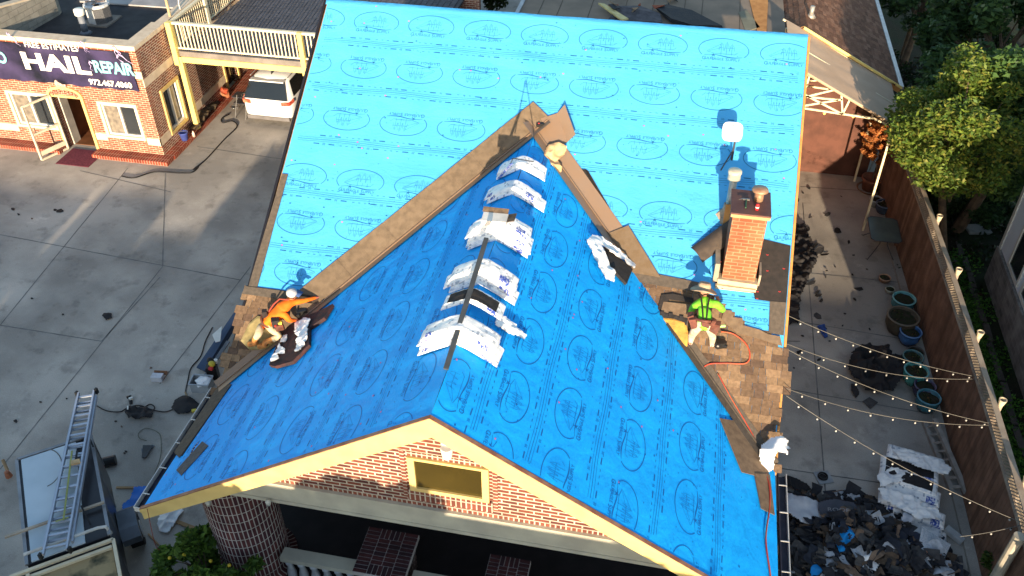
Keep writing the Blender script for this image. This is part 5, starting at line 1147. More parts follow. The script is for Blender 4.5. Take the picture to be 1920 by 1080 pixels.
# bucket etc by the shop corner
c=G(347,262,.14);bk_=thing('bucket','blue plastic bucket by the shop corner post','bucket',tuple(c));mb=MB();mb.lathe(c,[(.11,0),(.15,.27),(.165,.28),(.165,.30),(.14,.30),(.10,.02),(0,.02)],18);ob('bucket_body',mb,mat('bucket_blue',(.05,.08,.30),.4,(.07,.1,.36),5),bk_,True)
mb=MB();mb.tube([c+Vector((.16*math.cos(a),.16*math.sin(a)*.3-.0,.30+.0*a)) for a in[math.pi*i/8 for i in range(9)]],.006,6);ob('handle',mb,mat('steel',(0,0,0)),bk_)
c=G(364,256,.14);mb=MB();mb.lathe(c,[(.05,0),(.05,.14),(.02,.18),(.02,.22),(0,.22)],12);single('bottle',mb,mat('bottle_pink',(.7,.5,.42),.4),'pale bottle standing beside the blue bucket','bottle',smooth=True)
crumple('junk_heap',[(356,248),(362,228),(385,212),(410,192),(414,200),(392,226),(372,250)],G,FG,mat('junk',(.03,.03,.03),.7,(.12,.08,.04),12),'dark heap of tools and bags along the shop side wall','junk heap',amp=.35,st=.07,z=.14)
# folding stand with pans
c=G(455,210);sm_=mat('chrome',(.6,.6,.6),.25,(.5,.5,.5),4,metal=.8)
stn=thing('folding_stand','metal folding work stand holding silver bowls beside the car','stand',tuple(c));mb=MB()
for a,b in(((441,222),(444,178)),((461,225),(462,180)),((446,205),(444,178)),((468,205),(462,180))):
    p=G(*a);mb.tube([p,PY(b[0],b[1],p.y+.1)],.016,6)
ob('leg',mb,sm_,stn);z_=.85
mb=MB();mb.cbox(Vector((c.x,c.y+.15,.62)),(.55,.45,.03));mb.cbox(Vector((c.x,c.y+.15,.36)),(.55,.40,.03));ob('shelf',mb,mat('dark_steel',(0,0,0)),stn)
for px,py,z__ in((474,172,.85),(461,182,.75),(440,204,.15)):
    q=G(px,py,z__);mb=MB();mb.lathe(q,[(.06,0),(.15,.09),(.16,.10),(.14,.10),(.05,.02),(0,.02)],16);single('metal_bowl',mb,sm_,'shiny steel bowl '+{474:'on top of the stand near the car',461:'in the middle of the folding stand',440:'on the ground left of the stand'}[px],'bowl','steel bowls',smooth=True)
c=G(424,182,.14);mb=MB();mb.lathe(c,[(.10,0),(.14,.2),(.15,.21),(.12,.21),(0,.19)],14,0);mb.ball(c+Vector((0,0,.30)),(.16,.14,.12),10,7,1);mb.ball(c+Vector((-.25,.02,.12)),(.14,.14,.14),10,7,2);rumple(mb,.05,8,2);single('flower_pot',mb,[mat('terracotta',(.42,.15,.07),.8),mat('flower_red',(.55,.08,.03),.7,(.08,.03,.02),10),mat('pot_tan',(.45,.30,.2),.7)],'red flowering pot against the shop side wall','flower pot')
# black pipe by trailer
mb=MB();mb.tube([G(192,868,.12),G(217,862,.12)],.12,12);single('black_pipe',mb,mat('plastic_black',(0,0,0)),'short black pipe lying right of the trailer','pipe')
mb=MB();mb.tube([G(5,862,.35),G(14,882,.2)],.035,8,0);mb.lathe(G(17,893,.08),[(.08,0),(.05,.16),(0,.18)],10,1);single('orange_stake',mb,[mat('handle_wood',(0,0,0)),mat('stake_orange',(.40,.15,.08),.6)],'orange and brown stake at the left edge of the picture','stake')
# ================================================================ TRAILER with ladder
dv=Vector((.62,-.785,0)).normalized();cv=Vector((.785,.62,0)).normalized();B0=Vector((-8.24,2.26,0));TW=1.42;TLn=2.75;TZ=1.83
tr=thing('cargo_trailer','black enclosed trailer with pale roof parked at the lower left','trailer',tuple(B0+dv*1.3-cv*.7))
Tp=lambda a,b,z:B0+dv*a-cv*b+Vector((0,0,z))
blkp=mat('trailer_black',(.014,.014,.018),.30,(.02,.02,.026),2,spec=.5)
mb=MB();mb.prism([Tp(0,0,.45),Tp(TLn,0,.45),Tp(TLn,TW,.45),Tp(0,TW,.45)],(0,0,1),TZ-.45);ob('body',mb,blkp,tr)
mb=MB();mb.prism([Tp(.06,.30,TZ),Tp(TLn-.02,.42,TZ),Tp(TLn-.02,TW-.08,TZ),Tp(.06,TW-.08,TZ)],(0,0,1),.03);ob('roof',mb,mat('trailer_roof',(.50,.58,.64),.5,(.38,.46,.52),.9,.004,3),tr)
mb=MB()
for a,b in((Tp(0,0,TZ+.01),Tp(TLn,0,TZ+.01)),(Tp(0,TW,TZ+.01),Tp(TLn,TW,TZ+.01)),(Tp(0,0,TZ+.01),Tp(0,TW,TZ+.01))):mb.bar(a,b,.06,.05)
ob('roof_trim',mb,mat('metal_grey3',(.30,.31,.33),.4,metal=.5),tr)
mb=MB();mb.bar(Tp(2.0,-.03,TZ+.10),Tp(2.0,TW+.3,TZ+.10),.05,.04);ob('roof_bar',mb,mat('bar_tan',(.42,.34,.26),.6),tr)
mb=MB();mb.tube([Tp(2.62,-.02,TZ-.1),Tp(2.62,.02,TZ+.12),Tp(2.62,.15,TZ+.16),Tp(2.62,TW,TZ+.16)],.03,8);ob('roof_rack',mb,mat('rail_white',(.62,.60,.56),.5),tr)
mb=MB();mb.add([Tp(.5+.9*math.cos(t)*.6,.95+.35*math.sin(t),TZ+.033) for t in[R(200+i*12) for i in range(14)]]+[Tp(.5+.9*math.cos(t)*.57,.95+.33*math.sin(t),TZ+.033) for t in[R(200+i*12) for i in range(14)]],[(i,i+1,15+i,14+i) for i in range(13)]);ob('scrape_mark',mb,mat('joint',(0,0,0)),tr)
ftr=Tp(1.55,-.20,0);mb=MB()
prof=[(-.42,.45),(-.42,.62),(-.25,.78),(.25,.78),(.42,.62),(.42,.45)]
mb.prism([Tp(1.55+a,-.02,z) for a,z in prof],cv,.36);ob('fender',mb,mat('fender_grey',(.16,.18,.21),.35,metal=.3),tr)
mb=MB();mb.tube([Tp(1.55,-.12,.33),Tp(1.55,-.38,.33)],.33,22);wh=ob('wheel',mb,mat('tyre',(.015,.015,.015),.9),tr)
mb=MB();mb.tube([Tp(1.55,-.37,.33),Tp(1.55,-.392,.33)],.19,18);ob('rim',mb,mat('rim_white',(.6,.6,.6),.4,metal=.5),wh)
mb=MB();mb.bar(Tp(.0,-.004,.9),Tp(0.02,-.004,TZ),.02);mb.bar(Tp(.9,-.006,.5),Tp(.9,-.006,TZ),.04,.012);mb.bar(Tp(1.9,-.006,.5),Tp(1.9,-.006,TZ),.04,.012);ob('panel_seam',mb,mat('metal_grey3',(0,0,0)),tr)
# ladder
alu=mat('aluminium',(.46,.50,.58),.35,(.38,.42,.50),4,metal=.5)
lad=thing('extension_ladder','silver aluminium extension ladder strapped on the trailer roof','ladder',tuple(G(130,880,2.0)))
L0=G(146,742,2.08);L1=G(78,1046,2.0);R0=G(182,736,2.08);R1=G(133,1034,2.0)
for sec,(dz,t0,t1,ins) in enumerate(((0,0.03,.95,.0),(.07,.0,1.,.10))):
    wv=(R0-L0)
    a0=L0.lerp(L1,t0)+wv*ins;a1=L0.lerp(L1,t1)+(R1-L1)*ins;b0=R0.lerp(R1,t0)-wv*ins;b1=R0.lerp(R1,t1)-(R1-L1)*ins;up=Vector((0,0,dz))
    for p,q in((a0,a1),(b0,b1)):
        mb=MB();mb.bar(p+up,q+up,.035,.075);ob('rail',mb,alu,lad)
    for k_ in range(15):
        t=(k_+.5)/15;p=a0.lerp(a1,t)+up;q=b0.lerp(b1,t)+up;mb=MB();mb.bar(p,q,.045,.03);ob('rung',mb,alu,lad)
for p in(L0,R0,L1,R1):
    mb=MB();mb.cbox(p+Vector((0,0,.05)),(.05,.07,.14));ob('foot',mb,mat('plastic_black',(0,0,0)),lad)
mb=MB();mb.bar(G(135,845,2.14),G(119,975,2.14),.035,.006);mb.bar(G(104,978,2.12),G(128,970,2.12),.03,.006);single('ratchet_strap',mb,mat('strap_green',(.28,.30,.10),.8),'olive green strap lying along the middle of the ladder','strap')
mb=MB();c=G(142,866,2.16);mb.cbox(c,(.16,.10,.05),Matrix.Rotation(.6,3,'Z'));mb.bar(c,c+Vector((-.12,.25,.02)),.03,mi=1);rumple(mb,.01,9,1);single('work_glove',mb,[mat('cloth_tan',(0,0,0)),mat('plastic_black',(0,0,0))],'tan work glove resting on the ladder','glove')
mb=MB();mb.bar(G(163,812,2.1),G(175,838,1.95),.035,.02);mb.bar(G(152,948,2.1),G(170,985,1.9),.03,.02);single('bungee_cord',mb,mat('plastic_black',(0,0,0)),'black bungee cords over the right ladder rail','bungee')
# second vehicle, tan leaf-littered top
D0=TLn+.12
t2=thing('leaf_covered_truck_box','tan topped box with cream rails and fallen leaves at the bottom left corner','truck box',tuple(Tp(D0+1,.7,0)))
mb=MB();mb.prism([Tp(D0,-.05,.5),Tp(D0+2.5,-.05,.5),Tp(D0+2.5,TW+.3,.5),Tp(D0,TW+.3,.5)],(0,0,1),1.25);ob('body',mb,mat('truck_dark',(.05,.045,.05),.5),t2)
mb=MB();mb.prism([Tp(D0+.05,.0,1.75),Tp(D0+2.45,.0,1.75),Tp(D0+2.45,TW+.25,1.75),Tp(D0+.05,TW+.25,1.75)],(0,0,1),.02);ob('top',mb,mat('tan_top',(.34,.25,.13),.9,(.05,.05,.03),2.2,.01,12,thr=(.38,.52)),t2)
crml=mat('rail_cream2',(.70,.60,.42),.5,(.6,.5,.35),4)
for a,b in((Tp(D0,-.05,1.82),Tp(D0,TW+.3,1.82)),(Tp(D0,-.05,1.82),Tp(D0+2.5,-.05,1.82)),(Tp(D0+.14,0,1.80),Tp(D0+.14,TW+.3,1.80)),(Tp(D0+.1,TW+.0,1.84),Tp(D0+2.5,TW+.1,1.84))):
    mb=MB();mb.bar(a,b,.06,.06);ob('rail',mb,crml,t2)
mb=MB();mb.cbox(G(187,1052,1.5),(.10,.07,.13));ob('tail_light',mb,mat('tail_red',(.55,.03,.02),.3),t2)
# ================================================================ CAR (rear towards us under the balcony)
def suv(cx,yb):
    t=thing('white_suv','white SUV parked with its tail out from under the balcony','car',(cx,yb+2.3,0))
    Wh=.93;pt=mat('car_white',(.80,.80,.80),.25,(.78,.78,.78),1,spec=.6,coat=.5)
    # stations: y from tail, and half-section (x,z) points, bottom -> roof centre
    def sec(y,wb,zb,zw,wr_,zr):return [(y,x,z) for x,z in((0,zb),(wb*.80,zb),(wb*.97,zb+.12),(wb,zb+.35),(wb*.985,zw),(wr_+(wb-wr_)*.45,zw+(zr-zw)*.5),(wr_,zr-.05),(wr_*.8,zr),(0,zr+.02))]
    st=[sec(0,.78,.38,.92,.70,.98),sec(.05,.86,.30,.98,.74,1.04),sec(.16,.91,.28,1.04,.74,1.22),sec(.45,.93,.26,1.08,.70,1.62),sec(.9,.93,.26,1.07,.64,1.68),sec(1.9,.93,.26,1.03,.64,1.71),sec(2.7,.93,.26,1.02,.67,1.64),sec(3.3,.93,.26,1.0,.68,1.22),sec(3.7,.92,.26,.98,.72,1.04),sec(4.4,.88,.28,.85,.66,.92),sec(4.65,.72,.34,.72,.5,.76)]
    mb=MB();k_=len(st[0]);full=[]
    for s_ in st:full.append([(cx+x,yb+y,z) for y,x,z in s_]+[(cx-x,yb+y,z) for y,x,z in s_[-2:0:-1]])
    n=len(full[0])
    for s_ in full:mb.v+=s_
    for i in range(len(full)-1):
        for j in range(n):mb.f.append([i*n+j,i*n+(j+1)%n,(i+1)*n+(j+1)%n,(i+1)*n+j]);mb.m.append(0);mb.c.append((1,1,1))
    for e in(0,len(full)-1):mb.f.append([e*n+j for j in range(n)] if e else [j for j in range(n-1,-1,-1)]);mb.m.append(0);mb.c.append((1,1,1))
    ob('body',mb,pt,t,True)
    gk=glass('car_glass',(.012,.015,.016),.06)
    mb=MB();q=[(-.74,.155,1.06),(.74,.155,1.06),(.80,.12,1.08),(.64,.405,1.55),(-.64,.405,1.55),(-.80,.12,1.08)]
    mb.prism([(cx-.82,yb+.03,1.05),(cx+.82,yb+.03,1.05),(cx+.66,yb+.41,1.61),(cx-.66,yb+.41,1.61)],(0,-.83,.55),.035);ob('rear_window',mb,gk,t)
    for s_ in(-1,1):
        mb=MB();mb.prism([(cx+s_*.91,yb+.38,1.09),(cx+s_*.915,yb+3.2,1.06),(cx+s_*.72,yb+2.75,1.56),(cx+s_*.72,yb+.62,1.56)],(s_,0,.35),.02);ob('side_window',mb,gk,t)
        mb=MB();mb.bar((cx+s_*.58,yb-.015,.94),(cx+s_*.87,yb+.03,.95),.05,.13);mb.bar((cx+s_*.87,yb+.03,.95),(cx+s_*.93,yb+.30,.99),.05,.12);ob('tail_light',mb,mat('tail_red2',(.45,.03,.02),.25,(.6,.2,.12),6),t)
        mb=MB();mb.tube([(cx+s_*.70,yb+.55,1.685),(cx+s_*.68,yb+2.7,1.69)],.018,6);ob('roof_rail',mb,mat('rail_grey',(.4,.4,.4),.4),t)
        for yy in(.85,3.75):
            mb=MB();mb.tube([(cx+s_*.72,yb+yy,.34),(cx+s_*.94,yb+yy,.34)],.34,22);w_=ob('wheel',mb,mat('tyre',(0,0,0)),t);mb=MB();mb.tube([(cx+s_*.93,yb+yy,.34),(cx+s_*.95,yb+yy,.34)],.22,16);ob('rim',mb,sm_,w_)
    mb=MB();mb.box((cx-.80,yb-.035,.28),(cx+.80,yb+.1,.42));ob('bumper',mb,mat('car_grey',(.16,.15,.15),.6),t)
    mb=MB();mb.box((cx-.64,yb+.30,1.60),(cx+.64,yb+.52,1.64));ob('spoiler',mb,pt,t)
    mb=MB();mb.box((cx-.16,yb-.015,.66),(cx+.16,yb+.02,.82));ob('number_plate',mb,mat('plate',(.55,.55,.55),.5),t)
    mb=MB();mb.prism([(cx,yb+.75,1.69),(cx,yb+.98,1.69),(cx,yb+.80,1.79)],(1,0,0),.03);ob('antenna_fin',mb,mat('plastic_black',(0,0,0)),t)
suv(-11.55,18.38)
# ================================================================ PATIO, right
potdefs=[((1690,590),.30,.40,(.10,.33,.36),'teal glazed pot, farthest of the large pots along the fence',.75),
((1687,632),.40,.50,(.07,.055,.035),'big dark brown barrel pot between the teal and blue pots',.9),
((1702,652),.27,.40,(.04,.12,.30),'blue patterned pot just below the brown barrel pot',.8),
((1716,676),.20,.16,(.05,.04,.03),'low dark brown dish beside the blue pot',.9),
((1709,692),.25,.26,(.05,.14,.14),'dark pot with a thin teal rim above the ribbed pot',.9),
((1712,728),.29,.42,(.08,.34,.31),'ribbed turquoise pot next to the black tarp',.75),
((1729,752),.25,.36,(.045,.04,.09),'dark purple pot below the ribbed turquoise pot',.8),
((1735,778),.27,.42,(.03,.14,.19),'deep teal pot nearest the wooden ladder',.8),
((1658,533),.16,.12,(.25,.13,.07),'small terracotta bowl with pale rim alone by the fence',.9),
((1668,553),.13,.10,(.30,.27,.2),'smallest cream rimmed bowl under the terracotta bowl',.9),
((1640,392),.20,.26,(.36,.36,.33),'white pot beside the far end of the glass table',.7),
((1656,404),.26,.30,(.05,.08,.13),'wide slate blue tub touching the glass table',.9)]
soilm=mat('soil',(.035,.028,.02),1,(.02,.03,.01),9,.02,30)
for i,((px,py),r,h,col,lab,tap) in enumerate(potdefs):
    c=G(px,py-2);c.y+=r*.6;t=thing('plant_pot',lab,'plant pot',(c.x,c.y,0),'pots along the patio fence')
    pm_=mat('glaze%d'%i,col,.22 if i not in(1,3,8,9) else .8,tuple(q*.6 for q in col),5,.004,18,spec=.5);mb=MB()
    pr=[(r*tap*.8,0),(r*.98,h*.45),(r*1.0,h*.75),(r*.92,h*.93),(r*1.02,h*.95),(r*1.04,h),(r*.90,h),(r*.88,h*.86),(0,h*.88)]
    mb.lathe((c.x,c.y,.0),pr,26);
    if 'ribbed' in lab:
        for k_,q in enumerate(mb.v):
            a=math.atan2(q[1]-c.y,q[0]-c.x);f_=1+.035*math.cos(a*13) if k_<26*5 else 1;mb.v[k_]=(c.x+(q[0]-c.x)*f_,c.y+(q[1]-c.y)*f_,q[2])
    ob('pot',mb,pm_,t,True);mb=MB();mb.lathe((c.x,c.y,h*.86),[(r*.87,0),(r*.5,.03),(0,.035)],14);rumple(mb,.02,14,i);ob('soil',mb,soilm,t)
    mb=MB();mb.lathe((c.x,c.y,h*.955),[(r*1.03,0),(r*1.05,.02),(r*.96,.035),(r*.90,.01)],26,cap=False);lc2=tuple(min(.5,q*1.6+.06) for q in col);ob('rim',mb,mat('rimglaze%d'%i,lc2,.3,tuple(q*.8 for q in lc2),6),t,True)
    if i in(1,2,4,5,7,11):leafcloud('sprigs',[(c.x+rnd.uniform(-r*.4,r*.4),c.y+rnd.uniform(-r*.4,r*.4),h*.9,r*.35) for _ in range(3)],60,.03,[(.05,.08,.02),(.12,.07,.03)],t,seed=i)
# brown dead conifer in a terracotta pot
c=G(1632,362);c.y+=.25;t=thing('potted_conifer','rust brown dead conifer in a terracotta pot below the canopy corner','potted tree',(c.x,c.y,0));mb=MB()
mb.lathe((c.x,c.y,0),[(.24,0),(.30,.36),(.34,.37),(.34,.44),(.30,.44),(.29,.38),(0,.38)],24);ob('pot',mb,mat('terracotta2',(.26,.10,.06),.85,(.17,.07,.045),5),t,True)
mb=MB();mb.lathe((c.x,c.y,.002),[(.40,0),(.42,.04),(.38,.04),(.36,.01)],24,cap=False);ob('saucer',mb,mat('glaze8',(0,0,0)),t,True)
tp=PY(1648,232,c.y);hh=tp.z;mb=MB();mb.tube([(c.x,c.y,.38),(c.x+.03,c.y,1.2),(tp.x,c.y,hh)],[.03,.022,.008],6)
rs_=random.Random(4);tips=[]
for k_ in range(34):
    z=.9+(hh-1.0)*k_/34;a=k_*2.4;L_=.62*(1-(z-.8)/(hh-.6))*rs_.uniform(.7,1.3)+.14;b=Vector((c.x+.02+(tp.x-c.x)*(z/hh)**2,c.y,z));e=b+Vector((math.cos(a)*L_,math.sin(a)*L_,.20+.3*L_));mb.tube([b,e],[.010,.004],5)
    for q in range(5):p=b.lerp(e,.3+.17*q);tips.append((p.x,p.y,p.z,.075))
ob('trunk',mb,barkm,t);leafcloud('needles',tips,6500,.04,[(.50,.19,.055),(.60,.25,.07),(.36,.12,.04)],t,seed=9)
# glass table
q=[G(1623,403,.72),G(1680,402,.72),G(1694,458,.72),G(1637,460,.72)];cx=sum(p.x for p in q)/4;cy=sum(p.y for p in q)/4
t=thing('patio_table','grey green glass patio table with curled metal legs against the fence','table',(cx,cy,0));mb=MB()
x0,x1,y0,y1=cx-.42,cx+.42,cy-.62,cy+.62;P=[(x0+.1,y0),(x1-.1,y0),(x1,y0+.1),(x1,y1-.1),(x1-.1,y1),(x0+.1,y1),(x0,y1-.1),(x0,y0+.1)]
mb.prism([(a,b,.71) for a,b in P],(0,0,1),.012);ob('table_top',mb,mat('table_glass',(.09,.13,.12),.18,(.07,.10,.10),3,spec=.6),t)
mb=MB();mb.tube([(a,b,.715) for a,b in P+[P[0]]],.016,6);ob('rim',mb,mat('dark_steel',(0,0,0)),t)
for sx in(-1,1):
    for sy in(-1,1):
        mb=MB();mb.tube([(cx+sx*.12,cy+sy*.25,.68),(cx+sx*.10,cy+sy*.35,.45),(cx+sx*.25,cy+sy*.50,.2),(cx+sx*.38,cy+sy*.62,.02),(cx+sx*.42,cy+sy*.60,.05)],.014,6);ob('leg',mb,mat('dark_steel',(0,0,0)),t)
# wheelbarrow like cart under the canopy
c=G(1606,330);t=thing('garden_cart','dark garden cart with pale legs behind the dead conifer','cart',(c.x,c.y+.5,0));mb=MB()
mb.prism([(c.x-.3,c.y+.1,.65),(c.x+.45,c.y+.1,.65),(c.x+.45,c.y+1.1,.65),(c.x-.3,c.y+1.1,.65)],(0,0,1),.22);ob('tray',mb,mat('cart_green',(.06,.07,.055),.7),t)
for dx,dy in((-.28,.12),(.42,.12),(-.28,1.05),(.42,1.05)):
    mb=MB();mb.tube([(c.x+dx,c.y+dy,.66),(c.x+dx-.08,c.y+dy-.06,.0)],.018,6);ob('leg',mb,mat('leg_pale',(.42,.38,.30),.5),t)
mb=MB();mb.tube([(c.x-.42,c.y+.3,.14),(c.x-.36,c.y+.3,.14)],.14,14);ob('wheel',mb,mat('tyre',(0,0,0)),t)
mb=MB();mb.lathe(G(1556,270),[(.20,0),(.18,.03),(0,.04)],20);single('round_lid',mb,mat('lid_pale',(.42,.36,.28),.6),'pale round lid lying on the shaded patio under the canopy','lid')
# black tarp
crumple('black_tarp',[(1587,702),(1594,672),(1612,659),(1640,655),(1663,655),(1670,672),(1700,672),(1716,684),(1706,712),(1682,724),(1672,738),(1648,743),(1622,738),(1606,722)],G,FG,crm,'large crumpled black tarp beside the turquoise pot','tarp',amp=.55,st=.06,sc=7)
crumple('felt_scrap',[(1594,722),(1602,724),(1610,742),(1604,748),(1596,736)],G,FG,crm,'black curl of felt just below the tarp','felt scrap',amp=.08,st=.03)
crumple('wall_felt_heap',[(1482,420),(1495,425),(1512,440),(1525,470),(1532,490),(1518,520),(1500,560),(1496,610),(1478,600),(1470,520)],G,FG,crm,'dark felt heap along the right house wall','felt heap',amp=.26,st=.06,sc=11,seed=4)
crumple('felt_heap',[(1478,560),(1495,575),(1497,605),(1478,612)],G,FG,crm,'smaller felt heap at the wall near the chimney corner','felt heap',amp=.2,st=.06)
# scattered scraps
sm2=mat('scrap_dark',(.03,.028,.028),.9,(.018,.017,.017),9,.004,60);sm3=mat('scrap_grey',(.075,.072,.072),.95,(.05,.048,.048),12)
SC=[(1496,376,12),(1517,353,8),(1552,402,14),(1570,432,20),(1590,454,14),(1507,424,14),(1515,430,14),(1528,460,22),(1537,470,26),(1545,478,18),(1608,541,18),(1520,530,20),(1534,553,14),(1540,562,12),(1532,592,20),(1500,660,18),(1536,675,12),(1543,617,14),(1602,562,9),(1598,515,6),(1508,501,8),(1512,517,8),(1550,508,7),(1500,541,10),(1492,550,10),(1533,549,9),(1548,519,8),(1506,362,6),(1578,368,5),(1520,408,7),(1486,378,8),(1600,480,6),(1625,505,5),(1583,588,5),(1506,630,6),(1555,640,4),(1580,610,4),(1630,617,8),(1490,690,5),(1565,500,5)]
for i,(px,py,s_) in enumerate(SC):
    rr=random.Random(i);a0=rr.uniform(0,6);el=rr.uniform(.35,.8);mb=MB();pts=[]
    for k_ in range(6):
        a=k_*math.pi/3;r_=rr.uniform(.35,.62)*s_;u=math.cos(a)*r_;v=math.sin(a)*r_*el;pts.append(G(px+u*math.cos(a0)-v*math.sin(a0),py+(u*math.sin(a0)+v*math.cos(a0))*.7,.012))
    mb.prism(pts,(0,0,1),.012);rumple(mb,.025,6,i);single('patio_scrap',mb,[sm2,sm2,sm3][i%3],'torn dark roofing scrap scattered on the patio concrete','roofing scrap','roofing scraps on the patio')
mb=MB();mb.prism([G(*p,.02) for p in((1532,612),(1546,608),(1552,632),(1546,634))],(0,0,1),.02);single('blue_scrap',mb,mat('scrap_navy',(.012,.03,.12),.5,(.02,.10,.4),14),'narrow navy and bright blue scrap on the patio above the lights','scrap')
mb=MB();mb.prism([G(*p,.02) for p in((1617,753),(1630,745),(1646,755),(1632,767))],(0,0,1),.015);single('square_shingle',mb,sm3,'flat dark square shingle below the black tarp','shingle')
for (px,py),l in(((1544,896),'square grey vent flange with black ring alone on the concrete'),((1601,928),'square vent flange half under the debris pile')):
    c=G(px,py);t=thing('vent_flange',l,'vent flange',tuple(c),'vent flanges on the patio');mb=MB();mb.cbox(c+Vector((0,0,.02)),(.34,.34,.012),Matrix.Rotation(.35,3,'Z'));ob('flange_plate',mb,mat('flange',(.36,.37,.38),.5,(.28,.29,.30),8,metal=.2),t)
    mb=MB();mb.lathe(c+Vector((-.02,.01,.026)),[(.115,0),(.11,.04),(.085,.05),(.08,.01)],22,cap=False);ob('ring',mb,mat('plastic_black',(0,0,0)),t,True);mb=MB();mb.lathe(c+Vector((-.02,.01,.028)),[(.08,0),(0,.002)],18);ob('hole',mb,crm,t)
crumple('felt_wing',[(1465,900),(1475,898),(1492,902),(1512,910),(1521,922),(1505,925),(1480,918),(1468,924),(1470,914)],G,FG,crm,'folded black felt lying above the white plastic sheet','felt',amp=.18,st=.045)
# pile of wrapped bundles
PB=[(1716,862,'farthest bundle, slanting, of the pile by the ladder'),(1704,882,'second bundle of the pile, with grey shingles showing'),(1702,902,'third bundle of the pile by the ladder, torn open'),(1706,922,'fourth bundle of the pile'),(1702,944,'fifth bundle of the pile, long and white'),(1714,962,'sixth bundle of the pile'),(1708,985,'seventh bundle, blue lettered end, of the pile'),(1716,1000,'nearest bundle at the bottom of the pile')]
for i,(px,py,l) in enumerate(PB):
    z0=[.42,.40,.42,.36,.30,.20,.10,.02][i];c=G(px,py,z0);bundle(c.x,c.y,.60,.20,0,.085,'white plastic wrapped '+l,'bundle pile on the patio',-.22+.06*math.sin(i*2),open_=i in(1,2),seed=40+i,flat=z0)
for i in range(6):
    c=G(1706,955,.1);bundle(c.x+rnd.uniform(-.05,.05),c.y+.0+i*.14,.56,.20,0,.10,'hidden lower bundle, layer %d, supporting the patio pile'%(i+1),'bundle pile on the patio',-.2,seed=60+i,flat=.02+.065*min(i,3))
for i,(pix,z_) in enumerate((([(1672,846),(1700,846),(1760,868),(1782,880),(1776,892),(1730,884),(1690,866)],.50),([(1644,895),(1670,880),(1720,890),(1690,905),(1650,915)],.44),([(1645,915),(1700,930),(1760,960),(1765,975),(1720,975),(1655,940)],.42),([(1690,985),(1740,992),(1770,1010),(1700,1005)],.16))):
    crumple('plastic_wrapper',pix,G,FG,wrapm,'loose torn white wrapper on the patio bundle pile, '+['farthest one','left one above the grey shingles','long one across the middle','nearest one'][i],'plastic wrapper',amp=.09,st=.05,z=z_,sc=13,seed=i+2)
crumple('plastic_sheet',[(1600,1045),(1625,1038),(1650,1050),(1640,1072),(1610,1070)],G,FG,wrapm,'white torn sheet near the bottom edge of the debris heap','plastic sheet',amp=.22,st=.05,z=.42,sc=7,seed=8)
crumple('plastic_sheet',[(1690,960),(1712,952),(1722,968),(1705,985),(1690,980)],G,FG,pal,'grey white sheet where heap and bundle pile meet','plastic sheet',amp=.2,st=.05,z=.30,sc=7,seed=9)
# debris pile
mb=MB();rr=random.Random(77);cols=[(.036,.035,.04)]*5+[(.085,.08,.078)]*4+[(.13,.085,.055)]*2+[(.24,.16,.11)]+[(.03,.035,.05)]*2+[(.50,.52,.56)]
DP=[(1462,945),(1500,935),(1560,930),(1620,935),(1680,960),(1730,1000),(1790,1040),(1800,1120),(1455,1120),(1455,1000)]
DPg=[G(*q) for q in DP];DPu=[(q.x,q.y) for q in DPg];xs=[q[0] for q in DPu];ys=[q[1] for q in DPu];cxp=sum(xs)/len(xs);cyp=sum(ys)/len(ys)
def hp(x,y):
    d=min(math.hypot((x-a[0])-(0),(y-a[1])) for a in DPu);return min(.55,d*.5)
n=0
while n<620:
    x=rr.uniform(min(xs),max(xs));y=rr.uniform(min(ys),max(ys))
    if not inpoly(x,y,DPu):continue
    n+=1;h=.04+hp(x,y)*rr.uniform(.55,1.1);Mr=Matrix.Rotation(rr.uniform(0,6.3),3,'Z')@Matrix.Rotation(rr.uniform(-.38,.38),3,'X')@Matrix.Rotation(rr.uniform(-.34,.34),3,'Y')
    L_=rr.choice([.8,1,1.9])*rr.uniform(.10,.34);w_=rr.choice([1,1,1.5])*rr.uniform(.06,.22);c=Vector((x,y,h));K=5;pts=[]
    vs=[];
    for a in range(K+1):
        for b in(0,1):
            t_=a/K-.5;q=Vector((t_*L_+rr.uniform(-.02,.02),(b-.5)*w_+rr.uniform(-.03,.03),.04*math.sin(t_*5+n)+rr.uniform(-.02,.02)));vs.append(c+Mr@q)
    f_=[(2*a,2*a+2,2*a+3,2*a+1) for a in range(K)];o_=[q-Vector((0,0,.008)) for q in vs];mb.add(vs+o_,f_+[tuple(i+2*K+2 for i in g_[::-1]) for g_ in f_],0,rr.choice(cols))
dp=ob('debris_pile',mb,mat('vc_debris',(1,1,1),.85,(.6,.6,.6),9,.004,60,vc=True));dp['kind']='stuff';dp['label']='heap of torn black and brown roofing felt and shingles on the patio'
mb=MB();mb.prism([Vector((a,b,.01)) for a,b in DPu],(0,0,1),.05);
for q in range(len(mb.v)):pass
crumple('plastic_sheet',[(1462,950),(1470,930),(1482,934),(1500,942),(1532,944),(1545,978),(1520,972),(1515,988),(1500,985),(1478,970),(1464,962)],G,FG,mat('plastic_grey',(.52,.54,.58),.4,(.42,.44,.50),6,.004,20),'white plastic sheet crumpled on the left of the debris heap','plastic sheet',amp=.30,st=.05,z=.30,sc=4)
cr_=crumple('felt_roll',[(1533,945),(1560,940),(1600,946),(1608,955),(1580,968),(1545,972),(1536,965)],G,FG,mat('felt_slate',(.07,.075,.10),.6,(.05,.055,.07),4),'slate grey printed felt sheet on the debris heap','felt sheet',amp=.08,st=.05,z=.40)
a,b=textpoly('ROOF',.16,1.0);c=G(1572,953,.56);mb=MB();mb.add([(c.x+q[0],c.y-.03+q[1]*.8,.545+.04*math.sin(q[0]*4)) for q in a],b);tl_=ob('lettering',mb,mat('letter_grey',(.30,.31,.34),.6),cr_)
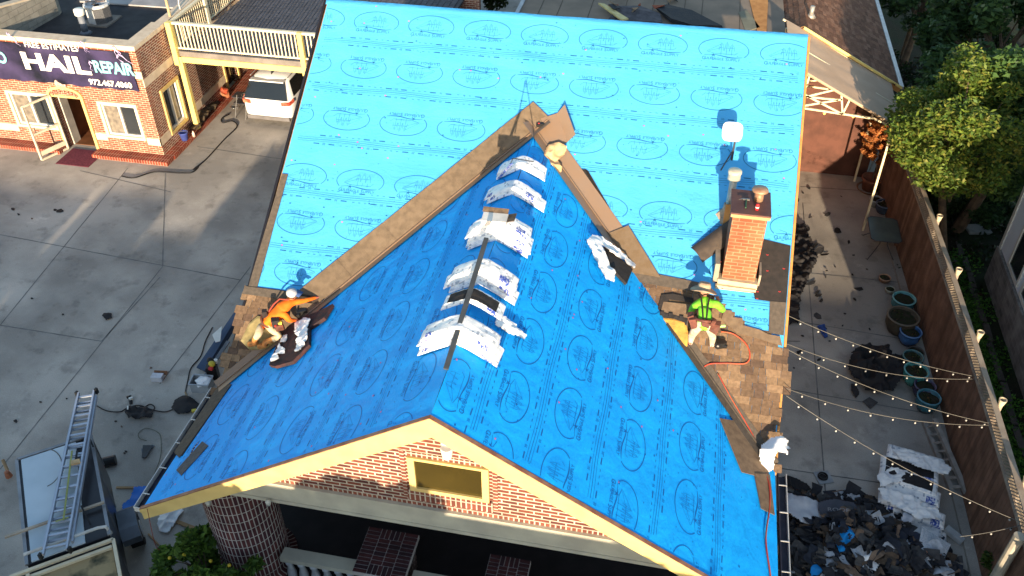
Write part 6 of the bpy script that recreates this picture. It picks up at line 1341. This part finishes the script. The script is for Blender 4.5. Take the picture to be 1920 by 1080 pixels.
crumple('blue_scrap',[(1570,990),(1582,986),(1598,1000),(1600,1012),(1586,1024),(1572,1018),(1566,1004)],G,FG,mat('scrap_bright',(.01,.30,.70),.4,(.01,.22,.6),6),'bright blue underlayment scrap in the middle of the debris heap','underlayment scrap',amp=.22,st=.04,z=.42,sc=7)
crumple('blue_scrap',[(1518,1068),(1530,1060),(1542,1072),(1535,1082),(1520,1082)],G,FG,mat('scrap_bright',(0,0,0)),'small blue scrap at the bottom edge of the debris heap','underlayment scrap',amp=.12,st=.03,z=.45,sc=7)
crumple('blue_scrap',[(1566,1022),(1578,1024),(1584,1036),(1572,1038)],G,FG,mat('scrap_bright',(0,0,0)),'tiny blue shred just below the bright blue scrap','underlayment scrap',amp=.08,st=.03,z=.45,sc=7)
ps=thing('printed_sheet','white printed packaging sheet with an orange band right of the heap','sheet',tuple(G(1752,1018,.3)));mb=MB();mb.prism([G(1728,990,.40),G(1782,1020,.30),G(1768,1052,.30),G(1736,1050,.40),G(1722,1020,.42)],(0,0,1),.02);rumple(mb,.02,3,2);ob('sheet',mb,mat('sheet_white',(.55,.57,.60),.6,(.35,.38,.42),60,thr=(.42,.5)),ps)
mb=MB();mb.prism([G(1738,1028,.43),G(1766,1040,.36),G(1762,1047,.36),G(1736,1036,.43)],(0,0,1),.012);ob('orange_band',mb,mat('band_orange',(.60,.25,.12),.6),ps)
mb=MB();mb.bar(G(1773,990,.12),G(1805,1016,.06),.16,.10);single('white_post_offcut',mb,mat('post_white',(.42,.44,.45),.6),'pale square post offcut on the ground near the fence foot','post')
mb=MB();mb.bar(G(1760,1046,.15),G(1775,1070,.10),.25,.03);single('pale_board',mb,mat('board_pale',(.48,.42,.34),.8),'pale cream board sticking out of the right end of the heap','board')
crumple('cloth_bag',[(1778,1058),(1792,1056),(1798,1068),(1790,1074),(1780,1070)],G,FG,mat('bag_tan',(.35,.30,.24),.8),'small tan bag on the concrete right of the heap','bag',amp=.14,st=.035)
crumple('felt_scrap',[(1700,1020),(1712,1000),(1730,998),(1738,1020),(1728,1040),(1708,1042)],G,FG,mat('felt_navy2',(.02,.025,.05),.6,(.03,.03,.04),6),'navy felt ball between bundles and printed sheet','felt',amp=.30,st=.045,z=.12)
# wooden ladder
wl=thing('wooden_ladder','grey wooden ladder lying on the ground along the fence','ladder',tuple(G(1770,850)));lw_=mat('ladder_wood',(.36,.33,.30),.85,(.25,.23,.21),5)
A0,A1=G(1752,787,.30),G(1812,924,.25);B0_,B1_=G(1733,792,.05),G(1786,926,.05)
for p,q in((A0,A1),(B0_,B1_)):
    mb=MB();mb.bar(p,q,.10,.10);ob('rail',mb,lw_,wl)
for k_ in range(8):
    t_=(k_+.6)/8.3;mb=MB();mb.bar(A0.lerp(A1,t_),B0_.lerp(B1_,t_),.08,.025);ob('rung',mb,lw_,wl)
# string lights
cord=mat('cord_pale',(.16,.15,.13),.6);bw=mat('bulb_white',(.45,.43,.40),.25)
def lights(p0,p1,sag,n,lab):
    t=thing('string_lights',lab,'string lights',tuple(p0),'light strings over the patio');mb=MB();pts=[]
    for i in range(25):
        s_=i/24;q=p0.lerp(p1,s_);q.z-=sag*4*s_*(1-s_);pts.append(q)
    mb.tube(pts,.0055,5);ob('cord',mb,cord,t)
    for i in range(n):
        s_=(i+.7)/(n+.4);q=p0.lerp(p1,s_);q.z-=sag*4*s_*(1-s_);mb=MB();mb.tube([q,q-Vector((0,0,.035))],.014,6,1);mb.ball(q-Vector((0,0,.06)),(.020,.020,.024),8,6,0);ob('bulb',mb,[bw,wire],t,True)
def fpt(px,py):
    q=PX(px,py,9.9);return PX(px,py,fx(q.y)+.05)
hpt=lambda px,py:PX(px,py,5.45)
lights(hpt(1478,592),fpt(1840,708),.18,11,'longest light string, from the chimney corner to the third fence cup')
lights(hpt(1476,645),fpt(1842,710),.30,9,'sagging light string meeting the longest one at the third cup')
lights(hpt(1476,655),fpt(1872,797),.22,11,'light string crossing the black tarp')
lights(hpt(1474,728),fpt(1872,797),.28,9,'light string just below the tarp, meeting at the fourth cup')
lights(hpt(1474,742),fpt(1922,982),.20,12,'light string passing over the bundle pile')
lights(G(1800,1006,2.0),fpt(1924,982),.05,3,'short light string at the bottom right corner')
# ================================================================ PEOPLE
def person(name,label,J,EDG,RG,mats,loc):
    """J: joint -> (co, radius); EDG: (a,b,material index)"""
    t=thing(name,label,'person',loc);names=list(J);me=bpy.data.meshes.new('body');idx={n:i for i,n in enumerate(names)}
    me.from_pydata([tuple(Vector(J[n][0])-Vector(loc)) for n in names],[(idx[a],idx[b]) for a,b,_ in EDG],[]);o=bpy.data.objects.new('tmpbody',me);C.objects.link(o)
    sk=o.modifiers.new('s','SKIN');sk.use_smooth_shade=True;sk.branch_smoothing=.6
    for i,n in enumerate(names):
        r=J[n][1];r=r if isinstance(r,tuple) else (r,r);me.skin_vertices[0].data[i].radius=r;me.skin_vertices[0].data[i].use_root=(n=='pelvis')
    sb=o.modifiers.new('u','SUBSURF');sb.levels=2;sb.render_levels=2
    dg=bpy.context.evaluated_depsgraph_get();dg.update();m2=bpy.data.meshes.new_from_object(o.evaluated_get(dg));bpy.data.objects.remove(o)
    for m in mats:m2.materials.append(m)
    segs=[(np.array(Vector(J[a][0])-Vector(loc)),np.array(Vector(J[b][0])-Vector(loc)),mi,(max(J[a][1]) if isinstance(J[a][1],tuple) else J[a][1]),(max(J[b][1]) if isinstance(J[b][1],tuple) else J[b][1])) for a,b,mi in EDG]
    cs=np.zeros(len(m2.polygons)*3);m2.polygons.foreach_get('center',cs);cs=cs.reshape(-1,3);best=np.full(len(cs),1e9);mi_=np.zeros(len(cs),int)
    for a,b,mi,ra,rb in segs:
        d=b-a;L=d@d+1e-9;tt=np.clip(((cs-a)@d)/L,0,1);dist=np.linalg.norm(cs-(a+tt[:,None]*d),axis=1)-(ra+(rb-ra)*tt);w_=dist<best;best[w_]=dist[w_];mi_[w_]=mi
    m2.polygons.foreach_set('material_index',mi_);m2.polygons.foreach_set('use_smooth',[True]*len(cs));m2.name='body';b_=bpy.data.objects.new('body',m2);C.objects.link(b_);b_.parent=t;return t
def hand(J,E_,nm,wr_,el,side,skin=2,curl=.5,to=None):
    w_=Vector(wr_);d=(w_-Vector(el)).normalized() if to is None else Vector(to).normalized();z=Vector((0,0,1));x=d.cross(z).normalized()*side;dn=Vector((0,0,-1))
    J[nm+'p']=(w_+d*.055,(.038,.020));E_.append((nm,nm+'p',skin))
    for k_,(o_,L_) in enumerate(((-.030,.062),(-.010,.072),(.010,.068),(.030,.052))):
        b=w_+d*.095+x*o_;J[nm+'f%d'%k_]=(b,.010);J[nm+'g%d'%k_]=(b+d*L_*.55+dn*.012,.009);J[nm+'h%d'%k_]=(b+d*L_*.85+dn*(.012+.04*curl),.008)
        E_+= [(nm+'p',nm+'f%d'%k_,skin),(nm+'f%d'%k_,nm+'g%d'%k_,skin),(nm+'g%d'%k_,nm+'h%d'%k_,skin)]
    b=w_+d*.045-x*.045;J[nm+'t0']=(b,.012);J[nm+'t1']=(b+d*.035-x*.018+dn*.01,.010);E_+= [(nm+'p',nm+'t0',skin),(nm+'t0',nm+'t1',skin)]
def head(J,E_,hc,up,fwd):
    hc=Vector(hc);up=Vector(up).normalized();f=Vector(fwd).normalized();s_=f.cross(up).normalized()
    J['head']=(hc,(.088,.098));J['crown']=(hc+up*.085,(.070,.078));J['jaw']=(hc-up*.07+f*.03,(.055,.06));J['nose']=(hc+f*.108-up*.01,.014);J['earl']=(hc+s_*.092,.014);J['earr']=(hc-s_*.092,.014)
    J['brow']=(hc+f*.06+up*.03,.05);J['mouth']=(hc+f*.085-up*.055,.022)
    E_+= [('jaw','head',2),('head','crown',2),('head','nose',2),('head','earl',2),('head','earr',2),('head','brow',2),('jaw','mouth',2)]
skin1=mat('skin_tan',(.34,.17,.10),.6,(.28,.13,.08),8);green=mat('shirt_lime',(.22,.66,.04),.8,(.14,.50,.03),4,.008,10);pants=mat('pants_cream',(.62,.52,.38),.9,(.40,.32,.22),9,.008,16);boots=mat('boots_brown',(.30,.12,.05),.8,(.20,.07,.03),9)
leather=mat('leather_brown',(.16,.055,.035),.6,(.08,.03,.02),8,.006,20);sneak=mat('sneaker_pattern',(.40,.12,.07),.8,(.55,.48,.42),30,thr=(.45,.5))
# --- right worker, bent over
fr=PM(1334,650,.0);fl=PM(1294,646,.0)
hipy=4.62;sy_=5.00
pel=PY(1321,606,hipy);J={};E_=[]
J['pelvis']=(pel,(.155,.125));J['waist']=(PY(1322,594,4.72),(.15,.115));J['chest']=(PY(1322,577,4.90),(.175,.125));J['upper']=(PY(1322,568,4.99),(.15,.10));J['neck']=(PY(1322,557,5.10),(.055,.055))
E_+= [('pelvis','waist',0),('waist','chest',0),('chest','upper',0),('upper','neck',0),('neck','jaw',2)]
hc=PY(1320,549,5.20);head(J,E_,hc,(0,.55,.83),(0,.83,-.55))
for s_,ft,kn,hipx in(('r',fr,PY(1336,631,4.80),.10),('l',fl,PY(1297,629,4.83),-.10)):
    J['hip'+s_]=(pel+Vector((hipx,0,-.05)),(.105,.105));J['knee'+s_]=(kn,.078);J['calf'+s_]=(kn.lerp(ft+Vector((0,-.02,.10)),.45),.070);J['ank'+s_]=(ft+Vector((0,-.03,.10)),.050);J['heel'+s_]=(ft+Vector((0,-.05,.045)),.042);J['toe'+s_]=(ft+Vector((.01,.17,.13)),(.045,.035))
    E_+= [('pelvis','hip'+s_,1),('hip'+s_,'knee'+s_,1),('knee'+s_,'calf'+s_,1),('calf'+s_,'ank'+s_,1),('ank'+s_,'heel'+s_,3),('heel'+s_,'toe'+s_,3)]
shl=PY(1302,570,5.00);shr=PY(1345,570,5.00)
J['shl']=(shl,.078);J['shr']=(shr,.078);E_+= [('upper','shl',0),('upper','shr',0)]
el=PY(1294,588,5.10);er=PY(1356,582,5.14);J['ell']=(el,.058);J['elr']=(er,.066);wl_=PM(1288,590,.07);wr2=PM(1347,566,.07);J['wrl']=(wl_,.030);J['wrr']=(wr2,.030)
E_+= [('shl','ell',0),('shr','elr',0),('ell','wrl',2),('elr','wrr',2)];hand(J,E_,'wrl',wl_,el,1,to=(-.2,.9,.3));hand(J,E_,'wrr',wr2,er,-1,to=(-.3,.9,.35))
pr=person('person','person in a lime green shirt and straw hat bending over the right shingles',J,E_,None,[green,pants,skin1,sneak],tuple(fr.lerp(fl,.5)))
def oring(c,u,v,ru,rv,r,n=22):return [c+u*(ru*math.cos(2*math.pi*i/n))+v*(rv*math.sin(2*math.pi*i/n)) for i in range(n+1)]
mb=MB();hatc=PY(1320,541,5.20);Mh=Matrix.Rotation(R(-24),3,'X')@Matrix.Rotation(R(4),3,'Y')
mb.lathe(hatc,[(.245,-.035),(.25,-.03),(.20,-.012),(.125,.0),(.118,.07),(.10,.115),(.06,.125),(.03,.105),(0,.10)],26,0,M=Mh);mb.lathe(hatc,[(.121,.004),(.121,.03)],26,1,M=Mh)
for k_,q in enumerate(mb.v[:26*3]):
    a=2*math.pi*(k_%26)/26;mb.v[k_]=(q[0],q[1],q[2]+.035*math.cos(2*a)*(-1))
ob('straw_hat',mb,[mat('straw',(.55,.40,.25),.85,(.30,.20,.13),7),mat('hat_band',(.50,.36,.16),.8)],pr,True)
wst=J['waist'][0]-Vector((0,.03,.03));mb=MB();u=Vector((1,0,0));v=Vector((0,.75,-.5)).normalized();v=Vector((0,.80,.6)).normalized()
mb.tube(oring(wst,u,Vector((0,.9,-.42)),.178,.145,.03),.030,8);ob('tool_belt',mb,leather,pr,True)
for dx,dy,dz,s_ in((-.19,-.06,-.06,(.13,.12,.22)),(.20,-.08,-.08,(.15,.13,.22)),(.02,-.135,-.01,(.13,.06,.10)),(-.25,.02,-.0,(.10,.12,.14)),(.15,-.12,.06,(.08,.06,.14))):
    mb=MB();mb.cbox(wst+Vector((dx,dy,dz)),s_,Matrix.Rotation(dx*1.5,3,'Y'));rumple(mb,.025,9,int(dx*50));ob('pouch',mb,leather,pr)
mb=MB()
for dx in(-.055,.04):
    mb.tube([J['waist'][0]+Vector((dx*.6,-.12,.03)),J['chest'][0]+Vector((dx,-.10,.095)),J['upper'][0]+Vector((dx*1.5,-.03,.125)),J['neck'][0]+Vector((dx*2.2,.02,.03))],.016,6)
ob('suspenders',mb,mat('strap_black',(.025,.018,.018),.7),pr)
mb=MB();mb.tube([wst+Vector((.27,-.08,-.06)),wst+Vector((.38,-.06,-.05))],.025,8);ob('hammer_grip',mb,mat('grip_lime',(.40,.75,.25),.5),pr)
ng=PM(1351,645,.10);mb=MB();mb.cbox(ng,(.18,.13,.13),Matrix.Rotation(.4,3,'Z'));mb.tube([ng,ng+Vector((.12,-.05,.0))],.035,8);mb.ball(ng+Vector((-.05,-.05,.0)),.07,10,7);single('nail_gun',mb,mat('plastic_black',(0,0,0)),'black nail gun on the shingles by the right worker\'s foot','nail gun')
# --- left worker, squatting, orange
orange=mat('shirt_orange',(.80,.19,.012),.8,(.66,.12,.008),3,.010,9);pants2=mat('pants_tan',(.60,.50,.33),.9,(.42,.33,.2),9,.008,16);bootso=mat('boots_orange',(.52,.22,.06),.75,(.36,.14,.04),9)
J={};E_=[];pel=PY(500,607,3.95)
J['pelvis']=(pel,(.15,.135));J['waist']=(PY(511,596,4.02),(.18,.16));J['chest']=(PY(527,582,4.13),(.235,.20));J['upper']=(PY(536,570,4.22),(.16,.12));J['neck']=(PY(543,562,4.30),(.06,.06))
E_+= [('pelvis','waist',0),('waist','chest',0),('chest','upper',0),('upper','neck',0),('neck','jaw',2)]
head(J,E_,PY(547,554,4.34),(.35,.25,.9),(.8,.35,-.45))
fa_=PM(478,648,.11);fb=PM(496,652,.11)
for s_,ft,kn,an_,of in(('a',fa_,PY(484,628,3.66),None,(-.10,-.03,-.03)),('b',fb,PY(526,630,3.80),None,(.08,-.08,-.03))):
    J['hip'+s_]=(pel+Vector(of),(.10,.10));J['knee'+s_]=(kn,.075);J['calf'+s_]=(kn.lerp(ft+Vector((0,0,.12)),.45),.066);J['ank'+s_]=(ft+Vector((0,.0,.13)),.062);J['heel'+s_]=(ft+Vector((.04,.02,.06)),.062);J['toe'+s_]=(ft+Vector((-.15,-.03,.03)),(.066,.055))
    E_+= [('pelvis','hip'+s_,1),('hip'+s_,'knee'+s_,1),('knee'+s_,'calf'+s_,1),('calf'+s_,'ank'+s_,3),('ank'+s_,'heel'+s_,3),('heel'+s_,'toe'+s_,3)]
s1=PY(550,566,4.30);s2=PY(533,588,4.05);J['shr']=(s1,.080);J['shl']=(s2,.085);E_+= [('upper','shr',0),('chest','shl',0)]
e1=PY(568,564,4.42);e2=PY(543,601,4.02);w1=PM(592,558,.09);w2=PM(553,600,.20);J['elr']=(e1,.055);J['ell']=(e2,.060);J['wrr']=(w1,.034);J['wrl']=(w2,.036)
E_+= [('shr','elr',0),('elr','wrr',0),('shl','ell',0),('ell','wrl',0)];hand(J,E_,'wrr',w1,e1,1,4);hand(J,E_,'wrl',w2,e2,-1,4)
pl=person('person','person in an orange shirt and pale cap squatting at the left valley',J,E_,None,[orange,pants2,skin1,bootso,mat('glove_red',(.45,.12,.08),.8,(.25,.08,.06),12)],tuple(fa_.lerp(fb,.5)))
mb=MB();cc_=PY(547,549,4.34);mb.ball(cc_,(.112,.112,.092),18,10,0);Mc=Matrix.Rotation(R(-12),3,'Z');mb.cbox(cc_+Vector((.12,.03,-.02)),(.14,.17,.014),Mc@Matrix.Rotation(R(12),3,'Y'),1);ob('cap',mb,[mat('cap_grey',(.50,.50,.50),.8,(.36,.37,.4),12),mat('cap_blue',(.05,.10,.25),.7)],pl,True)
mb=MB();ws=J['waist'][0]-Vector((.05,.03,.05));mb.tube(oring(ws,Vector((.75,-.25,-.45)).normalized()*1,Vector((.3,.9,0)).normalized(),.18,.16,.03),.028,8);ob('tool_belt',mb,leather,pl,True)
for c_,s_,m_ in((PY(516,605,3.86),(.16,.14,.18),mat('pouch_black',(.03,.025,.025),.7)),(PY(524,612,3.85),(.15,.12,.13),leather),(PY(516,611,3.80),(.05,.05,.05),mat('red_cap',(0,0,0))),(PY(525,606,3.84),(.06,.05,.05),mat('tool_yellow',(0,0,0))),(PY(496,588,3.98),(.10,.09,.14),mat('strap_black',(0,0,0)))):
    mb=MB();mb.cbox(c_,s_,Matrix.Rotation(.5,3,'Z'));rumple(mb,.02,9,3);ob('pouch',mb,m_,pl)
mb=MB();mb.tube([J['waist'][0]+Vector((-.13,.0,.04)),J['chest'][0]+Vector((-.13,.0,.14)),J['upper'][0]+Vector((-.10,-.02,.13)),J['neck'][0]+Vector((.02,-.05,.04))],.018,6);ob('suspenders',mb,mat('strap_red',(.30,.05,.03),.7),pl)
mb=MB();q=PM(566,585,.09);mb.cbox(q,(.20,.08,.09),Matrix.Rotation(.6,3,'Z'));mb.cbox(q+Vector((-.04,-.07,.0)),(.06,.14,.07),Matrix.Rotation(.2,3,'Z'));mb.tube([q+Vector((-.08,-.06,.03)),q+Vector((-.1,.06,.05))],.02,8);single('nail_gun',mb,mat('plastic_black',(0,0,0)),'black nail gun under the orange worker\'s arm','nail gun')
crumple('plastic_wrapper',[(1420,856),(1424,838),(1440,826),(1462,822),(1474,830),(1470,840),(1480,844),(1468,848),(1470,858),(1452,852),(1444,862),(1447,880),(1434,890),(1426,880)],PM,FM,wrapm,'white torn wrapper caught on the lower right shingles','plastic wrapper',amp=.45,st=.04,lift=.10,sc=6,seed=3)
